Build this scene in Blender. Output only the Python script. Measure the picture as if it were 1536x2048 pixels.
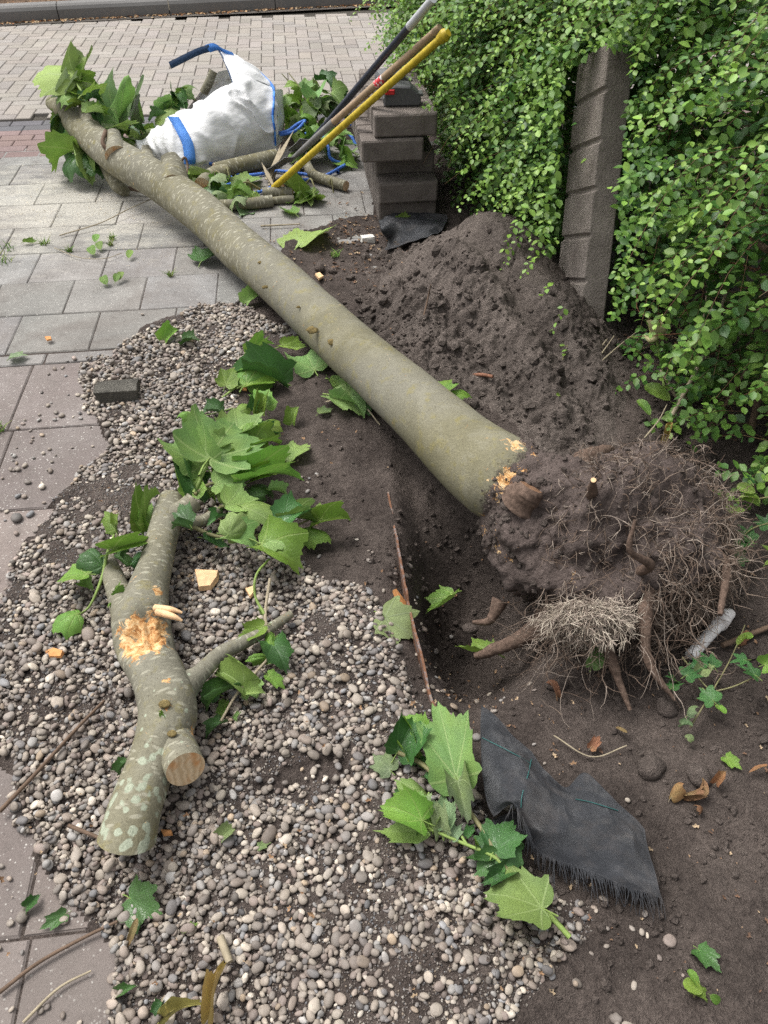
import bpy, bmesh, math, random
import numpy as np
from mathutils import Vector, Matrix, Euler

# ------------------------------------------------------------------ camera, world, sun, exposure
for o in list(bpy.data.objects):
    bpy.data.objects.remove(o, do_unlink=True)
SC = bpy.context.scene
COL = SC.collection
H = 1.6; PITCH = math.radians(43.5); FPX = 1540.0
cam = bpy.data.cameras.new('camera')
cam.sensor_fit = 'VERTICAL'; cam.sensor_height = 36.0
cam.lens = 36.0 * FPX / 2048.0
cam.clip_start = 0.05; cam.clip_end = 500
camo = bpy.data.objects.new('camera', cam); COL.objects.link(camo)
camo.location = (0, 0, H); camo.rotation_euler = (math.radians(90) - PITCH, 0, 0)
SC.camera = camo

SUN_EL = math.radians(62); SUN_AZ = math.radians(-60)       # azimuth measured from +Y towards +X
w = bpy.data.worlds.new('World'); SC.world = w; w.use_nodes = True
nt = w.node_tree; nt.nodes.clear()
sky = nt.nodes.new('ShaderNodeTexSky'); sky.sky_type = 'NISHITA'; sky.sun_disc = False
sky.sun_elevation = SUN_EL; sky.sun_rotation = SUN_AZ
sky.air_density = 1.0; sky.dust_density = 6.0; sky.ozone_density = 1.0; sky.altitude = 0
hs = nt.nodes.new('ShaderNodeHueSaturation'); hs.inputs['Saturation'].default_value = 0.12   # grey overcast
bg = nt.nodes.new('ShaderNodeBackground'); bg.inputs['Strength'].default_value = 0.15
wo = nt.nodes.new('ShaderNodeOutputWorld')
nt.links.new(sky.outputs[0], hs.inputs['Color']); nt.links.new(hs.outputs[0], bg.inputs['Color'])
nt.links.new(bg.outputs[0], wo.inputs['Surface'])
sl = bpy.data.lights.new('sun', 'SUN'); sl.energy = 1.5; sl.angle = math.radians(25); sl.color = (1.0, 0.96, 0.9)
so = bpy.data.objects.new('sun', sl); COL.objects.link(so)
sd = Vector((math.sin(SUN_AZ) * math.cos(SUN_EL), math.cos(SUN_AZ) * math.cos(SUN_EL), math.sin(SUN_EL)))
so.rotation_euler = sd.to_track_quat('Z', 'Y').to_euler(); so.location = (0, 0, 8)
SC.view_settings.view_transform = 'Standard'; SC.view_settings.look = 'None'
SC.view_settings.exposure = 0.65; SC.view_settings.gamma = 1.0
SC.cycles.use_denoising = False; SC.cycles.max_bounces = 6; SC.cycles.diffuse_bounces = 3; SC.cycles.transparent_max_bounces = 4

# ------------------------------------------------------------------ helpers
rng = np.random.default_rng(7); random.seed(7)
CT, ST = math.cos(PITCH), math.sin(PITCH)
def ray(x, y):
    a = (x - 768) / FPX; b = (1024 - y) / FPX
    return a, CT + b * ST, -ST + b * CT
def P(x, y, z=0.0):
    dx, dy, dz = ray(x, y); t = (z - H) / dz
    return Vector((dx * t, dy * t, z))
def PD(x, y, d):
    dx, dy, dz = ray(x, y); t = d / dy
    return Vector((dx * t, d, H + dz * t))
def proj(X, Y, Z):
    dz = Z - H; dep = Y * CT - dz * ST; up = Y * ST + dz * CT
    return 768 + FPX * X / dep, 1024 - FPX * up / dep
AX = Vector((0.9938, 0.111, 0)); DX = Vector((-0.111, 0.9938, 0))
def Y2W(a, d, z=0.0):
    return AX * a + DX * d + Vector((0, 0, z))

def _h(ix, iy, iz, seed):
    n = (ix * 374761393 + iy * 668265263 + iz * 1274126177 + seed * 974634777) & 0xFFFFFFFF
    n = ((n ^ (n >> 13)) * 1274126177) & 0xFFFFFFFF
    return ((n ^ (n >> 16)) & 0xFFFF) / 65535.0
def vnoise(p, seed=0):
    p = np.asarray(p, float); i = np.floor(p).astype(np.int64); f = p - i; f = f * f * (3 - 2 * f)
    r = 0
    for dx in (0, 1):
        for dy in (0, 1):
            for dz in (0, 1):
                wgt = (f[..., 0] if dx else 1 - f[..., 0]) * (f[..., 1] if dy else 1 - f[..., 1]) * (f[..., 2] if dz else 1 - f[..., 2])
                r = r + wgt * _h(i[..., 0] + dx, i[..., 1] + dy, i[..., 2] + dz, seed)
    return r * 2 - 1
def fbm(p, oct=4, seed=0, gain=0.5):
    p = np.asarray(p, float); a = 1.0; s = 0; t = 0
    for k in range(oct):
        s = s + a * vnoise(p * (2.03 ** k) + 17.3 * k, seed + k); t += a; a *= gain
    return s / t
def xyz(x, y, z=0):
    x = np.asarray(x, float); return np.stack([x, np.asarray(y, float) + 0 * x, np.zeros_like(x) + z], -1)
def sstep(a, b, x):
    t = np.clip((np.asarray(x, float) - a) / (b - a), 0, 1); return t * t * (3 - 2 * t)
def inpoly(px, py, poly):
    px = np.asarray(px); py = np.asarray(py); c = np.zeros(px.shape, bool); n = len(poly)
    for i in range(n):
        x1, y1 = poly[i]; x2, y2 = poly[(i + 1) % n]
        if y1 == y2: continue
        c ^= ((y1 > py) != (y2 > py)) & (px < (x2 - x1) * (py - y1) / (y2 - y1) + x1)
    return c

WM = {}
def mesh(name, V, F, smooth=True, attrs=None, uv=None, mats=(), midx=None):
    """V (n,3); F: one (m,k) array or a list of index lists."""
    me = bpy.data.meshes.new(name)
    V = np.asarray(V, float)
    if isinstance(F, np.ndarray):
        m, k = F.shape
        me.vertices.add(len(V)); me.vertices.foreach_set('co', V.ravel())
        me.loops.add(m * k); me.loops.foreach_set('vertex_index', F.astype(np.int32).ravel())
        me.polygons.add(m); me.polygons.foreach_set('loop_start', np.arange(0, m * k, k, dtype=np.int32))
        me.update(calc_edges=True)
    else:
        me.from_pydata([tuple(v) for v in V], [], [tuple(int(i) for i in f) for f in F]); me.update()
    me.polygons.foreach_set('use_smooth', np.full(len(me.polygons), bool(smooth)))
    if attrs:
        for k, a in attrs.items():
            a = np.asarray(a, float)
            if a.ndim == 2:
                at = me.attributes.new(k, 'FLOAT_COLOR', 'POINT')
                c = np.ones((len(V), 4)); c[:, :3] = a[:, :3]; at.data.foreach_set('color', c.ravel())
            else:
                at = me.attributes.new(k, 'FLOAT', 'POINT'); at.data.foreach_set('value', a)
    if uv is not None:
        ul = me.uv_layers.new(name='UVMap'); li = np.empty(len(me.loops), np.int32)
        me.loops.foreach_get('vertex_index', li); ul.data.foreach_set('uv', np.asarray(uv, float)[li].ravel())
    for m in (mats if isinstance(mats, (list, tuple)) else [mats]): me.materials.append(m)
    if midx is not None: me.polygons.foreach_set('material_index', np.asarray(midx, np.int32))
    return me
def put(name, me, parent=None, M=None):
    o = bpy.data.objects.new(name, me); COL.objects.link(o)
    M = M if M is not None else Matrix.Identity(4)
    WM[o] = M
    if parent is not None:
        o.parent = parent; o.matrix_basis = WM[parent].inverted() @ M
    else:
        o.matrix_basis = M
    return o
def tag(o, label, cat, group=None):
    o['label'] = label; o['category'] = cat
    if group: o['group'] = group
    return o
def thing(name, loc, label, cat, group=None):
    o = put(name, None, None, Matrix.Translation(Vector(loc))); o.empty_display_size = 0.05
    return tag(o, label, cat, group)
def kind(o, k): o['kind'] = k; return o

# ------------------------------------------------------------------ materials
def new_mat(name):
    m = bpy.data.materials.new(name); m.use_nodes = True
    n = m.node_tree.nodes; n.clear()
    return m, n, m.node_tree.links
class G:
    """small node-graph builder"""
    def __init__(s, name, rough=0.8, spec=0.3):
        s.m, s.n, s.l = new_mat(name)
        s.out = s.n.new('ShaderNodeOutputMaterial'); s.b = s.n.new('ShaderNodeBsdfPrincipled')
        s.b.inputs['Roughness'].default_value = rough; s.b.inputs['Specular IOR Level'].default_value = spec
        s.l.new(s.b.outputs[0], s.out.inputs[0])
    def N(s, t, **k):
        n = s.n.new(t)
        for a, v in k.items(): setattr(n, a, v)
        return n
    def L(s, a, b): s.l.new(a, b)
    def coord(s, which='Object'): return s.N('ShaderNodeTexCoord').outputs[which]
    def pos(s): return s.N('ShaderNodeNewGeometry').outputs['Position']
    def noise(s, vec, scale, detail=4, rough=0.55, dist=0.0):
        n = s.N('ShaderNodeTexNoise'); n.inputs['Scale'].default_value = scale; n.inputs['Detail'].default_value = detail
        n.inputs['Roughness'].default_value = rough; n.inputs['Distortion'].default_value = dist
        s.L(vec, n.inputs['Vector']); return n.outputs['Fac']
    def vor(s, vec, scale, feature='F1', out='Distance'):
        n = s.N('ShaderNodeTexVoronoi'); n.feature = feature; n.inputs['Scale'].default_value = scale
        s.L(vec, n.inputs['Vector']); return n.outputs[out]
    def mapping(s, vec, scale=(1, 1, 1), rot=(0, 0, 0)):
        n = s.N('ShaderNodeMapping'); n.inputs['Scale'].default_value = scale; n.inputs['Rotation'].default_value = rot
        s.L(vec, n.inputs['Vector']); return n.outputs[0]
    def ramp(s, fac, stops):
        n = s.N('ShaderNodeValToRGB'); e = n.color_ramp.elements
        while len(e) < len(stops): e.new(0.5)
        for i, (p, c) in enumerate(stops):
            e[i].position = p; c = c if hasattr(c, '__len__') else (c, c, c); e[i].color = (*c[:3], 1)
        s.L(fac, n.inputs[0]); return n.outputs[0]
    def mix(s, fac, a, b, mode='MIX'):
        n = s.N('ShaderNodeMix', data_type='RGBA', blend_type=mode)
        for v, i in ((fac, n.inputs[0]), (a, n.inputs[6]), (b, n.inputs[7])):
            if hasattr(v, 'is_linked'): s.L(v, i)
            else: i.default_value = v if not hasattr(v, '__len__') else (*v[:3], 1)
        return n.outputs[2]
    def math(s, op, a, b=None, c=None):
        n = s.N('ShaderNodeMath', operation=op)
        for v, i in ((a, 0), (b, 1), (c, 2)):
            if v is None: continue
            if hasattr(v, 'is_linked'): s.L(v, n.inputs[i])
            else: n.inputs[i].default_value = v
        return n.outputs[0]
    def attr(s, name, out='Fac'):
        n = s.N('ShaderNodeAttribute'); n.attribute_name = name; return n.outputs[out]
    def ocol(s): return s.N('ShaderNodeObjectInfo').outputs['Color']
    def orand(s): return s.N('ShaderNodeObjectInfo').outputs['Random']
    def base(s, c):
        i = s.b.inputs['Base Color']
        if hasattr(c, 'is_linked'): s.L(c, i)
        else: i.default_value = (*c[:3], 1)
    def rough(s, v):
        i = s.b.inputs['Roughness']
        if hasattr(v, 'is_linked'): s.L(v, i)
        else: i.default_value = v
    def bump(s, h, strength=0.5, dist=0.01):
        n = s.N('ShaderNodeBump'); n.inputs['Strength'].default_value = strength; n.inputs['Distance'].default_value = dist
        s.L(h, n.inputs['Height']); s.L(n.outputs[0], s.b.inputs['Normal']); return n

def mat_soil(name, dark, light, gscale=1.0, speck=0.5):
    g = G(name, 0.95, 0.15); p = g.pos()
    n1 = g.noise(p, 5 * gscale, 6, 0.65); n2 = g.noise(p, 60 * gscale, 4, 0.7); n3 = g.noise(p, 330, 2, 0.6)
    c = g.mix(g.ramp(n1, [(0.3, 0), (0.7, 1)]), dark, light)
    c = g.mix(0.45, c, g.ramp(n2, [(0.25, tuple(x * 0.55 for x in dark)), (0.75, tuple(x * 1.35 for x in light))]))
    dmp = g.noise(p, 2.1, 4, 0.7, 0.4); c = g.mix(1.0, c, g.ramp(dmp, [(0.35, 0.68), (0.62, 1.15)]), 'MULTIPLY')
    n4 = g.noise(p, 190, 3, 0.75); c = g.mix(1.0, c, g.ramp(n4, [(0.25, 0.6), (0.75, 1.35)]), 'MULTIPLY')
    sp = g.ramp(n3, [(0.66, 0), (0.74, 1)])
    c = g.mix(g.math('MULTIPLY', sp, speck), c, (0.26, 0.235, 0.2))
    g.base(c)
    hgt = g.math('ADD', g.math('ADD', g.math('MULTIPLY', n2, 0.8), g.math('MULTIPLY', n4, 0.4)), g.math('MULTIPLY', n3, 0.3))
    g.bump(hgt, 1.0, 0.016)
    return g.m
M_SOIL = mat_soil('soil_damp', (0.042, 0.032, 0.0285), (0.118, 0.096, 0.084))
M_MOUND = mat_soil('soil_loose', (0.070, 0.056, 0.049), (0.178, 0.149, 0.131), 1.3, 0.6)
M_CLOD = mat_soil('soil_crumb', (0.058, 0.045, 0.040), (0.148, 0.122, 0.107), 1.0, 0.4)

def mat_pebble(name, stuff):
    g = G(name, 0.62, 0.35)
    c = g.attr('Col', 'Color') if stuff else g.ocol()
    p = g.pos(); n = g.noise(p, 90, 4, 0.7, 0.4)
    c = g.mix(1.0, c, g.ramp(n, [(0.25, 0.62), (0.5, 1.0), (0.8, 1.22)]), 'MULTIPLY')
    n2 = g.noise(p, 420, 2); c = g.mix(g.ramp(n2, [(0.66, 0), (0.76, 0.35)]), c, (0.5, 0.47, 0.42))
    d = g.noise(p, 14, 3); c = g.mix(g.ramp(d, [(0.42, 0), (0.68, 0.7)]), c, (0.155, 0.130, 0.115))
    g.base(c); g.bump(n2, 0.25, 0.002); return g.m
M_PEB_S = mat_pebble('pebble_bed_stone', True); M_PEB = mat_pebble('pebble_stone', False)

def mat_slab(name, c1, c2):
    g = G(name, 0.88, 0.25); p = g.pos()
    n = g.noise(p, 4, 6, 0.65); c = g.mix(g.ramp(n, [(0.3, 0), (0.7, 1)]), c1, c2)
    oc = g.ocol(); c = g.mix(1.0, c, oc, 'MULTIPLY')
    f = g.noise(p, 240, 3, 0.7)
    c = g.mix(g.ramp(f, [(0.3, 0.5), (0.45, 0)]), c, tuple(x * 0.45 for x in c1))
    sp = g.vor(p, 95); spn = g.noise(p, 40, 2)
    m = g.math('MULTIPLY', g.ramp(sp, [(0.16, 1), (0.24, 0)]), g.ramp(spn, [(0.42, 0), (0.60, 0.8)]))
    c = g.mix(m, c, (0.55, 0.53, 0.49))
    dn = g.noise(p, 2.3, 5, 0.7, 0.6); c = g.mix(g.ramp(dn, [(0.42, 0), (0.68, 0.7)]), c, (0.135, 0.117, 0.105))
    st2 = g.noise(p, 17, 5, 0.8, 0.5); c = g.mix(g.ramp(st2, [(0.55, 0), (0.7, 0.45)]), c, (0.085, 0.075, 0.068))
    # sawdust drift around the sawn tree top: a worn pale film with its own outline
    sep = g.N('ShaderNodeSeparateXYZ'); g.L(p, sep.inputs[0])
    dx = g.math('MULTIPLY', g.math('SUBTRACT', sep.outputs[0], -1.55), 1.0); dy = g.math('SUBTRACT', sep.outputs[1], 4.02)
    rr = g.math('SQRT', g.math('ADD', g.math('POWER', g.math('ABSOLUTE', g.math('DIVIDE', dx, 0.75)), 2.0), g.math('POWER', g.math('ABSOLUTE', g.math('DIVIDE', dy, 0.5)), 2.0)))
    k = g.math('SUBTRACT', g.math('ADD', 1.3, g.math('MULTIPLY', g.math('SUBTRACT', g.noise(g.mapping(p, (1, 2.4, 1)), 5, 6, 0.75), 0.5), 3.6)), rr)
    sm = g.math('MULTIPLY', g.ramp(k, [(0.0, 0), (0.95, 0.85)]), g.ramp(g.noise(p, 110, 4, .8), [(0.35, 0.1), (0.62, 1)]))
    c = g.mix(g.math('MULTIPLY', sm, .95), c, (0.48, 0.455, 0.39))
    g.base(c); g.bump(f, 0.5, 0.003); return g.m
M_SLAB_G = mat_slab('concrete_slab_grey', (0.175, 0.170, 0.163), (0.275, 0.267, 0.255))
M_SLAB_R = mat_slab('concrete_slab_red', (0.160, 0.130, 0.121), (0.222, 0.194, 0.182))

def mat_paver(name, stuff, fine=0.6):
    g = G(name, 0.85, 0.25); p = g.pos()
    c = g.attr('Col', 'Color') if stuff else g.ocol()
    n = g.noise(p, 130, 4, 0.75); c = g.mix(1.0, c, g.ramp(n, [(0.25, 0.72), (0.75, 1.22)]), 'MULTIPLY')
    n2 = g.noise(p, 1.6, 5, 0.6); c = g.mix(1.0, c, g.ramp(n2, [(0.3, 0.86), (0.7, 1.1)]), 'MULTIPLY')
    g.base(c); g.bump(n, fine, 0.002); return g.m
M_PAV = mat_paver('paver_concrete', False); M_PAV_S = mat_paver('paver_concrete_far', True)

def mat_block():
    g = G('kerb_block_concrete', 0.85, 0.3); o = g.coord('Object'); p = g.pos()
    n = g.noise(o, 7, 6, 0.7, 0.3); c = g.mix(g.ramp(n, [(0.3, 0), (0.7, 1)]), (0.066, 0.057, 0.052), (0.122, 0.108, 0.099))
    f = g.noise(o, 180, 3, 0.7); c = g.mix(g.ramp(f, [(0.62, 0), (0.75, 0.5)]), c, (0.3, 0.28, 0.26))
    d = g.noise(p, 9, 5, 0.7); c = g.mix(g.ramp(d, [(0.55, 0), (0.75, 0.6)]), c, (0.05, 0.04, 0.036))
    c = g.mix(1.0, c, g.ocol(), 'MULTIPLY')
    g.base(c); h = g.math('ADD', g.math('MULTIPLY', n, 0.5), g.math('MULTIPLY', f, 0.35)); g.bump(g.math('ADD', h, g.math('MULTIPLY', g.noise(o, 45, 5, .75), .9)), 0.9, 0.008); return g.m
M_BLOCK = mat_block()

def mat_bark(name, lent=1.0, lichen=0.0):
    """smooth plane bark: uv.x = metres round the stem, uv.y = metres along it"""
    g = G(name, 0.78, 0.22); uv = g.coord('UV'); o = g.pos()
    n = g.noise(o, 6, 5, 0.6); c = g.mix(g.ramp(n, [(0.3, 0), (0.72, 1)]), (0.122, 0.112, 0.066), (0.205, 0.190, 0.126))
    gy = g.noise(o, 2.4, 3); c = g.mix(g.ramp(gy, [(0.40, 0), (0.62, 0.7)]), c, (0.178, 0.170, 0.140))
    yl = g.noise(o, 22, 4, 0.7); c = g.mix(g.ramp(yl, [(0.54, 0), (0.68, 0.5)]), c, (0.21, 0.18, 0.055))
    fi = g.noise(o, 190, 3, 0.7); c = g.mix(1.0, c, g.ramp(fi, [(0.25, 0.74), (0.75, 1.22)]), 'MULTIPLY')
    bl = g.noise(o, 11, 5, 0.7, 0.6); c = g.mix(g.ramp(bl, [(0.52, 0), (0.62, 0.32)]), c, (0.235, 0.225, 0.175))
    sc_ = g.noise(o, 33, 5, 0.8, 0.4); c = g.mix(g.ramp(sc_, [(0.64, 0), (0.70, 0.6)]), c, (0.085, 0.070, 0.045))
    dk = g.vor(o, 55); c = g.mix(g.ramp(dk, [(0.07, 0.7), (0.12, 0)]), c, (0.07, 0.055, 0.035))
    if lent > 0:
        wob = g.N('ShaderNodeVectorMath', operation='ADD'); g.L(uv, wob.inputs[0])
        nv = g.N('ShaderNodeTexNoise'); nv.inputs['Scale'].default_value = 9; g.L(o, nv.inputs['Vector'])
        sc = g.N('ShaderNodeVectorMath', operation='SCALE'); sc.inputs['Scale'].default_value = 0.05; g.L(nv.outputs['Color'], sc.inputs[0]); g.L(sc.outputs[0], wob.inputs[1])
        lv = g.vor(g.mapping(wob.outputs[0], (26, 85, 1), (0, 0, 0.35)), 1.0)
        dens = g.attr('lent'); keep = g.noise(g.mapping(uv, (26, 85, 1), (0, 0, 0.35)), 0.55, 2)
        thr = g.math('MULTIPLY', g.ramp(lv, [(0.20, 1), (0.34, 0)]), g.math('GREATER_THAN', g.math('ADD', dens, g.math('MULTIPLY', keep, 0.9)), 0.82))
        c = g.mix(g.math('MULTIPLY', thr, 0.8 * lent), c, (0.36, 0.345, 0.27))
    if lichen > 0:
        lm = g.noise(o, 1.0, 1)
        v = g.vor(g.mapping(o, (1, 1, 1)), 42, 'SMOOTH_F1'); nn = g.noise(o, 60, 4, 0.65)
        k = g.math('ADD', v, g.math('MULTIPLY', nn, 0.55)); la = g.attr('lichen')
        msk = g.ramp(g.math('SUBTRACT', g.math('ADD', 0.16, g.math('MULTIPLY', la, 0.5)), k), [(0.0, 0), (0.05, 1)])
        c = g.mix(g.math('MULTIPLY', msk, 0.9), c, g.ramp(g.noise(o, 240, 2), [(0.3, (0.23, 0.26, 0.19)), (0.7, (0.36, 0.39, 0.30))]))
    sa = g.attr('soil'); sm = g.ramp(g.math('ADD', sa, g.math('MULTIPLY', g.math('SUBTRACT', g.noise(o, 26, 5, 0.7), 0.5), 0.9)), [(0.45, 0), (0.6, 1)])
    c = g.mix(sm, c, g.ramp(g.noise(o, 90, 4, 0.7), [(0.3, (0.055, 0.042, 0.037)), (0.7, (0.125, 0.098, 0.088))]))
    # torn wood and clinging soil, each with its own ragged outline
    wn = g.noise(o, 48, 5, 0.75); wd = g.attr('wood')
    wm = g.ramp(g.math('ADD', g.math('MULTIPLY', wd, 0.9), g.math('MULTIPLY', g.math('SUBTRACT', g.noise(g.mapping(o, (1, 1, 1)), 30, 6, 0.75, 0.8), 0.5), 3.0)), [(0.50, 0), (0.56, 1)])
    wc = g.ramp(g.noise(o, 42, 6, 0.8, 0.5), [(0.32, (0.13, 0.06, 0.025)), (0.42, (0.36, 0.16, 0.05)), (0.50, (0.56, 0.34, 0.15)), (0.62, (0.68, 0.52, 0.31))])
    c = g.mix(wm, c, wc)
    g.base(c); g.rough(g.mix(sm, (0.78,) * 3, (0.95,) * 3))
    h = g.math('ADD', g.math('MULTIPLY', fi, 0.3), g.math('ADD', g.math('MULTIPLY', yl, 0.5), g.math('MULTIPLY', g.math('MULTIPLY', sm, g.noise(o, 120, 4, 0.7)), 2.5)))
    h = g.math('ADD', h, g.math('MULTIPLY', bl, 0.8)); g.bump(h, 0.6, 0.007); return g.m
M_BARK = mat_bark('plane_bark', 1.0); M_BARK2 = mat_bark('plane_bark_lichen', 0.7, 1.0)

def mat_simple(name, col, rough=0.7, spec=0.3, var=0.25, nscale=30, bump=0.2):
    g = G(name, rough, spec); p = g.coord('Object'); n = g.noise(p, nscale, 4, 0.65)
    g.base(g.mix(1.0, col, g.ramp(n, [(0.25, 1 - var), (0.75, 1 + var)]), 'MULTIPLY'))
    if bump: g.bump(n, bump, 0.004)
    return g.m
def mat_wood_face():
    g = G('sawn_wood', 0.8, 0.2); o = g.coord('Object'); p = g.pos()
    w_ = g.N('ShaderNodeTexWave'); w_.wave_type = 'BANDS'; w_.inputs['Scale'].default_value = 28; w_.inputs['Distortion'].default_value = 9; w_.inputs['Detail'].default_value = 4; g.L(p, w_.inputs['Vector'])
    c = g.mix(w_.outputs['Fac'], (0.44, 0.32, 0.19), (0.56, 0.43, 0.28)); n = g.noise(p, 25, 4)
    c = g.mix(g.ramp(n, [(0.5, 0), (0.68, 0.75)]), c, (0.46, 0.20, 0.06)); g.base(c); g.bump(w_.outputs['Fac'], 0.3, 0.002); return g.m
M_SAWN = mat_wood_face()
M_CHIP = mat_simple('fresh_wood_chip', (0.66, 0.44, 0.25), 0.8, 0.2, 0.3, 60)
M_CHIP_O = mat_simple('orange_wood_chip', (0.55, 0.26, 0.10), 0.8, 0.2, 0.3, 60)
M_TWIG = mat_simple('brown_twig', (0.125, 0.085, 0.06), 0.8, 0.2, 0.3, 40)
M_TWIG_P = mat_simple('pale_twig', (0.30, 0.255, 0.18), 0.8, 0.2, 0.25, 40)
M_STEMG = mat_simple('green_stem', (0.19, 0.27, 0.07), 0.6, 0.3, 0.2, 30)
M_STEMB = mat_simple('brown_green_stem', (0.17, 0.16, 0.075), 0.6, 0.3, 0.25, 30)
M_ROOT = mat_simple('root_bark', (0.115, 0.080, 0.062), 0.95, 0.1, 0.55, 90, 0.9)
M_ROOTF = None

def leaf_shader(name, col, under=0.0, veins=True, stuff=False, gloss=0.42, transl=0.28, vein_col=None):
    g = G(name, gloss, 0.4)
    uv = g.coord('UV')
    p = g.pos(); n = g.noise(p, 18, 3); nf = g.noise(p, 140, 3, 0.7)
    if stuff:
        c = g.attr('Col', 'Color')
    else:
        c = g.mix(1.0, col, g.ocol(), 'MULTIPLY')
    c = g.mix(1.0, c, g.ramp(n, [(0.25, 0.8), (0.75, 1.18)]), 'MULTIPLY')
    c = g.mix(1.0, c, g.ramp(nf, [(0.25, 0.9), (0.75, 1.1)]), 'MULTIPLY')
    if veins:
        s = g.N('ShaderNodeSeparateXYZ'); g.L(uv, s.inputs[0]); u, v = s.outputs[0], s.outputs[1]
        ang = g.math('ARCTAN2', v, u); r = g.math('SQRT', g.math('ADD', g.math('MULTIPLY', u, u), g.math('MULTIPLY', v, v)))
        pp = g.math('PINGPONG', g.math('ADD', g.math('ABSOLUTE', ang), 0.0), 0.40)       # ribs at 0, +-46, +-92 degrees
        dist = g.math('MULTIPLY', pp, r)
        rib = g.ramp(g.math('SUBTRACT', g.math('SUBTRACT', 0.020, g.math('MULTIPLY', r, 0.010)), dist), [(0.0, 0), (0.004, 1)])
        sec = g.math('FRACT', g.math('SUBTRACT', g.math('MULTIPLY', r, 8.0), g.math('MULTIPLY', pp, 7.0)))
        sv = g.math('MULTIPLY', g.ramp(g.math('ABSOLUTE', g.math('SUBTRACT', sec, 0.5)), [(0.0, 1), (0.07, 0)]), 0.45)
        vm = g.math('MAXIMUM', g.math('MULTIPLY', rib, 0.85), sv)
        c = g.mix(g.math('MULTIPLY', vm, 0.5 if under < 0.5 else 0.6), c, vein_col or (0.34, 0.42, 0.14))
        sp_ = g.noise(p, 75, 4, .8); c = g.mix(g.ramp(sp_, [(0.68, 0), (0.73, 0.7)]), c, (0.12, 0.09, 0.03)); ed = g.noise(p, 9, 3); c = g.mix(g.ramp(ed, [(0.45, 0), (0.7, 0.45)]), c, (0.20, 0.27, 0.05) if col[1] > .2 else (0.06, 0.16, 0.04))
        cell = g.vor(uv, 26, 'DISTANCE_TO_EDGE')
        hh = g.math('SUBTRACT', g.math('MULTIPLY', n, 0.6), g.math('MULTIPLY', vm, 0.6 if under < 0.5 else -0.6))
        hh = g.math('ADD', hh, g.math('MULTIPLY', g.ramp(cell, [(0, 0), (0.1, 1)]), 0.2))
        g.bump(hh, 0.5, 0.004)
    g.base(c)
    t = g.N('ShaderNodeBsdfTranslucent'); g.L(c, t.inputs['Color'])
    mx = g.N('ShaderNodeMixShader'); mx.inputs[0].default_value = transl
    g.L(g.b.outputs[0], mx.inputs[1]); g.L(t.outputs[0], mx.inputs[2]); g.L(mx.outputs[0], g.out.inputs[0])
    return g.m
ML_TOP = leaf_shader('plane_leaf', (0.15, 0.285, 0.042), 0)
ML_DARK = leaf_shader('plane_leaf_glossy', (0.048, 0.125, 0.032), 0, gloss=0.27, transl=0.12, vein_col=(0.10, 0.2, 0.07))
ML_UND = leaf_shader('plane_leaf_underside', (0.215, 0.36, 0.105), 1, gloss=0.6, vein_col=(0.36, 0.46, 0.2))
ML_PALE = leaf_shader('plane_leaf_wilted', (0.20, 0.29, 0.15), 1, gloss=0.7, vein_col=(0.34, 0.4, 0.24))
ML_DRY = leaf_shader('dry_leaf', (0.24, 0.125, 0.065), 1, gloss=0.75, transl=0.15, vein_col=(0.3, 0.18, 0.1))
ML_YEL = leaf_shader('yellow_leaf', (0.36, 0.28, 0.10), 1, gloss=0.7, transl=0.2, vein_col=(0.5, 0.4, 0.12))
ML_SMALL = leaf_shader('hedge_leaf', (0.06, 0.16, 0.03), 0, veins=False, stuff=True, gloss=0.45, transl=0.33)
ML_SMALLO = leaf_shader('hedge_leaf_single', (1, 1, 1), 0, veins=False, stuff=False, gloss=0.45, transl=0.25)
ML_IVY = leaf_shader('ivy_leaf', (0.035, 0.12, 0.03), 0, gloss=0.35, transl=0.12, vein_col=(0.16, 0.28, 0.1))
LMAT = {'t': ML_TOP, 'd': ML_DARK, 'u': ML_UND, 'p': ML_PALE, 'y': ML_YEL, 'b': ML_DRY, 'i': ML_IVY}

# ------------------------------------------------------------------ shape tools
def catmull(pts, n):
    """resample control points (list of tuples, any dimension) to n points on a centripetal-ish Catmull-Rom curve"""
    Q = np.asarray([tuple(p) for p in pts], float)
    if len(Q) == 2: return Q[0] + (Q[1] - Q[0]) * np.linspace(0, 1, n)[:, None]
    E = np.vstack([2 * Q[0] - Q[1], Q, 2 * Q[-1] - Q[-2]])
    t = np.linspace(0, len(Q) - 1, n); i = np.minimum(t.astype(int), len(Q) - 2); f = (t - i)[:, None]
    p0, p1, p2, p3 = E[i], E[i + 1], E[i + 2], E[i + 3]
    return 0.5 * (2 * p1 + (p2 - p0) * f + (2 * p0 - 5 * p1 + 4 * p2 - p3) * f * f + (3 * p1 - p0 - 3 * p2 + p3) * f ** 3)
def frames(C):
    Tn = np.gradient(C, axis=0); Tn /= np.linalg.norm(Tn, axis=1)[:, None] + 1e-12
    up = np.array([0, 0, 1.0]); U = np.cross(Tn, up); l = np.linalg.norm(U, axis=1)
    U[l < 1e-3] = (1, 0, 0); U /= np.linalg.norm(U, axis=1)[:, None]; W = np.cross(U, Tn)
    return Tn, U, W
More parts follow.
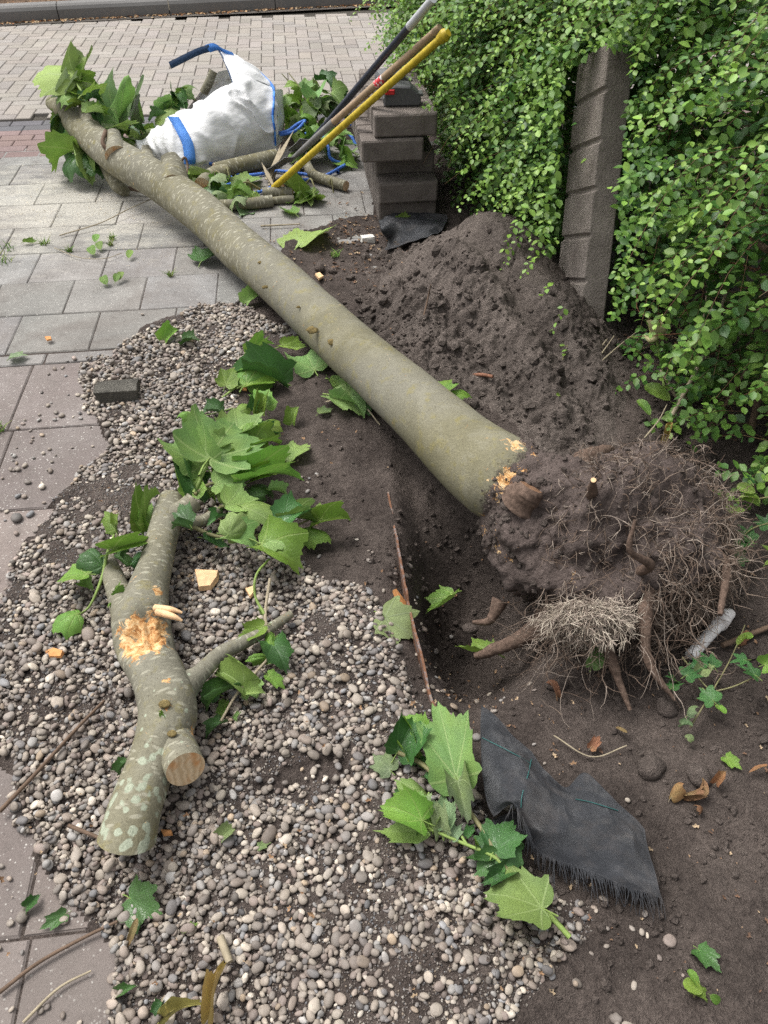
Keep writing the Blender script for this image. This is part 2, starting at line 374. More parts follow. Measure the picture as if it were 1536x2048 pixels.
def tube_geo(path, radii, n=40, seg=16, bumpy=0.0, bscale=8.0, seed=0, cap=True, flat=1.0):
    """path: control points; radii: one per control point. Returns V, quads+caps list, uv, s (0..1 per vertex)"""
    R = np.interp(np.linspace(0, len(radii) - 1, n), np.arange(len(radii)), radii)
    C = catmull(path, n); Tn, U, W = frames(C)
    ang = np.linspace(0, 2 * np.pi, seg, endpoint=False) - np.pi / 2
    V = C[:, None, :] + R[:, None, None] * (np.cos(ang)[None, :, None] * U[:, None, :] + flat * np.sin(ang)[None, :, None] * W[:, None, :])
    if bumpy > 0:
        d = V - C[:, None, :]; k = fbm(V * bscale, 3, seed)[..., None]
        V = C[:, None, :] + d * (1 + bumpy * k)
    L = np.concatenate([[0], np.cumsum(np.linalg.norm(np.diff(C, axis=0), axis=1))])
    uv = np.stack([np.broadcast_to((ang + np.pi / 2)[None, :] * R.mean(), (n, seg)), np.broadcast_to(L[:, None], (n, seg))], -1).reshape(-1, 2)
    V = V.reshape(-1, 3); F = []
    for i in range(n - 1):
        a = i * seg
        for j in range(seg):
            k = (j + 1) % seg; F.append((a + j, a + k, a + seg + k, a + seg + j))
    s = np.repeat(np.linspace(0, 1, n), seg)
    if cap:
        m = n * seg; V = np.vstack([V, V[:seg], V[m - seg:m]]); uv = np.vstack([uv, uv[:seg], uv[m - seg:m]]); s = np.concatenate([s, s[:seg], s[m - seg:m]])
        F.append(tuple(range(m, m + seg))[::-1]); F.append(tuple(range(m + seg, m + 2 * seg)))
    return V, F, uv, s
def near(V, c, r): return np.exp(-((V - np.array(tuple(c))) ** 2).sum(1) / (r * r))
def tube(name, path, radii, mat, parent=None, n=24, seg=10, bumpy=0.05, bscale=20, seed=0, attrs=None, endmat=None, cut=None, carve=None):
    V, F, uv, s = tube_geo(path, radii, n, seg, bumpy, bscale, seed)
    if cut is not None:                       # oblique flat saw cut at the start
        G3 = V[:n * seg].reshape(n, seg, 3).copy(); axv = G3[6].mean(0) - G3[0].mean(0); axv /= np.linalg.norm(axv); nn_ = np.array(cut, float); nn_ /= np.linalg.norm(nn_); c0 = G3[0].mean(0); kk = 12
        for i_ in range(kk):
            tt = ((c0 - G3[i_]) @ nn_) / (axv @ nn_) - ((c0 - G3[i_]) @ axv) * 0; t0 = ((c0 - G3[0]) @ nn_) / (axv @ nn_); G3[i_] += axv * (t0 * (1 - i_ / kk))[:, None]
        V = np.vstack([G3.reshape(-1, 3), G3[0], G3[-1]])
    if carve:
        cen = np.repeat(V[:n * seg].reshape(n, seg, 3).mean(1), seg, 0); cen = np.vstack([cen, cen[:seg], cen[-seg:]]); dpt = sum(near(V, c, r) * a for c, r, a in carve) * (1 + 1.1 * fbm(V * 45, 3, 9)); V = V + (cen - V) * np.clip(dpt, 0, .6)[:, None]
    mi = None; mats = [mat]
    if endmat is not None: mats = [mat, endmat]; mi = [0] * (len(F) - 2) + [1, 1]
    me = mesh(name, V, F, True, attrs(V, s) if attrs else None, uv, mats, mi)
    return put(name, me, parent)
def multi_tube(paths, r0, r1, seg=3):
    """many thin strands as one geometry: paths list of (n,3) arrays"""
    Vs, Fs, off, tt = [], [], 0, []
    for k, C in enumerate(paths):
        n = len(C); a0 = r0[k] if hasattr(r0, '__len__') else r0; a1 = r1[k] if hasattr(r1, '__len__') else r1
        R = np.linspace(a0, a1, n); Tn, U, W = frames(C)
        ang = np.linspace(0, 2 * np.pi, seg, endpoint=False)
        V = C[:, None, :] + R[:, None, None] * (np.cos(ang)[None, :, None] * U[:, None, :] + np.sin(ang)[None, :, None] * W[:, None, :])
        idx = np.arange(n * seg).reshape(n, seg); nx = np.roll(idx, -1, 1)
        q = np.stack([idx[:-1], nx[:-1], nx[1:], idx[1:]], -1).reshape(-1, 4) + off
        Vs.append(V.reshape(-1, 3)); Fs.append(q); off += n * seg; tt.append(np.full(n * seg, k))
    return np.vstack(Vs), np.vstack(Fs), np.concatenate(tt)
def ico(sub=2):
    bm = bmesh.new(); bmesh.ops.create_icosphere(bm, subdivisions=sub, radius=1.0)
    V = np.array([v.co[:] for v in bm.verts]); F = np.array([[v.index for v in f.verts] for f in bm.faces]); bm.free(); return V, F
ICO1, ICO2, ICO3 = ico(1), ico(2), ico(3)
def stamp(bV, bF, Ms, T):
    """copies of a base shape: Ms (k,3,3) T (k,3)"""
    k = len(T); V = np.einsum('kij,nj->kni', Ms, bV) + T[:, None, :]
    F = (bF[None] + (np.arange(k) * len(bV))[:, None, None]).reshape(-1, bF.shape[1])
    return V.reshape(-1, 3), F
def rot_batch(k, tilt=3.14, r=rng):
    """random rotations: yaw anything, tilt up to tilt"""
    yaw = r.uniform(0, 2 * np.pi, k); ax = r.uniform(0, 2 * np.pi, k); t = r.uniform(-tilt, tilt, k)
    c, s = np.cos(yaw), np.sin(yaw); Z = np.zeros((k, 3, 3)); Z[:, 0, 0] = c; Z[:, 0, 1] = -s; Z[:, 1, 0] = s; Z[:, 1, 1] = c; Z[:, 2, 2] = 1
    u = np.stack([np.cos(ax), np.sin(ax), 0 * ax], 1); K = np.zeros((k, 3, 3))
    K[:, 0, 2] = u[:, 1]; K[:, 1, 2] = -u[:, 0]; K[:, 2, 0] = -u[:, 1]; K[:, 2, 1] = u[:, 0]
    R = np.eye(3)[None] + np.sin(t)[:, None, None] * K + (1 - np.cos(t))[:, None, None] * (K @ K)
    return R @ Z
def grid_surf(rows, nu, nv):
    """smooth surface through a grid of control points rows[i][j]"""
    A = np.asarray([[tuple(p) for p in r] for r in rows], float)
    B = np.stack([catmull(A[:, j], nu) for j in range(A.shape[1])], 1)
    return np.stack([catmull(B[i], nv) for i in range(nu)], 0)
def grid_faces(nu, nv, close=False):
    idx = np.arange(nu * nv).reshape(nu, nv)
    if close: nx = np.roll(idx, -1, 1); return np.stack([idx[:-1], nx[:-1], nx[1:], idx[1:]], -1).reshape(-1, 4)
    return np.stack([idx[:-1, :-1], idx[:-1, 1:], idx[1:, 1:], idx[1:, :-1]], -1).reshape(-1, 4)

# ------------------------------------------------------------------ ground: soil sheet, pit, and the visible-slab mask
SLAB_POLY = [(-900, -50), (1000, -50), (760, 330), (745, 432), (640, 452), (585, 470), (520, 560), (505, 598), (430, 618), (330, 634), (275, 664), (232, 700), (205, 740),
             (188, 800), (195, 850), (228, 900), (165, 960), (100, 1010), (78, 1090), (36, 1130), (5, 1240), (-60, 1290), (-90, 1490), (20, 1528),
             (48, 1600), (66, 1700), (110, 1770), (165, 1830), (232, 1880), (232, 2200), (-900, 2200)]
def slab_visible(X, Y, jit=1.0):
    u, v = proj(X, Y, np.zeros_like(X))
    n1 = fbm(xyz(X * 9, Y * 9), 4, 3); n2 = fbm(xyz(X * 9, Y * 9, 5), 4, 9); s = 700.0 / np.maximum(Y, 0.5) * 0.06 * jit
    m = inpoly(u + n1 * s, v + n2 * s * 0.6, SLAB_POLY)
    m |= (((u + n1 * s * 2 - 592) / 75) ** 2 + ((v + n2 * s * 2 - 1562) / 48) ** 2) < 1
    return m
E0 = P(776, 985); E1 = P(862, 1400); ED = (E1 - E0).normalized(); EN = Vector((-ED.y, ED.x, 0))     # rusty edging line; EN points right
if EN.x < 0: EN = -EN
PIT = P(955, 1165); RB = P(1230, 1180)
def base_z(X, Y):
    """soil level without fine relief"""
    side = (X - E0.x) * EN.x + (Y - E0.y) * EN.y
    z = -0.055 * sstep(0.015, 0.10, side) * sstep(2.15, 1.75, Y) * sstep(0.35, 0.75, Y)
    z = z - 0.30 * np.exp(-((((X - PIT.x) / 0.16) ** 2 + ((Y - PIT.y) / 0.27) ** 2) ** 1.5)) - 0.05 * np.exp(-(((X - PIT.x + .1) / 0.10) ** 2 + ((Y - PIT.y) / 0.4) ** 2))
    z = z - 0.08 * np.exp(-(((X - RB.x) / 0.33) ** 2 + ((Y - RB.y) / 0.33) ** 2))
    z = z + 0.10 * sstep(0.95, 1.5, X) * sstep(3.4, 1.2, Y)          # bank that climbs under the hedge
    return z
def ground_z(X, Y):
    X = np.asarray(X, float); Y = np.asarray(Y, float)
    z = base_z(X, Y) + 0.020 * fbm(xyz(X * 5, Y * 5), 4, 21) + 0.010 * fbm(xyz(X * 30, Y * 30), 3, 22) + 0.012 * np.abs(fbm(xyz(X * 14, Y * 14), 3, 23)) * sstep(-.1, .4, fbm(xyz(X * 3, Y * 3), 2, 24))
    sv = slab_visible(X, Y)
    return np.where(sv, -0.0065, z + 0.010)
def gz(x, y): return float(ground_z(np.array([x]), np.array([y]))[0])
gx = np.concatenate([np.linspace(-2.6, -1.0, 60, endpoint=False), np.linspace(-1.0, 1.5, 250), np.linspace(1.52, 3.2, 50)])
gy = np.concatenate([np.linspace(-0.6, 0.25, 30, endpoint=False), np.linspace(0.25, 2.6, 260, endpoint=False), np.linspace(2.6, 4.86, 150)])
GX, GY = np.meshgrid(gx, gy); GZ = ground_z(GX, GY)
gr = put('ground', mesh('ground', np.stack([GX, GY, GZ], -1).reshape(-1, 3), grid_faces(*GX.shape), True, None, None, M_SOIL)); kind(gr, 'structure')
M_FAR = mat_soil('outer_ground', (0.07, 0.06, 0.045), (0.13, 0.11, 0.075), 0.6)
V = np.array([(-60, -60, -0.7), (60, -60, -0.7), (60, 90, -0.7), (-60, 90, -0.7)], float)
kind(put('terrain', mesh('terrain', V, np.array([[0, 1, 2, 3]]), False, None, None, M_FAR)), 'structure')

# ------------------------------------------------------------------ paving
def slab_mesh(name, sx, sy, th, ch, seed, mat):
    """slab with chamfered, slightly chipped top edge; origin at the top centre"""
    r = random.Random(seed); pts = []
    def ring(x, y, z, j):
        out = []
        for (ax, ay) in ((-1, -1), (0, -1), (1, -1), (1, 0), (1, 1), (0, 1), (-1, 1), (-1, 0)):
            out.append((ax * x + r.uniform(-j, j), ay * y + r.uniform(-j, j), z + r.uniform(-j, 0) * 0.6))
        return out
    V = ring(sx / 2, sy / 2, -th, 0) + ring(sx / 2, sy / 2, -ch, ch * 0.35) + ring(sx / 2 - ch, sy / 2 - ch, 0, ch * 0.3)
    F = [tuple(range(16, 24))]
    for k in (0, 8):
        for i in range(8): j = (i + 1) % 8; F.append((k + i, k + j, k + 8 + j, k + 8 + i))
    return mesh(name, V, F, False, None, None, mat)
RZ = Matrix.Rotation(math.atan2(AX.y, AX.x), 4, 'Z')
drive = kind(put('driveway', None, None, Matrix.Identity(4)), 'structure')
# joint bed under the slabs
bedV = [Y2W(-2.6, -0.8, -0.03), Y2W(0.17, -0.8, -0.03), Y2W(0.17, 2.1, -0.03), Y2W(1.2, 3.3, -0.03), Y2W(1.6, 4.95, -0.03), Y2W(-3.2, 4.95, -0.03)]
M_JOINT = mat_soil('joint_sand', (0.095, 0.082, 0.065), (0.165, 0.145, 0.115), 2.0)
put('joint_bed', mesh('joint_bed', [tuple(v) for v in bedV], [(0, 1, 2, 3, 4, 5)], False, None, None, M_JOINT), drive)
gm = [slab_mesh('grey_slab', 0.3105, 0.2935, 0.045, 0.0035, s, M_SLAB_G) for s in range(5)]
rm = [slab_mesh('red_slab', 0.403, 0.4055, 0.045, 0.004, s + 9, M_SLAB_R) for s in range(4)]
def in_view(q, m=160):
    if q[1] < 0.6: return q[1] > -0.3 and abs(q[0]) < 1.6
    u, v = proj(q[0], q[1], q[2]); return -m < u < 1536 + m and -m < v < 2048 + m
def lay(me, a, d, zj=0.003, tint=None):
    q = Y2W(a, d)
    if not in_view(q): return
    if tint is None: t = random.uniform(0.86, 1.12); tint = (t * random.uniform(0.98, 1.02), t, t * random.uniform(0.97, 1.02))
    o = put(me.name.split('.')[0], me, drive, Matrix.Translation(q + Vector((0, 0, random.uniform(-zj, 0)))) @ RZ @ Euler((random.uniform(-.004, .004), random.uniform(-.004, .004), 0)).to_matrix().to_4x4())
    o.color = (*tint, 1)
rows = [(3.015, -0.690), (3.303, -0.582), (3.601, -0.769), (3.895, -0.597), (4.193, -0.740), (4.49, -0.62), (4.785, -0.77)]
for d0, a0 in rows:
    for k in range(-7, 6): lay(gm[(k + int(d0 * 31)) % 5], a0 + 0.155 + 0.314 * k, d0 + 0.149)
for k in range(-7, 4): lay(gm[(k * 3) % 5], -0.690 - 0.16 + 0.155 + 0.314 * k, 2.865)
sm = [slab_mesh('grey_strip', 0.306, 0.07, 0.045, 0.004, s + 40, M_SLAB_G) for s in range(3)]
for k in range(-5, 3): lay(sm[k % 3], -0.69 + 0.155 + 0.314 * k, 2.668)
for i, d0 in enumerate((2.222, 1.812, 1.402, 0.992, 0.582, 0.172, -0.238)):
    for k in range(-3, 2): lay(rm[(k + i) % 4], -1.042 + 0.205 + 0.408 * k + (0.0 if i % 2 == 0 else 0.02), d0 + 0.203)

def paver_mesh(name, sx, sy, mat):
    c = 0.004; th = 0.06
    V = [(-sx/2, -sy/2, -th), (sx/2, -sy/2, -th), (sx/2, sy/2, -th), (-sx/2, sy/2, -th), (-sx/2, -sy/2, -c), (sx/2, -sy/2, -c), (sx/2, sy/2, -c), (-sx/2, sy/2, -c),
         (-sx/2+c, -sy/2+c, 0), (sx/2-c, -sy/2+c, 0), (sx/2-c, sy/2-c, 0), (-sx/2+c, sy/2-c, 0)]
    F = [(8, 9, 10, 11)] + [(a, b, b + 4, a + 4) for k in (0, 4) for a, b in ((k, k+1), (k+1, k+2), (k+2, k+3), (k+3, k))]
    return mesh(name, V, F, False, None, None, mat)
road = kind(put('road', None, None, Matrix.Identity(4)), 'structure')
bedV = [Y2W(-9, 4.9, -0.02), Y2W(9, 4.9, -0.02), Y2W(9, 9.0, -0.02), Y2W(-9, 9.0, -0.02)]
put('joint_bed', mesh('road_bed', [tuple(v) for v in bedV], [(0, 1, 2, 3)], False, None, None, mat_soil('road_joint', (0.07, 0.062, 0.052), (0.11, 0.1, 0.085), 2.0)), road)
pmH = paver_mesh('paver', 0.196, 0.096, M_PAV)
bricks = []
def bcol(base, v):
    t = 1 + random.gauss(0, v); return (base[0] * t * random.uniform(.98, 1.02), base[1] * t, base[2] * t * random.uniform(.97, 1.03))
ROADC = (0.275, 0.250, 0.225)
for i in range(-48, 44):
    for j in range(0, 29):
        k = (i + j) % 4
        if k == 0: a, d, r = i * 0.1 + 0.1, 5.66 + j * 0.1 + 0.05, 0
        elif k == 3: a, d, r = i * 0.1 + 0.05, 5.66 + j * 0.1 + 0.0, 1
        else: continue
        if j == 0 and r: continue
        bricks.append((a, d, r, bcol(ROADC, 0.05)))
for k in range(-24, 22):
    for j, off in ((0, 0.0), (1, 0.1)): bricks.append((k * 0.2 + off, 5.46 + j * 0.1, 0, bcol((0.115, 0.112, 0.118), 0.06)))
for k in range(-24, 22):
    for j in range(5): bricks.append((k * 0.2 + 0.1 * (j % 2), 4.985 + j * 0.1 - 0.01, 0, bcol((0.20, 0.145, 0.135), 0.07)))
def bM(a, d, r):
    return Matrix.Translation(Y2W(a, d, random.uniform(-0.0025, 0))) @ RZ @ Matrix.Rotation((math.pi / 2 if r else 0) + random.uniform(-.008, .008), 4, 'Z')
vis = []
rest = []
for b in bricks:
    q = Y2W(b[0], b[1]); u, v = proj(q.x, q.y, 0)
    hidden = (275 < u < 550 and 150 < v < 330) or u > 930 or u < -30 or v < 20 or (720 < u and v > 150)
    (rest if hidden else vis).append(b)
vis.sort(key=lambda b: b[1]); rest += vis[300:]; vis = vis[:300]
for b in vis:
    o = put('paver', pmH, road, bM(*b[:3])); o.color = (*b[3], 1)
bv = np.array([v.co[:] for v in pmH.vertices]); bf = np.array([list(p.vertices) for p in pmH.polygons])
Ms = np.array([np.array(bM(*b[:3])) for b in rest])
V, F = stamp(bv, bf, Ms[:, :3, :3], Ms[:, :3, 3])
kind(put('far_pavers', mesh('far_pavers', V, F, False, {'Col': np.repeat(np.array([b[3] for b in rest]), len(bv), 0)}, None, M_PAV_S), road), 'stuff')

# far kerb and the verge behind it
kerb = kind(put('kerb', None, None, Matrix.Identity(4)), 'structure')
K0 = P(0, 47); K1 = P(400, 27); KD = (K1 - K0).normalized(); KN = Vector((-KD.y, KD.x, 0))
M_KERB = mat_paver('kerb_concrete', False, 0.9)
def kerb_stone():
    n = 7; prof = [(0, -0.15), (0.0, 0.085), (0.015, 0.11), (0.04, 0.125), (0.16, 0.125), (0.16, -0.15)]
    V = []
    for x in (0.004, 0.5, 0.996):
        for (y, z) in prof: V.append((x, y, z))
    F = []
    m = len(prof)
    for i in range(2):
        for j in range(m - 1): F.append((i*m+j, (i+1)*m+j, (i+1)*m+j+1, i*m+j+1))
    F += [tuple(range(m)), tuple(range(2*m, 3*m))[::-1]]
    return mesh('kerb_stone', V, F, False, None, None, M_KERB)
km = kerb_stone(); RK = Matrix.Rotation(math.atan2(KD.y, KD.x), 4, 'Z')
for k in range(-3, 7):
    q = K0 + KD * (0.52 + k * 1.0 - 0.0)
    o = put('kerb_stone', km, kerb, Matrix.Translation(q) @ RK); o.color = (0.17, 0.165, 0.16, 1)
gut = [K0 - KD * 6 - KN * 0.12, K0 + KD * 9 - KN * 0.12, K0 + KD * 9 + KN * 0.01, K0 - KD * 6 + KN * 0.01]
put('gutter', mesh('gutter', [(v.x, v.y, 0.004) for v in gut], [(0, 1, 2, 3)], False, None, None, mat_soil('gutter_dirt', (0.085, 0.075, 0.068), (0.13, 0.115, 0.1), 1.5)), kerb)
nv = 60; gxv = np.linspace(-6, 9, 160); gyv = np.linspace(0.16, 4.0, 40); A_, B_ = np.meshgrid(gxv, gyv)
VX = K0.x + KD.x * A_ + KN.x * B_; VY = K0.y + KD.y * A_ + KN.y * B_
VZ = 0.10 + 0.03 * fbm(xyz(VX * 6, VY * 6), 3, 4) + 0.02 * B_
kind(put('verge', mesh('verge', np.stack([VX, VY, VZ], -1).reshape(-1, 3), grid_faces(*VX.shape), True, None, None, mat_soil('verge_soil', (0.10, 0.065, 0.042), (0.2, 0.13, 0.085), 2.0))), 'structure')

# ------------------------------------------------------------------ soil heap
HP = P(905, 640); 
def heap_z(X, Y):
    """dug soil piled between the trunk and the hedge"""
    w1 = fbm(xyz(X * 3.2, Y * 3.2), 3, 30) * .07; w2 = fbm(xyz(X * 3.2, Y * 3.2, 4), 3, 30) * .07; X = X + w1; Y = Y + w2
    ridge = 0.37 * np.exp(-(((X - 0.46) / 0.31) ** 2 + ((Y - 3.02) / 0.44) ** 2) ** .85)
    ridge = ridge + 0.17 * np.exp(-(((X - 0.66) / 0.24) ** 2 + ((Y - 2.45) / 0.42) ** 2))
    ridge = ridge + 0.13 * np.exp(-(((X - 0.18) / 0.22) ** 2 + ((Y - 2.75) / 0.42) ** 2))
    r = ridge - 0.045
    q = (X - 0.35) * 0.8 + (Y - 2.9) * 0.35      # spade-cut runnels down the near face
    on = sstep(0.04, 0.2, ridge) * sstep(3.15, 2.9, Y)
    r = r - 0.070 * np.exp(-((q - 0.04) / 0.05) ** 2) * on - 0.045 * np.exp(-((q + 0.15) / 0.045) ** 2) * on + 0.02 * np.exp(-((q + 0.05) / 0.03) ** 2) * on
    rough = sstep(-0.25, 0.25, fbm(xyz(X * 3.5, Y * 3.5), 3, 37))
    r = r + 0.026 * fbm(xyz(X * 6, Y * 6), 4, 31) + rough * (0.050 * np.abs(fbm(xyz(X * 13, Y * 13), 3, 33)) + 0.022 * fbm(xyz(X * 48, Y * 48), 3, 35)) + .004 * fbm(xyz(X * 60, Y * 60), 2, 39)
    crack = np.abs(fbm(xyz(X * 7, Y * 5), 3, 44)); r = r - 0.016 * sstep(0.035, 0.0, crack) * (1 - rough)
    return r
hx = np.linspace(-0.25, 1.25, 320); hy = np.linspace(1.75, 3.95, 440); HX, HY = np.meshgrid(hx, hy); HZ = heap_z(HX, HY)
HZ = np.where(HZ < -0.03, -0.06, HZ)
HZ = np.minimum(HZ, 0.5)
edge = np.minimum(np.minimum((HX + 0.25) / 0.1, (1.25 - HX) / 0.1), np.minimum((HY - 1.75) / 0.1, (3.95 - HY) / 0.1)); HZ = HZ - 0.2 * (1 - np.clip(edge, 0, 1))
heap = put('soil_heap', mesh('soil_heap', np.stack([HX, HY, HZ], -1).reshape(-1, 3), grid_faces(*HX.shape), True, None, None, M_MOUND))
tag(heap, 'large heap of dug grey-brown soil between the fallen trunk and the upright block', 'soil heap')
def top_z(X, Y):
    X = np.asarray(X, float); Y = np.asarray(Y, float)
    return np.maximum(ground_z(X, Y), np.where((X > -0.2) & (X < 1.2) & (Y > 1.8) & (Y < 3.9), heap_z(X, Y), -1))
_lx = np.arange(-2.6, 1.8, 0.008); _ly = np.arange(0.2, 4.9, 0.008); _LX, _LY = np.meshgrid(_lx, _ly); _LZ = top_z(_LX, _LY); _LS = slab_visible(_LX, _LY)
def _look(x, y): return int(min(max((y - 0.2) / 0.008, 0), len(_ly) - 1)), int(min(max((x + 2.6) / 0.008, 0), len(_lx) - 1))
def tz(x, y): return float(_LZ[_look(x, y)])

def scatter_clods(n, xr, yr, rmin, rmax, dens, name, mat, seed):
    r = np.random.default_rng(seed); X = r.uniform(*xr, n); Y = r.uniform(*yr, n); k = r.uniform(0, 1, n) < dens(X, Y)
    X, Y = X[k], Y[k]; Z = top_z(X, Y); R = rmin + (rmax - rmin) * r.uniform(0, 1, len(X)) ** 4.5
    bV, bF = ICO1; bV = bV * (1 + 0.55 * fbm(bV * 2.1, 2, 5))[:, None]
    S = rot_batch(len(X), 3.1, r) * (R[:, None, None] * np.stack([r.uniform(.8, 1.2, len(X)), r.uniform(.7, 1.1, len(X)), r.uniform(.55, .9, len(X))], -1)[:, None, :])
    V, F = stamp(bV, bF, S, np.stack([X, Y, Z + R * 0.25], -1))
    return kind(put(name, mesh(name, V, F, False, None, None, mat)), 'stuff')
def dens_soil(X, Y):
    d = sstep(-0.1, 0.5, fbm(xyz(X * 4, Y * 4), 3, 41)); h = heap_z(X, Y)
    side = (X - E0.x) * EN.x + (Y - E0.y) * EN.y
    right = (side > 0.03) & (Y < 2.0)
    return np.where(slab_visible(X, Y), 0.0, 0.12 + 0.88 * d) * np.where((h > 0.01) | right | (X > 0.0), 1, 0.5)
scatter_clods(30000, (-0.25, 1.35), (0.4, 3.7), 0.0016, 0.012, dens_soil, 'soil_crumbs', M_CLOD, 11)

scatter_clods(2600, (-0.15, 1.2), (1.9, 3.75), 0.005, 0.026, lambda X, Y: np.where(heap_z(X, Y) > -.01, sstep(-.05, .35, fbm(xyz(X * 3.5, Y * 3.5), 3, 37)) * .9, 0.03), 'heap_clods', M_MOUND, 17)
# ------------------------------------------------------------------ pebble bed
PEB_POLY = [(330, 640), (278, 668), (235, 705), (165, 752), (185, 820), (232, 905), (164, 964), (97, 1010), (80, 1085), (36, 1130), (-40, 1240), (-120, 1300), (-120, 1500), (50, 1532),
            (35, 1640), (75, 1710), (110, 1765), (165, 1830), (234, 1885), (228, 2080), (1010, 2080), (1090, 1960), (1190, 1860), (1190, 1800), (1080, 1760), (985, 1660), (950, 1560), (930, 1500), (870, 1440), (838, 1400),
            (800, 1300), (745, 1200), (640, 1165), (600, 1110), (560, 1060), (500, 1000), (470, 900), (455, 800), (470, 740), (520, 700), (560, 668), (520, 630), (470, 612), (420, 612)]
BARE = [(592, 1562, 95, 55, 0.9), (430, 735, 70, 30, 0.55), (500, 1400, 120, 60, 0.25), (700, 1400, 60, 80, 0.45), (640, 1100, 110, 45, 0.6), (800, 1730, 110, 45, 0.45), (900, 1980, 170, 80, 0.5), (330, 700, 50, 20, 0.3), (1150, 1800, 90, 90, 0.6), (760, 1330, 60, 110, 0.35)]
pr = np.random.default_rng(5)
cell = 0.0025; HX0, HY0 = -1.3, 0.2; nxh, nyh = int(2.0 / cell), int(2.9 / cell)
cx = HX0 + (np.arange(nxh) + .5) * cell; cy = HY0 + (np.arange(nyh) + .5) * cell; CXG, CYG = np.meshgrid(cx, cy)
hm = np.maximum(ground_z(CXG, CYG), np.where(slab_visible(CXG, CYG), 0.0, -1)); idm = np.full(hm.shape, -1, int)
N = 62000
X = pr.uniform(-1.25, 0.62, N); Y = pr.uniform(0.24, 2.95, N); U_, V_ = proj(X, Y, 0 * X)
jx = fbm(xyz(X * 8, Y * 8), 3, 51) * 40; jy = fbm(xyz(X * 8, Y * 8, 3), 3, 52) * 40
ok = inpoly(U_ + jx, V_ + jy, PEB_POLY)
pb = np.ones(N)
for (bx, by, rx, ry, s) in BARE: pb *= 1 - s * np.exp(-(((U_ + jx - bx) / rx) ** 2 + ((V_ + jy - by) / ry) ** 2) ** 1.5)
ok &= pr.uniform(0, 1, N) < pb * np.where(fbm(xyz(X * 5, Y * 5), 3, 55) < -0.40, 0.5, 1.0)
strayp = inpoly(U_ + jx * 5, V_ + jy * 5, [(-50, 700), (240, 700), (700, 1000), (1000, 1250), (1300, 1700), (1400, 2050), (-50, 2080)]) & (pr.uniform(0, 1, N) < 0.03)
keep = ok | strayp; X, Y = X[keep], Y[keep]
PAL = np.array([(0.24, 0.215, 0.19), (0.30, 0.265, 0.23), (0.19, 0.172, 0.158), (0.36, 0.325, 0.28), (0.225, 0.19, 0.165), (0.165, 0.168, 0.178), (0.27, 0.265, 0.262), (0.44, 0.405, 0.36), (0.13, 0.125, 0.128), (0.32, 0.255, 0.19), (0.2, 0.165, 0.15)])
PW = np.array([5, 5, 4, 3, 4, 2.2, 3, 1.1, 1.2, 0.8, 3]); PW /= PW.sum()
pebs = []
shapes = []
for s in range(8):
    v = ICO2[0].copy(); v = np.sign(v) * np.abs(v) ** (0.86 if s % 2 else 1.0); v *= (1 + (0.13 if s not in (5, 2) else 0.34) * fbm(v * 1.15 + s * 7, 2, 60 + s))[:, None]; shapes.append(v)
for k in range(len(X)):
    R = min(0.0125, 0.0032 + 0.0025 * pr.gamma(1.9, 0.62))
    if pr.uniform() < 0.02: R *= 1.5
    el = pr.uniform(1.0, 1.65); a, b, c = R * el ** .5, R / el ** .5, R * pr.uniform(0.42, 0.68)
    i0 = int((X[k] - HX0) / cell); j0 = int((Y[k] - HY0) / cell); rr = int(R / cell) + 1
    if i0 - rr < 0 or j0 - rr < 0 or i0 + rr >= nxh or j0 + rr >= nyh: continue
    sl_ = (slice(j0 - rr, j0 + rr + 1), slice(i0 - rr, i0 + rr + 1)); sub = hm[sl_]
    dx = cx[i0 - rr:i0 + rr + 1] - X[k]; dy = cy[j0 - rr:j0 + rr + 1] - Y[k]; q = (dx[None] ** 2 + dy[:, None] ** 2) / (R * R)
    inside = q < 0.9
    if not inside.any(): continue
    zb = (lambda a_: np.partition(a_, int(len(a_) * .62))[int(len(a_) * .62)])(sub[inside])
    if zb > 0.020: continue
    zc = zb + c * 0.72
    # local slope tilts the stone
    gxs = (sub[:, -1].mean() - sub[:, 0].mean()) / (2 * rr * cell); gys = (sub[-1].mean() - sub[0].mean()) / (2 * rr * cell)
    Rm = Euler((float(np.clip(math.atan(gys), -.5, .5)) + pr.normal(0, .12), float(np.clip(-math.atan(gxs), -.5, .5)) + pr.normal(0, .12), 0)).to_matrix() @ Matrix.Rotation(pr.uniform(0, 6.28), 3, 'Z')
    Mx = np.array(Rm) * np.array([a, b, c])[None]
    topz = zc + c * np.sqrt(np.clip(1 - q, 0, 1)); m = inside & (topz > sub)
    sub[m] = topz[m]; idm[sl_][m] = len(pebs)
    col = PAL[pr.choice(len(PAL), p=PW)] * np.array((1.06, 1.025, 0.975)) * pr.normal(1.0, 0.22)
    pebs.append((Mx, (X[k], Y[k], zc), np.clip(col, 0.05, 0.7), pr.integers(0, 8)))
cnt = np.bincount(idm[idm >= 0].ravel(), minlength=len(pebs)).astype(float)
py_ = np.array([p[1][1] for p in pebs]); px_ = np.array([p[1][0] for p in pebs]); uu, vv = proj(px_, py_, 0 * px_)
score = cnt / (py_ ** 2 + H * H) ** 1.5 * ((uu > 15) & (uu < 1520) & (vv < 2030))
order = np.argsort(-score); big = set(order[:300].tolist())
pme = [mesh('pebble', s, ICO2[1], True, None, None, M_PEB) for s in shapes]
for k in order[:300]:
    Mx, T, col, s = pebs[k]; M4 = Matrix([[*Mx[0], T[0]], [*Mx[1], T[1]], [*Mx[2], T[2]], [0, 0, 0, 1]])
    o = put('pebble', pme[s], None, M4); o.color = (*col, 1)
    tag(o, 'smooth rounded grey-brown pebble lying in the pebble bed', 'pebble', 'larger pebbles of the pebble bed')
Vs, Fs, Cs, off = [], [], [], 0
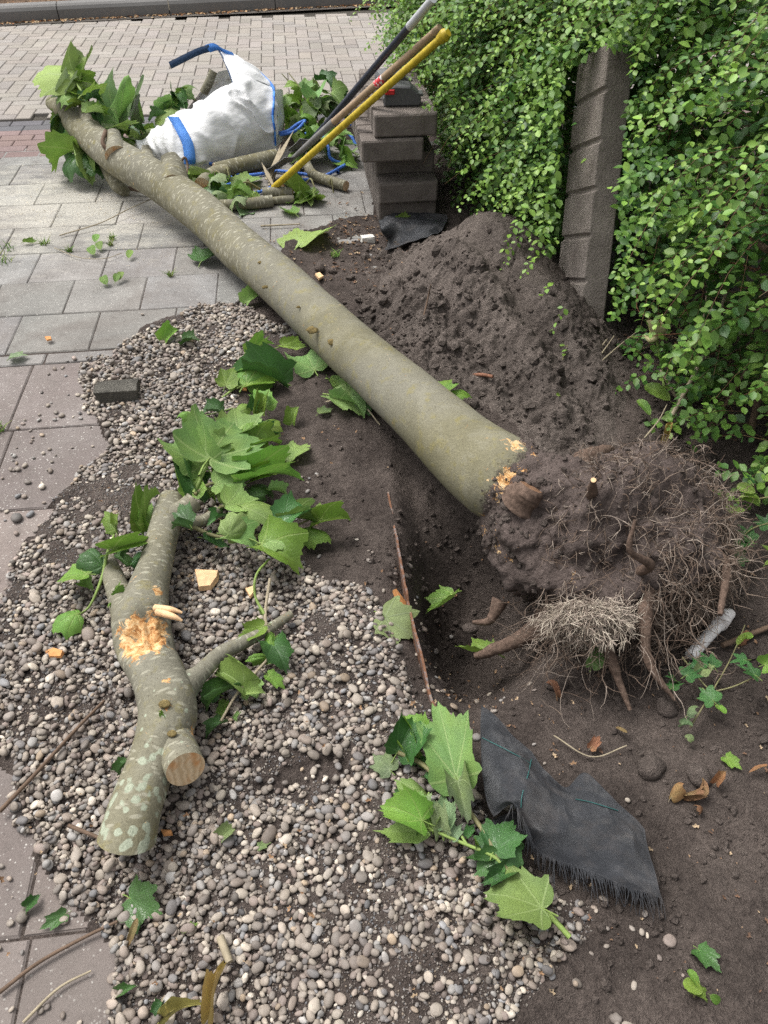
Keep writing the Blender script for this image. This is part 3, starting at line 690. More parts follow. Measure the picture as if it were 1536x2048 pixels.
for s in range(8):
    ks = [k for k in range(len(pebs)) if k not in big and pebs[k][3] == s]
    V, F = stamp(shapes[s], ICO2[1], np.array([pebs[k][0] for k in ks]), np.array([pebs[k][1] for k in ks]))
    Vs.append(V); Fs.append(F + off); off += len(V); Cs.append(np.repeat(np.array([pebs[k][2] for k in ks]), len(shapes[s]), 0))
kind(tag(put('gravel', mesh('gravel', np.vstack(Vs), np.vstack(Fs), True, {'Col': np.vstack(Cs)}, None, M_PEB_S)), 'bed of rounded grey and tan pebbles spilled over the slabs', 'gravel'), 'stuff')

fe = np.argwhere((idm < 0) & inpoly(*proj(CXG, CYG, 0 * CXG), PEB_POLY) & ~slab_visible(CXG, CYG)); fe = fe[pr.choice(len(fe), min(15000, len(fe)), replace=False)]
OCT = np.array([(1, 0, 0), (-1, 0, 0), (0, 1, 0), (0, -1, 0), (0, 0, .8), (0, 0, -.8)], float); OCF = np.array([(0, 2, 4), (2, 1, 4), (1, 3, 4), (3, 0, 4), (2, 0, 5), (1, 2, 5), (3, 1, 5), (0, 3, 5)])
gr_ = pr.uniform(.0010, .0032, len(fe)); V, F = stamp(OCT, OCF, rot_batch(len(fe), 1.5, pr) * gr_[:, None, None], np.stack([cx[fe[:, 1]], cy[fe[:, 0]], hm[fe[:, 0], fe[:, 1]] + .0008], -1))
kind(tag(put('grit', mesh('gravel_grit', V, F, False, {'Col': np.repeat(PAL[pr.integers(0, len(PAL), len(fe))] * pr.uniform(.4, 1.0, (len(fe), 1)), 6, 0)}, None, M_PEB_S)), 'fine soil grit between the pebbles', 'grit'), 'stuff')
# rusty steel edging strip
ep = [P(776, 985, 0.0), P(790, 1060, 0.0), P(806, 1150, 0.0), P(822, 1230, 0.0), P(845, 1320, 0.0), P(864, 1400, 0.0), P(905, 1480, -0.005)]
C = catmull(ep, 60); Tn, U, W = frames(C); nz = 0.004 * fbm(xyz(C[:, 0] * 30, C[:, 1] * 30), 3, 71)
pts = []
for i in range(60):
    w_ = 0.003; t = 0.004 + nz[i] * 4.5
    for (s_, z_) in ((-w_, -0.12), (-w_, t), (w_, t), (w_, -0.12)): pts.append((C[i][0] + U[i][0] * s_, C[i][1] + U[i][1] * s_, z_))
g = G('rusty_steel', 0.85, 0.3); p = g.pos(); n = g.noise(p, 40, 5, 0.7)
g.base(g.ramp(n, [(0.3, (0.09, 0.05, 0.035)), (0.5, (0.16, 0.075, 0.04)), (0.6, (0.16, 0.14, 0.14)), (0.75, (0.34, 0.20, 0.06))])); g.bump(n, 0.6, 0.004)
tag(put('edging_strip', mesh('edging_strip', pts, grid_faces(60, 4, True), False, None, None, g.m)), 'thin rusty steel edging strip between the pebbles and the pit', 'edging')

# ------------------------------------------------------------------ leaves
def plane_outline(seed, lobes=1.0):
    r = random.Random(seed); asy = r.uniform(.02, .14); ph = r.uniform(0, 6.28)
    half = [(0, 1.0), (3, .93), (7, .89), (9, .915), (14, .83), (19, .785), (22, .81), (27, .755), (32, .765), (36, .81), (38, .80), (42, .86), (46, .93), (49, .83), (54, .77), (57, .79), (63, .69), (68, .645), (72, .665), (78, .61), (84, .63), (90, .67),
            (94, .55), (102, .47), (112, .39), (128, .27), (150, .10)]
    out = []
    for sgn in (1, -1):
        seq = half if sgn == 1 else half[1:]
        pts = []
        for a, q in seq:
            q2 = q - (0.16 * lobes * (1 - abs(math.cos(math.radians(a * 180 / 46)))) if a < 92 else 0)
            pts.append((sgn * math.radians(a * r.uniform(.98, 1.02)), q2 * r.uniform(.93, 1.06) * (1 + asy * math.sin(math.radians(a) * sgn + ph)) * (.9 if sgn < 0 and asy > .07 else 1)))
        out.append(pts)
    return list(reversed(out[1])) + out[0]
def ivy_outline(seed):
    half = [(0, 1), (8, .72), (18, .5), (26, .45), (34, .6), (48, .82), (58, .6), (70, .45), (84, .55), (100, .62), (118, .48), (140, .3), (160, .16)]
    return [(-math.radians(a), q) for a, q in reversed(half[1:])] + [(math.radians(a), q) for a, q in half]
def oval_outline(seed, wd=.62):
    out = []
    for k in range(-12, 13):
        t = k / 12; th = t * math.pi * .97; u = .5 + .5 * math.cos(th); v = .5 * wd * math.sin(th) * (0.85 + .3 * u) * (1.1 if k % 2 else 1)
        out.append((math.atan2(v, u), math.hypot(u, v)))
    return out
def leaf_mesh(name, outline, mats, fold=0.1, bend=0.15, wave=0.05, quilt=0.03, seed=0, petiole=0.35, tipcurl=0.0, kv=.5, ku=.4):
    r = random.Random(seed * 7 + 3); ph = r.uniform(0, 6.28); ph2 = r.uniform(0, 6.28)
    rings = (0.3, 0.6, 0.85, 1.0); V = [(0, 0)]; n = len(outline)
    for f in rings:
        for a, q in outline: V.append((f * q * math.cos(a), f * q * math.sin(a)))
    V = np.array(V); u, v = V[:, 0], V[:, 1]; rad = np.hypot(u, v); ang = np.arctan2(v, u)
    z = fold * np.abs(v) - bend * u * u + wave * np.sin(2.6 * ang + ph) * rad ** 2 * 1.6 + wave * .6 * np.sin(9 * u + 5 * v + ph2) * rad - quilt * np.cos(ang / math.radians(46) * 2 * math.pi) * rad * (np.abs(ang) < 1.7)
    z = z - 0.35 * bend * np.clip(np.abs(v) - .25, 0, 1) ** 1.5 + 0.02 * np.sin(14 * ang + ph) * rad ** 2
    z = z + tipcurl * np.clip(np.abs(v) - .3, 0, 1) ** 2 * 4
    z = z * .55
    vv = np.sin(kv * v) / kv; z = z * np.cos(kv * v) + (1 - np.cos(kv * v)) / kv
    uu = np.sin(ku * u) / ku + z * np.sin(ku * u); z = z * np.cos(ku * u) - (1 - np.cos(ku * u)) / ku
    i1 = 1 + 3 * n + int(np.argmin([abs(a) for a, q in outline])); tx, tzz = uu[i1], z[i1]; L1 = math.hypot(tx, tzz); ca, sa_ = tx / L1, tzz / L1
    uu, z = (uu * ca + z * sa_) / L1, (-uu * sa_ + z * ca) / L1; vv = vv / L1
    P3 = np.stack([uu, vv, z], -1); F = []
    for i in range(n - 1): F.append((0, 1 + i, 2 + i))
    for k in range(len(rings) - 1):
        a, b = 1 + k * n, 1 + (k + 1) * n
        for i in range(n - 1): F.append((a + i, b + i, b + i + 1, a + i + 1))
    mi = [0] * len(F); uv = [(x, y) for x, y in V]
    if petiole > 0:
        b0 = len(P3); pc = [(0.02, 0, 0.004), (-petiole * .5, 0.015, -0.03), (-petiole, 0.0, -0.09)]; pv = []
        for k, c in enumerate(pc):
            rr = .013 + .006 * k
            for a in range(4): pv.append((c[0], c[1] + rr * math.cos(a * 1.571), c[2] + rr * math.sin(a * 1.571)))
        P3 = np.vstack([P3, pv]); uv += [(0, 0)] * len(pv)
        for k in range(2):
            for a in range(4): F.append((b0 + k*4 + a, b0 + k*4 + (a+1) % 4, b0 + k*4 + 4 + (a+1) % 4, b0 + k*4 + 4 + a)); mi.append(1)
    return mesh(name, P3, F, True, None, uv, mats, mi)
LM = {}
for key in 'tdupyb':
    LM[key] = []
    for s in range(7):
        dry = key in 'yb'
        LM[key].append(leaf_mesh('leaf', plane_outline(s * 3 + ord(key), random.Random(s).uniform(-.1, .6)), [LMAT[key], M_STEMG if not dry else M_TWIG_P],
            fold=(0.10, 0.26, 0.45, -0.12, 0.18, 0.62, 0.34)[s] * (1.6 if dry else 1), bend=(0.12, 0.24, 0.34, 0.2, -0.10, 0.28, 0.45)[s] * (1.7 if dry else 1), wave=0.08 + .03 * (s % 3) + (.12 if dry else 0), quilt=0.02, seed=s, petiole=0.28, tipcurl=(0, .2, 0, -.3, .1, 0, .3)[s], kv=(.8, 1.6, 2.4, -1.5, 1.0, 3.0, -2.2)[s] * (1.3 if dry else 1), ku=(.5, .9, 1.3, .9, -.5, 1.1, 1.6)[s]))
LM['i'] = [leaf_mesh('ivy_leaf', ivy_outline(s), [ML_IVY, M_STEMG], 0.1, 0.1, 0.05, 0.0, s, 0.4) for s in range(3)]
LM['o'] = [leaf_mesh('leaf', oval_outline(s, .68), [ML_TOP, M_STEMG], 0.15 + .1 * s, 0.12, 0.03, 0.0, s, 0.12) for s in range(3)]
LM['w'] = [leaf_mesh('leaf', oval_outline(s, .45), [ML_DRY, M_TWIG], 0.35, 0.2, 0.1, 0.0, s, 0.1) for s in range(3)]
_lc = [0]
def leafM(B, T, width=1.0, roll=0.0, bank=None):
    B, T = Vector(B), Vector(T); x = T - B; L = max(x.length, 1e-4); xn = x / L
    up = Vector((0, 0, 1)); z = up - xn * up.dot(xn)
    if z.length < 0.05: z = Vector((0, -1, 0.3)); z = z - xn * z.dot(xn)
    z.normalize(); z = Matrix.Rotation(roll, 3, xn) @ z; y = z.cross(xn)
    return Matrix(((xn.x * L, y.x * L * width, z.x * L, B.x), (xn.y * L, y.y * L * width, z.y * L, B.y), (xn.z * L, y.z * L * width, z.z * L, B.z), (0, 0, 0, 1)))
def add_leaf(parent, B, T, key='t', width=1.0, roll=0.0, var=None, tint=None, name=None):
    _lc[0] += 1; v = var if var is not None else (_lc[0] * 5 + _lc[0] // 3) % len(LM[key])
    roll = roll + random.Random(_lc[0] * 3).uniform(-.38, .38); width = width * random.Random(_lc[0] * 9).uniform(.78, 1.0)
    o = put(name or ('ivy_leaf' if key == 'i' else 'leaf'), LM[key][v], parent, leafM(B, T, width, roll))
    r = random.Random(_lc[0]); t = r.uniform(.70, 1.2); o.color = tint or (t * r.uniform(.85, 1.22), t, t * r.uniform(.85, 1.1), 1)
    return o
def gp(x, y, dz=0.0):
    """point on the soil / paving seen at picture position x,y, lifted dz"""
    q = P(x, y, 0)
    for _ in range(4):
        z = max(tz(q.x, q.y), -0.2); z = max(z, 0.0) if _LS[_look(q.x, q.y)] else z
        q = P(x, y, z)
    q.z += dz; return q

# ------------------------------------------------------------------ the fallen tree
tree = thing('fallen_tree', P(1010, 1000, 0.0), 'long felled plane tree trunk lying diagonally with its soil-covered root ball uprooted', 'tree')
TP = [P(1040, 985, 0.20), P(1000, 955, 0.207), P(932, 905, 0.195), P(850, 828, 0.185), P(757, 745, 0.170), P(700, 696, 0.160), P(640, 640, 0.150), P(560, 565, 0.140), P(481, 498, 0.140), P(410, 432, 0.155), P(345, 382, 0.175), P(286, 345, 0.195), P(228, 311, 0.215), P(180, 272, 0.235), P(150, 240, 0.255)]
TR = [0.105, 0.121, 0.112, 0.103, 0.098, 0.096, 0.095, 0.095, 0.096, 0.094, 0.092, 0.090, 0.086, 0.080, 0.072]
woodpts = [(P(1028, 905, 0.30), 0.035), (P(1008, 950, 0.31), 0.035), (P(962, 1050, 0.15), 0.03)]
def trunk_attrs(V, s):
    wd = sum(near(V, c, r) for c, r in woodpts)
    return {'lent': np.clip(0.12 + 0.75 * sstep(0.35, 0.8, s), 0, 1), 'wood': np.clip(wd * 1.1, 0, 1), 'soil': np.clip(0.95 - s * 11, 0, 1), 'lichen': 0 * s}
tube('trunk', TP, TR, M_BARK, tree, 150, 40, 0.055, 4.5, 3, trunk_attrs, M_SAWN)
zero = lambda V, s: {'lent': 0 * s + .75, 'wood': 0 * s, 'soil': 0 * s, 'lichen': 0 * s}
# end fork, sawn stubs and prop branch
tube('branch_stub', [P(165, 255, .25), P(135, 228, .285), P(104, 206, .30)], [0.06, 0.045, 0.037], M_BARK, tree, 14, 18, 0.05, 14, 4, zero, M_SAWN)
tube('branch_stub', [P(190, 280, .24), P(178, 240, .30), P(170, 216, .335)], [0.062, 0.045, 0.035], M_BARK, tree, 12, 18, 0.06, 14, 5, zero, M_SAWN)
tube('branch_stub', [P(235, 312, .25), P(230, 285, .285), P(226, 268, .31)], [0.06, 0.04, 0.036], M_BARK, tree, 10, 18, 0.06, 14, 6, zero, M_SAWN)
tube('branch_stub', [P(300, 345, .22), P(294, 312, .26), P(291, 291, .30)], [0.055, 0.034, 0.018], M_BARK, tree, 12, 16, 0.16, 22, 7, zero, M_SAWN)
tube('branch_stub', [P(350, 375, .20), P(345, 335, .25), P(337, 312, .29)], [0.075, 0.055, 0.040], M_BARK, tree, 12, 18, 0.12, 18, 8, zero, M_SAWN)
tube('branch_stub', [P(190, 290, .19), P(216, 340, .10), P(236, 372, .05), P(256, 385, .012)], [0.035, 0.034, 0.036, 0.026], M_BARK, tree, 16, 14, 0.08, 18, 9, zero, M_SAWN)
tube('twig', [P(226, 372, .05), P(265, 378, .03), P(298, 386, .02)], [0.014, 0.011, 0.009], M_TWIG, tree, 10, 8, 0.05)
tube('twig', [P(360, 325, .23), P(370, 315, .25), P(375, 330, .22), P(374, 348, .2)], [0.007, 0.006, 0.006, 0.004], M_TWIG, tree, 14, 6, 0.02)
tube('twig', [P(215, 300, .27), P(205, 285, .30), P(212, 262, .33)], [0.012, 0.010, 0.011], M_TWIG, tree, 8, 8, 0.08)
tube('twig', [P(158, 228, .30), P(175, 200, .36), P(180, 172, .40)], [0.012, 0.010, 0.008], M_TWIG, tree, 10, 8, 0.05)
# knots
for i, (x, y) in enumerate([(624, 660), (664, 684), (520, 525), (530, 574), (597, 614)]):
    ks_ = (1.5, 1.2, .7, .8, .55)[i]; q = P(x, y, 0.2195); d = (Vector((0, 0, H)) - q).normalized()
    v = ICO2[0] * np.array([0.014 * ks_, 0.010 * ks_, 0.0030]) * (1 + .5 * fbm(ICO2[0] * 3, 2, i))[:, None]
    put('knot', mesh('knot', v, ICO2[1], True, None, None, mat_simple('knot_bark', (0.15, 0.115, 0.05), .9, .1, .6, 120, .8) if i == 0 else bpy.data.materials['knot_bark']), tree, Matrix.Translation(q) @ Vector((0.2, -0.45, .85)).to_track_quat('Z', 'Y').to_matrix().to_4x4())
# leaves still on the top end
def leaves_px(parent, rows, jitter=0.0):
    """rows: base x,y,z  tip x,y,z  key width roll"""
    for r_ in rows:
        (bx, by, bz, tx, ty, tz_, key) = r_[:7]; wd = r_[7] if len(r_) > 7 else 1.0; rl = r_[8] if len(r_) > 8 else 0.0
        add_leaf(parent, P(bx, by, bz), P(tx, ty, tz_), key, wd, rl)
leaves_px(tree, [(150, 150, .46, 175, 118, .50, 'u', 1.0, .6), (152, 165, .45, 112, 140, .44, 'u'), (160, 160, .45, 200, 178, .40, 't', .7, .8), (150, 175, .42, 110, 185, .36, 't', 1, -.5), (130, 185, .41, 155, 165, .43, 'p', .7),
    (165, 190, .42, 205, 185, .38, 't', .8), (175, 200, .40, 210, 210, .36, 'd', .9), (170, 205, .38, 130, 222, .34, 't', .8, .4), (150, 195, .40, 128, 205, .35, 'u', .9), (185, 215, .37, 225, 232, .31, 't', .8, -.4), (190, 225, .34, 200, 258, .27, 'd', .8),
    (175, 225, .36, 215, 240, .31, 'u', .8), (122, 230, .28, 128, 295, .10, 'd', .7, .9), (118, 228, .28, 108, 280, .14, 't', .6, -.8), (135, 250, .24, 140, 330, .05, 'd', .75, .5), (165, 300, .16, 110, 348, .03, 't', .8), (165, 305, .16, 142, 368, .03, 'd', .9, .3), (170, 305, .16, 185, 372, .02, 'u', .9, -.3), (175, 310, .15, 215, 365, .03, 'd', .8, -.4),
    (160, 310, .12, 105, 330, .05, 't', .9, .6), (215, 255, .28, 255, 262, .2, 't', .9), (235, 250, .2, 290, 243, .14, 'u', .9), (245, 255, .18, 280, 275, .1, 't', .8), (250, 265, .15, 295, 268, .06, 'd', .8), (250, 285, .1, 280, 300, .05, 't', .8), (235, 245, .2, 262, 232, .15, 'p', .8), (150, 135, .48, 160, 105, .55, 'u', .9, -.4), (185, 190, .4, 195, 205, .36, 't')])
# a leaf or two pinned behind the trunk
leaves_px(tree, [(860, 800, .08, 905, 760, .09, 't', .9), (885, 805, .07, 945, 798, .07, 't', .8, .4)])

# root ball: flaring soil-caked butt, thick roots, cut roots and a mass of fibres
def root_ball():
    pth = [P(955, 915, .20), P(1012, 958, .20), P(1062, 1000, .17), P(1115, 1045, .13), P(1200, 1075, .11), P(1290, 1078, .10), P(1365, 1085, .08), P(1420, 1095, .05)]
    rad = [.100, .122, .165, .215, .235, .225, .17, .06]; n, seg = 150, 110
    V_, F_, uv_, s_ = tube_geo(pth, rad, n, seg, 0, cap=False)
    cen = np.repeat(V_.reshape(n, seg, 3).mean(1), seg, 0); d = V_ - cen; ang = np.arctan2(d[:, 2], d[:, 1]); f = np.clip((s_ - .06) / .25, 0, 1)
    lob = .10 * np.sin(ang * 3 + 1.0 + s_ * 5) + .07 * np.sin(ang * 5 + 2.2 - s_ * 9)
    k = f * (lob + .30 * fbm(V_ * 7, 4, 81) - .16 * np.abs(fbm(V_ * 15, 3, 84)) + .10 * fbm(V_ * 38, 4, 82)) + .06 * fbm(V_ * 22, 4, 83)
    V_ = cen + d * (1 + k)[:, None]
    for (c, r_, a) in ((P(1225, 1125, .14), .055, .85), (P(1290, 1165, .06), .06, .8), (P(1330, 1110, .10), .04, .6), (P(1110, 1190, 0), .06, .5), (P(1170, 1170, .06), .04, .6)): V_ = V_ + (cen - V_) * (a * near(V_, c, r_))[:, None]
    wd_ = near(V_, P(1022, 905, .31), .05) * .72 + near(V_, P(1003, 955, .29), .055) * .75 + near(V_, P(1035, 1085, .13), .055) * .95 + near(V_, P(1008, 1060, .15), .035) * .6 + near(V_, P(1070, 1120, .1), .04) * .5 + near(V_, P(970, 1080, .08), .04) * .5
    return V_, F_, uv_, s_, np.clip(wd_, 0, 1)
rbV, rbF, uvb, sb, wd = root_ball()
put('root_ball', mesh('root_ball', rbV, rbF, True, {'lent': 0 * wd, 'wood': wd, 'soil': np.clip(.30 + (sb - .03) * 9, 0, 1.2) * (1 - .5 * wd), 'lichen': 0 * wd}, uvb, M_BARK), tree)
rs_ = np.random.default_rng(71); pk = rs_.choice(len(rbV), 2600); pk = pk[sb[pk] > .14]; rr_ = .002 + .011 * rs_.uniform(0, 1, len(pk)) ** 4
bV, bF = ICO1; Vc, Fc = stamp(bV * (1 + .5 * fbm(bV * 2, 2, 4))[:, None], bF, rot_batch(len(pk), 3.1, rs_) * rr_[:, None, None], rbV[pk])
kind(put('clinging_soil', mesh('clinging_soil', Vc, Fc, False, None, None, M_CLOD), tree), 'stuff')
def root(path, radii, seed, endmat=None): return tube('root', path, radii, M_ROOT, tree, 40, 12, 0.32, 38, seed, None, endmat)
M_OLDCUT = mat_simple('old_root_cut', (.20, .115, .07), .9, .1, .6, 70, .8)
root([P(1035, 1008, .245), P(1054, 985, .285), P(1061, 973, .300)], [.050, .042, .030], 1, M_OLDCUT)          # sawn root near the butt
root([PD(1150, 1180, 1.38), PD(1060, 1265, 1.30), PD(985, 1300, 1.28), PD(950, 1312, 1.28)], [.04, .024, .016, .010], 2, M_SAWN)
root([PD(1190, 960, 1.66), PD(1160, 925, 1.75), PD(1200, 905, 1.80), PD(1222, 898, 1.84)], [.03, .028, .022, .014], 3, M_CHIP_O)
root([PD(1290, 990, 1.6), PD(1340, 930, 1.72), PD(1380, 960, 1.70), PD(1420, 1010, 1.62), PD(1400, 1040, 1.55)], [.04, .03, .024, .018, .012], 4)
root([PD(1180, 1000, 1.42), PD(1185, 975, 1.38), PD(1187, 960, 1.36)], [.016, .011, .007], 5, M_CHIP)
root([PD(1330, 1050, 1.45), PD(1400, 1090, 1.36), PD(1450, 1130, 1.30), PD(1440, 1230, 1.16)], [.028, .018, .013, .006], 6)
root([PD(1300, 1150, 1.3), PD(1290, 1250, 1.16), PD(1300, 1330, 1.08), PD(1350, 1400, 1.02)], [.022, .015, .010, .004], 7)
root([PD(1135, 1175, 1.32), PD(1150, 1210, 1.24), PD(1180, 1260, 1.16)], [.022, .016, .012], 8)
root([PD(1200, 1250, 1.2), PD(1230, 1340, 1.1), PD(1260, 1420, 1.02)], [.018, .012, .005], 9)
root([PD(1260, 1150, 1.3), PD(1300, 1130, 1.24), PD(1260, 1100, 1.22), PD(1270, 1040, 1.25)], [.014, .011, .008, .004], 10)
root([PD(1000, 1200, 1.4), PD(980, 1240, 1.36), PD(945, 1245, 1.36)], [.022, .012, .005], 11, M_CHIP)
root([PD(1330, 920, 1.75), PD(1300, 940, 1.72), PD(1250, 960, 1.65)], [.012, .018, .024], 12)
def strands(starts, dirs, L, n, curl, droop, seed, branch=2):
    r = np.random.default_rng(seed); out = []
    for s, d in zip(starts, dirs):
        p = np.array(s, float); d = np.array(d, float); d /= np.linalg.norm(d) + 1e-9; pts = [p.copy()]; ln = L * r.uniform(.45, 1.3); w_ = r.normal(0, 1, 3)
        for k in range(n):
            w_ = w_ * .6 + r.normal(0, 1, 3) * .8; d = d + curl * w_ + np.array([0, 0, -droop]); d /= np.linalg.norm(d); p = p + d * ln / n; pts.append(p.copy())
        out.append(np.array(pts))
        for b in range(branch):
            k = r.integers(1, n); q = pts[k].copy(); e = d + r.normal(0, .8, 3); e /= np.linalg.norm(e); bp = [q.copy()]
            for j in range(max(3, n // 2)): e = e + curl * r.normal(0, 1, 3) + np.array([0, 0, -droop]); e /= np.linalg.norm(e); q = q + e * ln / n * .8; bp.append(q.copy())
            out.append(np.array(bp))
    return out
fr = np.random.default_rng(91)
cen_ = np.repeat(rbV.reshape(150, 110, 3).mean(1), 110, 0); nrm = rbV - cen_; nrm /= np.linalg.norm(nrm, axis=1)[:, None] + 1e-9; nrm[:, 0] += .35 * np.clip((sb - .5) * 2, 0, 1); nrm /= np.linalg.norm(nrm, axis=1)[:, None] + 1e-9
U_, V_ = proj(rbV[:, 0], rbV[:, 1], rbV[:, 2]); cand = np.where((nrm[:, 1] < 0.45) & (U_ > 1080) & (sb > .3))[0]
wgt = sstep(1100, 1350, U_[cand]) * .8 + sstep(1080, 1220, V_[cand]) * 1.2 + .04; wgt /= wgt.sum()
ids = fr.choice(cand, 1500, p=wgt)
st = strands(rbV[ids], nrm[ids] + fr.normal(0, .5, (1500, 3)), 0.095, 8, .30, .16, 92, 3)
ids2 = fr.choice(cand, 500); st2 = strands(rbV[ids2] + nrm[ids2] * 0.002, np.cross(nrm[ids2], fr.normal(0, 1, (500, 3))) + nrm[ids2] * .15, .06, 6, .35, .1, 93, 1)
q = [PD(fr.uniform(1080, 1420), fr.uniform(1230, 1330), fr.uniform(1.1, 1.35)) for _ in range(260)]
st3 = strands([tuple(x) for x in q], [(fr.normal(-.25, .5), fr.normal(-.35, .3), -.6) for _ in q], .17, 10, .26, .06, 94, 2)
st = st + st2 + st3
st = [s for s in st if s[:, 2].min() > -0.3]
V, F, tid = multi_tube(st, fr.uniform(.0006, .0015, len(st)), .0004, 3)
cols = np.array([(0.15, 0.11, 0.085), (0.22, 0.17, 0.135), (0.29, 0.24, 0.20), (0.12, 0.085, 0.065)])[fr.integers(0, 4, len(st))]
g = G('fine_root_fibre', 0.9, 0.15); g.base(g.attr('Col', 'Color')); M_ROOTF = g.m
kind(put('fine_roots', mesh('fine_roots', V, F, True, {'Col': cols[tid]}, None, M_ROOTF), tree), 'stuff')
# pale tuft of young feeder roots
n_ = 620
fa = fr.uniform(math.radians(-172), math.radians(-2), n_); dirs = np.stack([np.cos(fa) * 1.15, -.35 + fr.normal(0, .16, n_), np.sin(fa) * .75], -1)
starts = np.array(tuple(PD(1172, 1215, 1.18))) + fr.normal(0, 1, (n_, 3)) * np.array((.022, .012, .014)) + dirs * fr.uniform(0, .055, (n_, 1))
st = strands(starts, dirs, .058, 6, .16, .015, 95, 6)
V, F, tid = multi_tube(st, .0011, .0005, 3); cc = np.array([(0.42, 0.36, 0.29), (0.34, 0.28, 0.235), (0.50, 0.44, 0.36), (0.26, 0.21, 0.175)])[fr.integers(0, 4, len(st))]
kind(put('root_tuft', mesh('root_tuft', V, F, True, {'Col': cc[tid]}, None, M_ROOTF), tree), 'stuff')

# loose clods round the root ball
r_ = random.Random(4)
for i, (x, y, s) in enumerate([(1285, 935, .035), (1180, 1330, .03), (1330, 1420, .028), (1110, 1370, .03), (1300, 1540, .035), (1395, 1555, .03), (940, 1260, .022), (1120, 520, .012), (640, 540, .03), (665, 545, .022)]):
    v = ICO3[0] * (1 + .3 * fbm(ICO3[0] * 1.6 + i, 4, i))[:, None] * np.array([s, s * .8, s * .65]); q = gp(x, y, s * .3)
    tag(put('soil_clod', mesh('soil_clod', v, ICO3[1], True, None, None, M_CLOD), None, Matrix.Translation(q) @ Matrix.Rotation(i, 4, 'Z')),
        'dark lump of broken soil ' + ['above the root ball', 'under the pale root tuft', 'below the hanging roots', 'beside the hanging roots left of the tuft', 'right of the black fabric', 'by the dry curled leaves', 'in the pit beside the root end', 'at the foot of the upright block', 'at the left foot of the soil heap by the trunk', 'small, beside the heap foot near the trunk'][i], 'soil clod', 'soil clods')

# ------------------------------------------------------------------ the sawn forked limb in the foreground
def C7(cx, cy, z): return P(50 + .4557 * cx, 950 + .4557 * cy, z)
limb = thing('cut_limb', C7(520, 1200, 0), 'forked lichen-spotted plane limb with sawn stubs lying on the pebbles', 'tree limb')
lz = 0.035
lp = [C7(448, 1600, .052 + lz), C7(490, 1440, .060 + lz), C7(545, 1290, .062 + lz), C7(605, 1150, .066 + lz), C7(625, 1030, .070 + lz), C7(585, 890, .072 + lz), C7(535, 760, .074 + lz), C7(515, 640, .076 + lz), C7(535, 520, .07 + lz), C7(570, 400, .065 + lz), C7(600, 280, .06 + lz), C7(628, 170, .06 + lz), C7(645, 105, .06 + lz)]
lr = [.055, .053, .052, .062, .064, .062, .070, .071, .055, .047, .043, .044, .038]
scar = [(C7(565, 680, .17), .052), (C7(495, 705, .17), .042), (C7(605, 640, .165), .042), (C7(430, 700, .165), .036), (C7(585, 510, .15), .022), (C7(740, 1140, .10), .024), (C7(755, 1180, .09), .02), (C7(610, 1010, .165), .014), (C7(630, 910, .16), .012), (C7(480, 800, .165), .012)]
def limb_attrs(V, s):
    wd_ = np.clip(sum(near(V, c, r) for c, r in scar), 0, 1)
    return {'lent': 0 * s + .55, 'wood': wd_, 'soil': 0 * s, 'lichen': np.clip(1.2 - s * 2.4, 0.45, .92)}
def other_attrs(lich): return lambda V, s: {'lent': 0 * s + .5, 'wood': np.clip(sum(near(V, c, r) for c, r in scar), 0, 1) * .9, 'soil': 0 * s, 'lichen': 0 * s + lich}
tube('trunk', lp, lr, M_BARK2, limb, 110, 36, 0.12, 8, 12, limb_attrs, M_SAWN, (0.15, .62, .60), [(c, r * 1.1, .30) for c, r in scar[:4]] + [(C7(740, 1140, .10), .02, .2)])
tube('branch_stub', [C7(600, 1090, .085), C7(668, 1212, .108), C7(704, 1292, .128)], [.050, .044, .040], M_BARK2, limb, 22, 26, .06, 14, 13, other_attrs(.55), M_SAWN)
tube('branch_stub', [C7(470, 640, .095), C7(415, 520, .08), C7(378, 420, .07), C7(366, 375, .068)], [.048, .031, .025, .021], M_BARK2, limb, 24, 20, .06, 14, 14, other_attrs(.3), M_SAWN)
tube('branch_stub', [C7(640, 190, .10), C7(700, 150, .11), C7(742, 112, .12)], [.034, .030, .029], M_BARK2, limb, 14, 18, .08, 16, 15, other_attrs(.3), M_SAWN)
tube('branch', [C7(700, 930, .09), C7(770, 870, .085), C7(860, 785, .07), C7(960, 735, .055), C7(1060, 680, .05), C7(1170, 610, .05)], [.036, .022, .0195, .017, .014, .010], M_BARK2, limb, 34, 14, .06, 20, 16, other_attrs(.5), M_SAWN)
tube('branch', [C7(720, 215, .10), C7(790, 195, .09), C7(850, 150, .10)], [.018, .016, .014], M_BARK2, limb, 12, 12, .06, 20, 17, other_attrs(.3), M_SAWN)
for k, pp in enumerate([[(570, 585), (640, 590), (690, 605)], [(580, 600), (650, 620), (690, 640)]]):
    tube('splinter', [C7(*pp[0], .160), C7(*pp[1], .168), C7(*pp[2], .160)], [.010, .008, .003], M_CHIP, limb, 8, 5, .1)
v = ICO3[0] * np.array([.013, .010, .006]); put('knot', mesh('knot', v, ICO3[1], True, None, None, bpy.data.materials['knot_bark']), limb, Matrix.Translation(C7(612, 1005, .168)))
put('knot', mesh('knot', v * .8, ICO3[1], True, None, None, bpy.data.materials['knot_bark']), limb, Matrix.Translation(C7(645, 1135, .155)))
v = ICO1[0] * np.array([.016, .012, .02]) * (1 + .4 * fbm(ICO1[0] * 2, 2, 3))[:, None]
put('splinter', mesh('splinter_lump', v, ICO1[1], False, None, None, M_CHIP), limb, Matrix.Translation(C7(632, 1305, .09)))

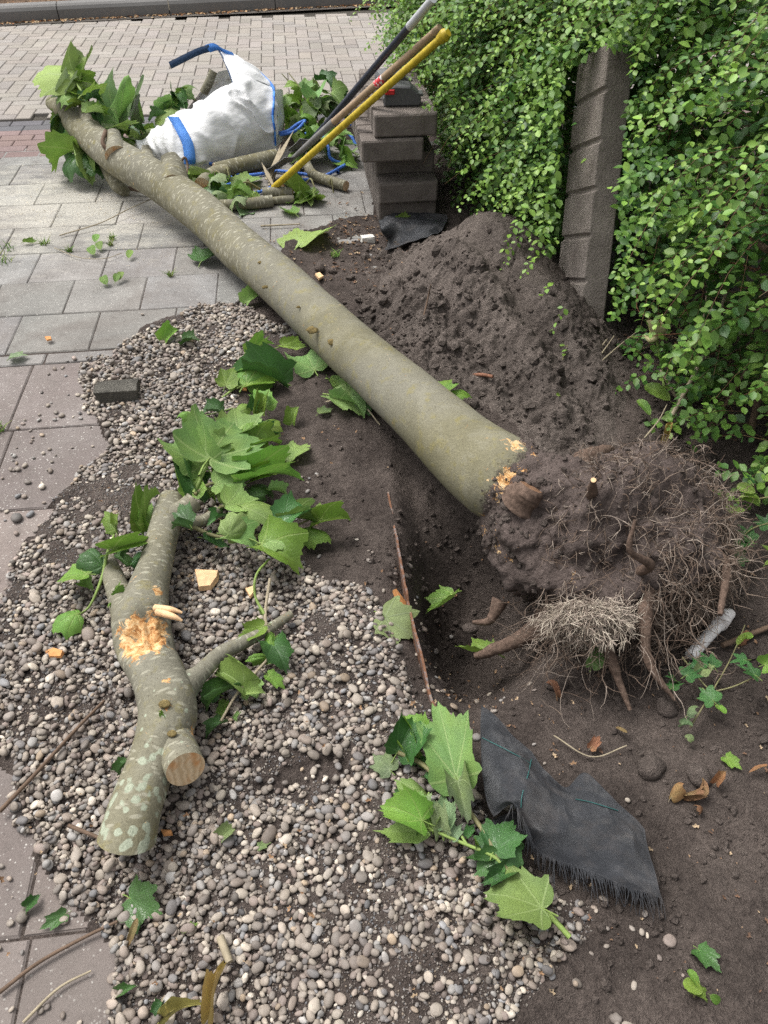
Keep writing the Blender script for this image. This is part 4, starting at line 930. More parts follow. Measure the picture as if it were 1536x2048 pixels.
def T3(cx, cy): return 340 + .2604 * cx, 720 + .2604 * cy
def tw(parent, f, pts, r0, r1, mat=None, nm='twig'):
    return tube(nm, [P(*f(a, b), z) for a, b, z in pts], [r0, (r0 + r1) / 2, r1] if len(pts) > 2 else [r0, r1], mat or M_STEMB, parent, max(8, len(pts) * 5), 6, 0.02)
tw(limb, T3, [(150, 1270, .10), (340, 1350, .08), (520, 1365, .07), (700, 1340, .06), (900, 1300, .06), (1110, 1205, .06)], .006, .003)
tw(limb, T3, [(190, 1035, .13), (290, 960, .13), (440, 920, .12), (620, 908, .10), (760, 880, .09)], .006, .003)
tw(limb, T3, [(185, 1020, .13), (240, 900, .15), (320, 740, .16), (420, 560, .14)], .006, .003, M_STEMG)
tw(limb, T3, [(380, 1130, .12), (520, 1120, .10), (700, 1180, .08), (860, 1240, .07)], .005, .003)
tw(limb, T3, [(370, 950, .12), (420, 760, .12), (560, 590, .11), (680, 420, .09), (735, 370, .08)], .005, .003, M_STEMG)
def LS(parent, f, rows):
    for r_ in rows:
        bx, by, bz, tx, ty, tz_, key = r_[:7]; wd_ = r_[7] if len(r_) > 7 else 1.0; rl = r_[8] if len(r_) > 8 else 0.0; var = r_[9] if len(r_) > 9 else None
        B0, T0 = P(*f(bx, by), bz), P(*f(tx, ty), tz_); add_leaf(parent, B0, B0 + (T0 - B0) * .88, key, wd_, rl, var)
LS(limb, T3, [
    (300, 760, .17, 520, 440, .13, 'u', .95, .1, 0), (270, 800, .15, 100, 560, .15, 'u', .8, -.2, 1), (330, 700, .14, 545, 640, .13, 'u', .8, .2), (520, 560, .13, 750, 380, .11, 'u', .9, .1, 4), (440, 540, .13, 540, 400, .12, 'u', .9), (690, 540, .10, 870, 470, .07, 't', .9, .2), (700, 560, .10, 860, 590, .06, 'd', .8),
    (560, 610, .12, 690, 480, .12, 't', .7), (640, 660, .11, 870, 665, .07, 't', .9, .3), (590, 700, .12, 770, 590, .10, 't', .9), (560, 770, .12, 690, 680, .12, 't', .8), (735, 370, .09, 640, 205, .10, 't', .7), (700, 390, .09, 745, 260, .10, 't', .7), (520, 420, .11, 600, 330, .1, 't', .9), (640, 380, .1, 690, 300, .1, 'd', .8),
    (160, 1025, .13, 105, 770, .14, 't', .55, .5), (200, 1000, .13, 215, 800, .13, 'd', .5, -.5), (440, 880, .10, 680, 850, .07, 'd', .7), (430, 900, .10, 640, 790, .09, 't', .8), (355, 950, .13, 620, 960, .11, 'u', 1.0, .1, 0), (390, 1000, .12, 545, 1090, .10, 'u', .9), (610, 915, .10, 1095, 935, .05, 't', .42, .2, 2), (640, 900, .10, 870, 870, .09, 't', .7, .6),
    (780, 1000, .09, 925, 1080, .06, 'u', .8), (600, 980, .08, 820, 1090, .05, 'd', .9), (440, 1110, .12, 720, 1060, .10, 'u', 1.0), (560, 1130, .11, 845, 1290, .08, 'u', 1.1, 0, 3), (430, 1350, .11, 705, 1490, .07, 'u', 1.0, -.2, 1), (450, 1340, .13, 600, 1170, .13, 'u', .8, .4), (700, 1420, .10, 1035, 1690, .03, 't', .95, .2, 1), (720, 1400, .10, 980, 1390, .08, 'u', .8, -.3),
    (880, 1240, .09, 1130, 1150, .07, 'd', .95, .1), (860, 1240, .08, 960, 1110, .09, 'd', .8), (1150, 1240, .06, 1420, 1240, .04, 't', .7, .4), (1010, 1310, .06, 1270, 1430, .03, 't', .9), (900, 1250, .06, 1180, 1270, .05, 'u', .6), (140, 1240, .14, 60, 1080, .15, 'd', .8), (140, 1290, .13, 5, 1300, .12, 'd', .7), (270, 1370, .08, 490, 1450, .04, 'd', .5), (400, 1200, .09, 260, 1290, .09, 'd', .8), (280, 1000, .10, 360, 1100, .08, 't', .6),
    (1120, 1200, .06, 1165, 1080, .08, 't', .5), (1130, 1180, .06, 1220, 1110, .08, 't', .4), (330, 900, .09, 250, 1000, .08, 'd', .8), (260, 1080, .10, 340, 1060, .08, 'd', .9), (620, 1060, .08, 780, 1010, .07, 'd', .9)])
# shoot on the left stub
L1 = lambda a, b: C7(a, b, 0)
def F7(cx, cy): return 50 + .4557 * cx, 950 + .4557 * cy
tw(limb, F7, [(345, 430, .085), (365, 330, .11), (395, 250, .12), (405, 180, .13)], .005, .002, M_STEMG)
tw(limb, F7, [(345, 430, .085), (320, 500, .07), (280, 580, .05), (225, 620, .04)], .005, .002, M_STEMG)
LS(limb, F7, [(270, 435, .09, 125, 470, .06, 't', .95, 0, 0), (230, 610, .05, 100, 700, .02, 't', .95, .1, 3), (240, 470, .06, 310, 515, .05, 'u', .8), (340, 400, .09, 235, 345, .08, 'd', .8), (385, 325, .12, 585, 285, .10, 't', .45, .3), (395, 240, .13, 345, 150, .13, 't', .35), (400, 210, .14, 415, 165, .14, 't', .6), (410, 350, .09, 500, 420, .05, 'd', .45), (440, 350, .08, 530, 310, .07, 'd', .6), (470, 390, .07, 520, 330, .06, 'd', .6),
    (520, 240, .09, 460, 165, .10, 't', .5), (540, 230, .09, 560, 110, .10, 't', .4), (530, 210, .09, 610, 70, .10, 't', .4), (500, 250, .08, 450, 240, .09, 't', .4), (410, 530, .11, 480, 515, .12, 't', .3), (400, 530, .11, 425, 455, .13, 't', .3), (380, 560, .11, 360, 590, .11, 't', .4), (595, 1045, .165, 615, 1090, .15, 't', .5), (600, 1045, .165, 580, 1035, .17, 't', .6), (440, 1260, .06, 430, 1330, .02, 'd', .6), (460, 1270, .06, 405, 1260, .04, 'd', .6)])
# twigs and leaves on the right-hand branch
tw(limb, F7, [(1060, 670, .06), (1055, 600, .07), (1075, 455, .09)], .005, .004, M_TWIG_P)
tw(limb, F7, [(1060, 660, .06), (1085, 770, .05), (1010, 870, .05), (930, 960, .05), (860, 1080, .03)], .004, .003, M_TWIG_P)
tw(limb, F7, [(1050, 610, .07), (1010, 530, .09), (1015, 440, .12), (1070, 370, .09)], .004, .003, M_STEMG)
LS(limb, F7, [(1045, 665, .07, 905, 730, .06, 't', .6), (1070, 690, .06, 1100, 830, .04, 't', .4), (1090, 740, .06, 1160, 900, .02, 'd', .7), (1060, 800, .05, 950, 820, .05, 't', .6), (960, 930, .05, 815, 860, .05, 'u', .9), (1000, 900, .04, 950, 1000, .02, 'u', .95, 0, 0), (960, 960, .04, 1070, 960, .03, 'u', .7), (1070, 880, .05, 1150, 950, .02, 't', .6), (900, 940, .04, 780, 1060, .01, 'd', .9), (850, 960, .05, 770, 930, .05, 'd', .9), (855, 1090, .03, 780, 1170, .01, 'd', .7), (880, 1000, .03, 850, 1090, .01, 't', .5), (940, 1050, .03, 930, 1090, .02, 'u', .8), (1100, 720, .06, 1130, 830, .03, 't', .4), (1100, 820, .04, 1040, 830, .04, 'u', .6), (1030, 590, .05, 1050, 630, .04, 't', .5)])

# ------------------------------------------------------------------ leafy shoot in the foreground
def F8(cx, cy): return 700 + .293 * cx, 1350 + .293 * cy
spray = thing('leafy_shoot', P(*F8(900, 1100), 0.02), 'fresh leafy plane shoot lying on the pebbles beside the black fabric', 'leafy branch')
tw(spray, F8, [(330, 530, .05), (480, 600, .05), (620, 730, .05), (830, 950, .05), (1000, 1220, .05), (1085, 1345, .045)], .0055, .0045)
tw(spray, F8, [(560, 1060, .05), (800, 1160, .05), (980, 1240, .05), (1080, 1345, .045)], .0032, .0042, M_STEMG)
tw(spray, F8, [(1080, 1345, .045), (1200, 1480, .04), (1310, 1590, .04), (1400, 1680, .035), (1500, 1790, .03)], .0045, .0055, M_STEMG)
tw(spray, F8, [(480, 1000, .06), (560, 1060, .05)], .003, .003, M_STEMG)
tw(spray, F8, [(490, 990, .06), (500, 900, .07), (540, 800, .08)], .003, .002, M_STEMG)
tw(spray, F8, [(760, 1100, .05), (800, 1160, .05)], .003, .003, M_STEMG)
LS(spray, F8, [(725, 705, .06, 585, 110, .07, 'u', .62, .1, 0), (470, 430, .05, 345, 255, .05, 't', .8, .1, 1), (400, 560, .04, 290, 430, .04, 't', .8), (330, 520, .05, 480, 250, .05, 'd', .7), (420, 560, .03, 600, 660, .02, 'd', .5),
    (490, 990, .08, 165, 880, .06, 't', .9, .15, 1), (480, 970, .07, 350, 760, .07, 't', .7, -.2, 0), (520, 860, .05, 260, 690, .05, 'u', .8, 0, 3), (500, 1060, .05, 105, 1060, .03, 'u', .6, .2, 4), (480, 1030, .05, 480, 1110, .03, 'u', .8), (500, 930, .08, 570, 780, .10, 'p', .5), (510, 700, .03, 580, 760, .03, 'd', .8), (350, 790, .04, 290, 830, .03, 'd', .8),
    (735, 720, .06, 815, 1060, .05, 'p', .6, .2, 2), (640, 1040, .05, 640, 730, .05, 'p', .55, -.2, 4), (620, 1060, .05, 560, 840, .05, 'p', .6), (700, 1110, .05, 780, 1000, .05, 'p', .7), (560, 1050, .05, 620, 950, .05, 'u', .8),
    (990, 1190, .055, 1130, 960, .05, 'd', 1.1, .05, 0), (980, 1200, .05, 1215, 1150, .04, 'd', .9, -.1, 3), (970, 1180, .05, 930, 1000, .05, 'd', .9), (1000, 1240, .05, 815, 1390, .03, 'd', .95, .1, 4), (980, 1240, .04, 730, 1240, .03, 'd', .6), (1060, 1330, .045, 870, 1440, .02, 'd', .7), (860, 1160, .05, 850, 1090, .07, 't', .4), (1310, 1590, .06, 855, 1470, .05, 'u', .98, .05, 0), (800, 1100, .03, 860, 1000, .04, 'd', .8), (620, 690, .04, 690, 720, .04, 'p', .8)])

# ------------------------------------------------------------------ loose leaves, one by one
def loose(x0, y0, x1, y1, key, label, wd_=1.0, z0=.012, z1=.012, roll=0, group='loose plane leaves on the ground', cat='leaf', var=None, name=None):
    var = (0, 1, 4)[int(x0 + y0) % 3] if var is None and key not in 'io' else var
    o = add_leaf(None, gp(x0, y0, z0), gp(x1, y1, z1), key, wd_, roll, var, None, name or 'fallen_leaf'); return tag(o, label, cat, group)
for r_ in [
    (575, 925, 622, 895, 'u', 'pale green leaf flat on bare soil right of the leafy limb top', 1.0),
    (770, 1240, 835, 1290, 'p', 'wilted grey-green leaf beside the rusty edging strip', 1.1),
    (905, 1200, 850, 1240, 't', 'bright green leaf inside the pit next to the root ball', .8, .03, .03, .5),
    (985, 1318, 905, 1300, 't', 'green leaf at the tip of the long cut root', .55, .03, .02),
    (780, 1545, 745, 1512, 'p', 'small silvery leaf lying just left of the leafy shoot', .9),
    (630, 748, 612, 715, 'u', 'pale heart-shaped leaf by the trunk, above the soil patch', 1.1, .02),
    (665, 802, 730, 838, 'u', 'leaf with long stalk lying left of the trunk at mid length', .9, .02),
    (640, 832, 668, 822, 'p', 'small torn leaf left of the long-stalked leaf by the trunk', .8),
    (600, 495, 655, 465, 'u', 'ragged pale leaf on the brown litter near the block stack', 1.1),
    (405, 530, 435, 508, 'd', 'dark crumpled leaf on the slabs left of the trunk', 1.0, .02, .04),
    (495, 610, 530, 598, 'u', 'pale leaf under the trunk edge where pebbles begin', .8),
    (330, 685, 360, 665, 't', 'small green leaf on the far end of the pebble bed', .8),
    (370, 690, 405, 690, 'd', 'dark leaf on the pebbles right of its small green neighbour', .8),
    (25, 722, 62, 716, 'p', 'pale leaf on the grey slab above the red slabs', .8),
    (265, 1805, 330, 1835, 'd', 'dark green leaf on pebbles near the bottom corner', 1.0, .02, .02),
    (55, 1815, 85, 1790, 'd', 'dark leaf on red slab, upper of two by the corner', .7, .006, .006),
    (130, 1832, 80, 1862, 'd', 'dark leaf on red slab, lower of two by the corner', .6, .006, .006),
    (445, 1680, 475, 1660, 'p', 'small pale leaf scrap on the pebbles below the limb end', .8),
    (520, 1700, 545, 1690, 'p', 'tiny pale leaf scrap on the pebbles right of the limb end', .7),
    (1395, 1905, 1440, 1950, 'd', 'dark green leaf on damp soil at the lower corner', .8),
    (1380, 1990, 1412, 2010, 't', 'oval green leaf on soil nearest the lower corner', .8, .012, .012, 0, 'loose plane leaves on the ground', 'leaf', None),
    (1450, 1520, 1480, 1545, 't', 'small bright green leaf on soil right of the black fabric', .6),
    (1170, 1375, 1180, 1335, 'u', 'single pale green leaf hanging in front of the root tuft', .6, .10, .10),
    (800, 462, 835, 450, 't', 'bright green leaf lying on the black fabric by the blocks', .8, .03, .03),
    (480, 375, 525, 360, 'u', 'leaf on the slabs in front of the white bag', .9),
    (590, 432, 560, 420, 't', 'leaf lying beside the sawn log ends', .8),
    (560, 770, 450, 760, 'd', 'dark leaf left of the wood chip by the trunk', .4),
    (585, 850, 600, 832, 't', 'shrivelled leaf on the soil between limb leaves and trunk', .8, .01, .04),
    (240, 1990, 280, 1975, 'd', 'dark leaf fragment among pebbles at the bottom edge', .6),
    (370, 1870, 400, 1850, 't', 'green leaf fragment on pebbles near the short brown stick', .5),
    (325, 2010, 318, 2046, 'd', 'dark leaf cut off by the bottom edge of the pebble bed', .7),
    (50, 489, 78, 487, 't', 'limp green leaf strip on the slabs at the far left', .4)]:
    loose(*r_)
# shoot by the trunk with two big leaves
sh = thing('leafy_shoot', gp(520, 770), 'two-leaved plane shoot lying between the trunk and the wood chip', 'leafy branch')
tw(sh, T3, [(400, 290, .02), (510, 210, .03), (600, 180, .04)], .004, .003, M_STEMG)
LS(sh, T3, [(595, 190, .045, 925, 160, .03, 't', .6, .3, 0), (590, 180, .045, 790, -10, .05, 't', .85, .1, 3), (430, 190, .04, 505, 45, .05, 't', .7), (560, 30, .05, 640, -80, .06, 't', .5)])
tw(sh, T3, [(560, 40, .03), (700, -40, .04), (860, -110, .05)], .003, .002, M_STEMG)
LS(sh, T3, [(860, -115, .05, 1080, -100, .05, 't', .5, .4), (640, -60, .05, 830, -130, .05, 't', .5)])
sh = thing('leafy_shoot', gp(440, 830), 'drooping two-leaved shoot on pebbles left of the limb crown', 'leafy branch')
tw(sh, T3, [(480, 370, .03), (380, 400, .03), (230, 435, .02)], .003, .002, M_STEMG)
LS(sh, T3, [(385, 400, .04, 215, 430, .03, 'd', .8), (230, 440, .03, 10, 480, .015, 't', .4)])
sh = thing('leafy_shoot', gp(700, 780), 'thin leafy twig trapped along the near side of the trunk', 'leafy branch')
tube('twig', [P(645, 806, .01), P(680, 800, .02), P(725, 810, .03), P(760, 850, .03)], [.005, .004, .003, .002], M_TWIG_P, sh, 14, 6, .02)
leaves_px(sh, [(660, 760, .02, 690, 790, .02, 't', .5), (700, 780, .04, 740, 830, .02, 'd', .6), (680, 800, .03, 728, 838, .02, 'u', .7)])

# dry leaves
for i, (x0, y0, x1, y1, lab) in enumerate([(1340, 1600, 1370, 1575, 'curled brown leaf right of the black fabric, leftmost of a dry cluster'), (1370, 1590, 1405, 1560, 'tall crumpled brown leaf in the dry cluster right of the fabric'), (1400, 1620, 1380, 1640, 'brown leaf lowest in the dry cluster by the fabric'), (1430, 1570, 1450, 1550, 'brown leaf on soil highest in the dry cluster'), (1495, 1550, 1536, 1540, 'long folded tan leaf at the far edge of the soil'), (1110, 1395, 1080, 1375, 'crumpled brown leaf under the hanging roots'), (1470, 1290, 1500, 1270, 'brown dry leaf beside the white plastic pipe'), (255, 1900, 290, 1830, 'long dry papery leaf on pebbles at lower left'), (1180, 1500, 1200, 1480, 'small rust-brown leaf above the fabric'), (1230, 1460, 1255, 1485, 'thin brown leaf lying above the black fabric')]):
    o = add_leaf(None, gp(x0, y0, .012), gp(x0 + (x1 - x0) * .75, y0 + (y1 - y0) * .75, .03), 'w' if i in (4, 7, 9) else 'b', .6, random.uniform(-.6, .6), None, None, 'dry_leaf'); tag(o, lab, 'dry leaf', 'dry leaves on the ground')
o = add_leaf(None, gp(345, 2040, .02), gp(425, 2020, .03), 'y', .5, .3, 5, None, 'dry_leaf'); tag(o, 'yellow torn leaf among pebbles at the bottom edge', 'dry leaf', 'dry leaves on the ground')
o = add_leaf(None, gp(430, 2020, .02), gp(458, 1935, .03), 'y', .3, -.3, 2, None, 'dry_leaf'); tag(o, 'narrow yellow leaf standing up from the torn yellow one', 'dry leaf', 'dry leaves on the ground')

# ------------------------------------------------------------------ wood chips
def chip(pts, th, label, mat=None, name='wood_chip', dz=.012):
    """pts: picture outline on the ground; a thin irregular slab of wood"""
    Q = [gp(x, y, dz) for x, y in pts]; c = sum(Q, Vector()) / len(Q); n = len(Q)
    V = [tuple(q - c) for q in Q] + [tuple((q - c) * .93 + Vector((0, 0, th * random.uniform(.7, 1.2)))) for q in Q] + [(0, 0, th * 1.2)]
    F = [tuple(range(n))[::-1]] + [(i, (i + 1) % n, n + (i + 1) % n, n + i) for i in range(n)] + [(n + i, n + (i + 1) % n, 2 * n) for i in range(n)]
    return tag(put(name, mesh(name, V, F, False, None, None, mat or M_CHIP), None, Matrix.Translation(c)), label, 'wood chip', 'fresh wood chips')
chip([(392, 1155), (440, 1153), (438, 1168), (424, 1186), (400, 1188)], .022, 'thick half-moon wood chip on pebbles beside the forked limb')
chip([(444, 780), (476, 738), (502, 733), (492, 752)], .012, 'long pale triangular wood chip under the leaves by the trunk')
chip([(492, 1186), (508, 1180), (512, 1192), (502, 1204)], .010, 'small square wood chip between limb and leafy twig')
chip([(94, 1312), (112, 1306), (132, 1312), (126, 1322), (104, 1322)], .010, 'orange wood chip on pebbles left of the forked limb', M_CHIP_O)
chip([(324, 1666), (346, 1668), (348, 1676), (330, 1678)], .008, 'small orange wood chip below the sawn limb end', M_CHIP_O)
chip([(486, 778), (496, 780), (494, 788), (484, 786)], .008, 'tiny orange wood chip near the young leaves', M_CHIP_O)
chip([(92, 682), (104, 680), (106, 686), (96, 688)], .008, 'tiny orange wood chip on the grey slabs', M_CHIP_O)
chip([(785, 1190), (792, 1186), (818, 1222), (798, 1226)], .01, 'orange bark sliver against the rusty edging', M_CHIP_O)
chip([(630, 556), (640, 552), (648, 560), (638, 566)], .008, 'tiny yellow chip at the foot of the soil heap', M_CHIP)
# sticks lying about
def stick(pts, r0, r1, label, mat=None, nm='stick', dz=.008, n=22):
    c = gp(*pts[0][:2], 0); o = tube(nm, [gp(p_[0], p_[1], (p_[2] if len(p_) > 2 else dz)) for p_ in pts], [r0, (r0 + r1) / 2, r1], mat or M_TWIG, None, n, 7, .06, 30)
    return tag(o, label, 'stick', 'sticks on the ground')
stick([(5, 1632, .02), (80, 1560, .03), (160, 1475, .035), (215, 1415, .03)], .005, .0035, 'long brown twig lying over the pebbles left of the limb')
stick([(145, 1664, .03), (210, 1690, .03), (260, 1710, .03)], .0045, .003, 'short brown twig poking out under the sawn limb end')
stick([(0, 1990, .01), (80, 1930, .012), (170, 1880, .012), (240, 1850, .02)], .004, .003, 'thin brown twig crossing the red slab in the lower corner')
stick([(50, 2048, .01), (120, 1980, .01), (185, 1945, .01)], .003, .002, 'thin straw-coloured twig at the bottom corner on the red slab', M_TWIG_P)
stick([(445, 1885, .03), (455, 1912, .03), (464, 1935, .03)], .008, .007, 'short thick tan stick segment on the pebbles', M_TWIG_P)
stick([(120, 475, .01), (200, 455, .02), (260, 430, .03), (310, 412, .04)], .003, .002, 'long thin twig lying over the sawdust on the slabs', M_TWIG_P)
stick([(522, 456, .01), (560, 455, .012), (600, 453, .012)], .005, .003, 'pale stripped stick on the slabs right of the trunk', M_TWIG_P)
stick([(935, 762, .02), (960, 760, .022), (985, 762, .018)], .008, .006, 'reddish-brown broken root stub lying on the soil heap', mat_simple('red_root', (.2, .10, .065), .9, .1, .4, 60))
stick([(848, 640, .02), (856, 615, .05), (860, 604, .07)], .004, .002, 'short twig poking from the face of the soil heap')
stick([(110, 500, .01), (160, 520, .012), (210, 522, .012), (245, 510, .01)], .002, .0015, 'pale bent twig with tiny leaves on the grey slabs', M_TWIG_P)
stick([(1285, 890, .03), (1310, 865, .05), (1325, 838, .06)], .003, .002, 'pale broken twig above the root ball', M_TWIG_P)
stick([(1105, 1480, .02), (1180, 1520, .015), (1250, 1500, .02)], .002, .0015, 'thin pale rootlet above the black fabric', M_TWIG_P)
for i, (x, y) in enumerate([(192, 490), (203, 505), (190, 515), (232, 570), (215, 575), (258, 522), (240, 566)]):
    o = add_leaf(None, gp(x, y, .015), gp(x + random.uniform(-8, 8), y - 10, .03), 'o', 1.0, 0, None, None, 'leaflet'); tag(o, 'tiny round leaf of the pale bent twig on the slabs', 'leaf', 'tiny leaves of the bent twig')

# brick fragment, white stone
def rough_box(name, sx, sy, sz, mat, M, label, cat, seed, j=.12):
    bm = bmesh.new(); bmesh.ops.create_cube(bm, size=1.0); bmesh.ops.bevel(bm, geom=list(bm.edges), offset=.025, segments=1, affect='EDGES'); bmesh.ops.subdivide_edges(bm, edges=list(bm.edges), cuts=2, use_grid_fill=True)
    V = np.array([v.co[:] for v in bm.verts]); F = [[v.index for v in f.verts] for f in bm.faces]; bm.free()
    V = V * (1 + j * fbm(V * 2.2 + seed, 4, seed))[:, None] * np.array([sx, sy, sz])
    return tag(put(name, mesh(name, V, F, False, None, None, mat), None, M), label, cat)
rough_box('brick_fragment', .145, .075, .045, mat_soil('old_brick', (.09, .085, .075), (.19, .18, .155), 3), Matrix.Translation(gp(238, 792, .022)) @ Matrix.Rotation(.12, 4, 'Z'), 'broken grey mossy paving brick half sunk in the pebbles', 'brick', 3)
rough_box('white_stone', .06, .035, .03, mat_simple('white_rubble', (.62, .6, .55), .8, .2, .15, 60), Matrix.Translation(gp(735, 483, .012)) @ Matrix.Rotation(.3, 4, 'Z'), 'lumpy white stone on the litter before the black fabric', 'stone', 5, .3)

# ------------------------------------------------------------------ concrete kerb blocks: a stack, and one set upright
def block_mesh():
    Lb, Wb, Tb, b = 1.0, 0.29, 0.10, 0.007; secs = []
    ys = [0.0, 0.006, 0.02]; gro = [0.143 * k for k in range(1, 7)]
    for g_ in gro: ys += [g_ - .05, g_ - .012, g_ - .004, g_ + .004, g_ + .012]
    ys += [Lb - .02, Lb - .006, Lb]
    for y in ys:
        inset = .010 if y in (0.0, Lb) else (.003 if y in (0.006, Lb - .006) else 0); dg = .010 if any(abs(y - g_) < .006 for g_ in gro) else 0
        w2, t2 = Wb / 2 - inset, Tb - inset; z0 = inset
        pr_ = []
        for (cx_, cz_, a0) in ((w2 - b, t2 - b - dg, 0), (-w2 + b, t2 - b - dg, 90), (-w2 + b, z0 + b, 180), (w2 - b, z0 + b, 270)):
            for k in range(4):
                a = math.radians(a0 + 30 * k); pr_.append((cx_ + b * math.cos(a) - (dg * .6 if cx_ < 0 else 0) * -1, y, cz_ + b * math.sin(a)))
        secs.append(pr_)
    V = np.array(secs).reshape(-1, 3); n, m = len(secs), 16
    F = [tuple(f) for f in grid_faces(n, m, True)] + [tuple(range(m))[::-1], tuple(range((n - 1) * m, n * m))]
    me = mesh('kerb_block', V, F, False, None, None, M_BLOCK); return me
BM = block_mesh()
def blk(x, y, z, yaw, label, tint=1.0, M=None, name='kerb_block'):
    o = put(name, BM, None, M or Matrix.Translation((x, y, z)) @ Matrix.Rotation(yaw, 4, 'Z') @ Matrix.Diagonal((1, .78, 1, 1))); o.color = (tint, tint * .98, tint * .95, 1)
    return tag(o, label, 'concrete block', 'grooved concrete kerb blocks')
yw = math.atan2(DX.y, DX.x) - math.pi / 2
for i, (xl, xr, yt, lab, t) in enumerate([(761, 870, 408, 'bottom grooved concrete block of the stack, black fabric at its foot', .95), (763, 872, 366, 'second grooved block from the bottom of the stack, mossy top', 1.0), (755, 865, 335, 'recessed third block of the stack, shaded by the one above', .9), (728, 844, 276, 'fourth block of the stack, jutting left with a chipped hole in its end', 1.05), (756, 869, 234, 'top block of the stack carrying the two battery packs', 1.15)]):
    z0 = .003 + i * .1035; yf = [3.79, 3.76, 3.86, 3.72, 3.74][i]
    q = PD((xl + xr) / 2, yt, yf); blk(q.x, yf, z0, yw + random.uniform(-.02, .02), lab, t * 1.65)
# the upright one leans back into the hedge
c_ = Vector((-.13, .88, -.43)).normalized(); ax_ = Vector((0.035, .43, .90)); ax_ = (ax_ - c_ * ax_.dot(c_)).normalized(); n_ = ax_.cross(c_)
foot = PD(1152, 705, 2.58) - ax_ * 0.06
# local axes: y = length, x = width, z = thickness; grooved top (+z) faces left
if n_.x > 0: n_ = -n_
xx = ax_.cross(n_)
Mu = Matrix(((xx.x, ax_.x, n_.x, 0), (xx.y, ax_.y, n_.y, 0), (xx.z, ax_.z, n_.z, 0), (0, 0, 0, 1)))
near_edge = xx if xx.y < 0 else -xx
Mu.translation = foot - near_edge * 0.145 - n_ * 0.10
Mu = Mu @ Matrix.Diagonal((1, 1.13, 1, 1))
blk(0, 0, 0, 0, 'tall grooved concrete block standing upright against the hedge', 2.5, Mu)

# ------------------------------------------------------------------ battery packs
M_BAT = mat_simple('black_plastic', (.085, .086, .09), .45, .4, .15, 90, .1); M_BATR = mat_simple('red_plastic', (.6, .03, .035), .45, .4, .05, 50, 0)
def battery(q, yaw, label, sc=1.0):
    t = thing('battery_pack', q, label, 'battery', 'tool battery packs'); M = Matrix.Translation(q) @ Matrix.Rotation(yaw, 4, 'Z') @ Matrix.Scale(sc, 4)
    prof = [(-.07, 0), (-.07, .05), (-.062, .066), (-.03, .074), (.03, .070), (.062, .045), (.072, .028), (.072, .006), (.066, 0)]
    V, n, rings = [], len(prof), [(-.043, .80), (-.039, .93), (-.030, 1.0), (-.012, 1.0), (-.010, .97), (-.006, .97), (-.004, 1.0), (.004, 1.0), (.006, .97), (.010, .97), (.012, 1.0), (.030, 1.0), (.039, .93), (.043, .80)]
    for (y, k) in rings:
        for (x, z) in prof: V.append((x * (k * .35 + .65), y, .037 + (z - .037) * k))
    F = [tuple(f) for f in grid_faces(len(rings), n, True)] + [tuple(range(n))[::-1], tuple(range((len(rings) - 1) * n, len(rings) * n))]
    hs_ = put('housing', mesh('housing', V, F, False, None, None, M_BAT), t, M)
    def box(nm, c, s, mat):
        bm = bmesh.new(); bmesh.ops.create_cube(bm, size=1); bmesh.ops.scale(bm, vec=s, verts=bm.verts); bmesh.ops.bevel(bm, geom=list(bm.edges), offset=min(s) * .2, segments=1, affect='EDGES'); bmesh.ops.translate(bm, vec=c, verts=bm.verts)
        me = bpy.data.meshes.new(nm); bm.to_mesh(me); bm.free(); me.materials.append(mat); return put(nm, me, hs_, M)
    box('release_button', (-.048, -.041, .052), (.036, .012, .018), M_BATR); box('release_button', (-.048, .041, .052), (.028, .010, .013), M_BATR); box('rail', (.07, 0, .035), (.022, .05, .010), M_BAT); box('rail', (-.066, 0, .02), (.014, .07, .02), M_BAT)
    return t
zt = .003 + 5 * .1035 - .002
battery(P(803, 207, zt), .06, 'nearer black battery pack with red button on the block stack', 1.2)
battery(P(785, 178, zt), .20, 'farther black battery pack partly hidden by the nearer one', 1.15)

# ------------------------------------------------------------------ long tools leaning on the stack
M_YEL = mat_simple('worn_yellow_paint', (.42, .31, .02), .5, .35, .35, 55, .15); M_ASH = mat_simple('ash_handle', (.30, .215, .14), .6, .3, .25, 25, .1); M_NAVY = mat_simple('navy_handle', (.018, .022, .038), .35, .5, .2, 30, .05); M_STEEL = mat_simple('tool_steel', (.16, .155, .15), .5, .5, .35, 40, .2); M_IRON = mat_simple('muddy_iron', (.075, .06, .05), .8, .3, .4, 40, .4)
def lerp_px(a, b, n): return [a + (b - a) * (k / (n - 1)) for k in range(n)]
ya, yc = P(536, 386, .02), P(741, 203, .545); yb = yc + (yc - ya) * .0
def extend_to(a, c, x):        # point on line a-c whose picture x is x
    d = c - a; lo, hi = 1.0, 3.0
    for _ in range(40):
        m_ = (lo + hi) / 2; q = a + d * m_
        if proj(q.x, q.y, q.z)[0] < x: lo = m_
        else: hi = m_
    return a + d * lo
yb = extend_to(ya, yc, 884)
t = thing('digging_bar', ya, 'long yellow-handled bar leaning on the block stack', 'tool', 'tools leaning on the stack')
tube('handle', [ya + (yb - ya) * .04, ya + (yb - ya) * .5, yb], [.017, .0165, .0165], M_YEL, t, 40, 14, .03, 30)
tube('knob', [yb - (yb - ya) * .012, yb + (yb - ya) * .012, yb + (yb - ya) * .028], [.020, .027, .018], M_YEL, t, 10, 14, .04, 30)
d_ = (yb - ya).normalized(); sd_ = d_.cross(Vector((0, 0, 1))).normalized()
bl = [ya + d_ * .06 + sd_ * .012, ya + d_ * .03 + sd_ * .03, ya - d_ * .05 + sd_ * .004, ya - d_ * .05 - sd_ * .004, ya + d_ * .03 - sd_ * .03, ya + d_ * .06 - sd_ * .012]
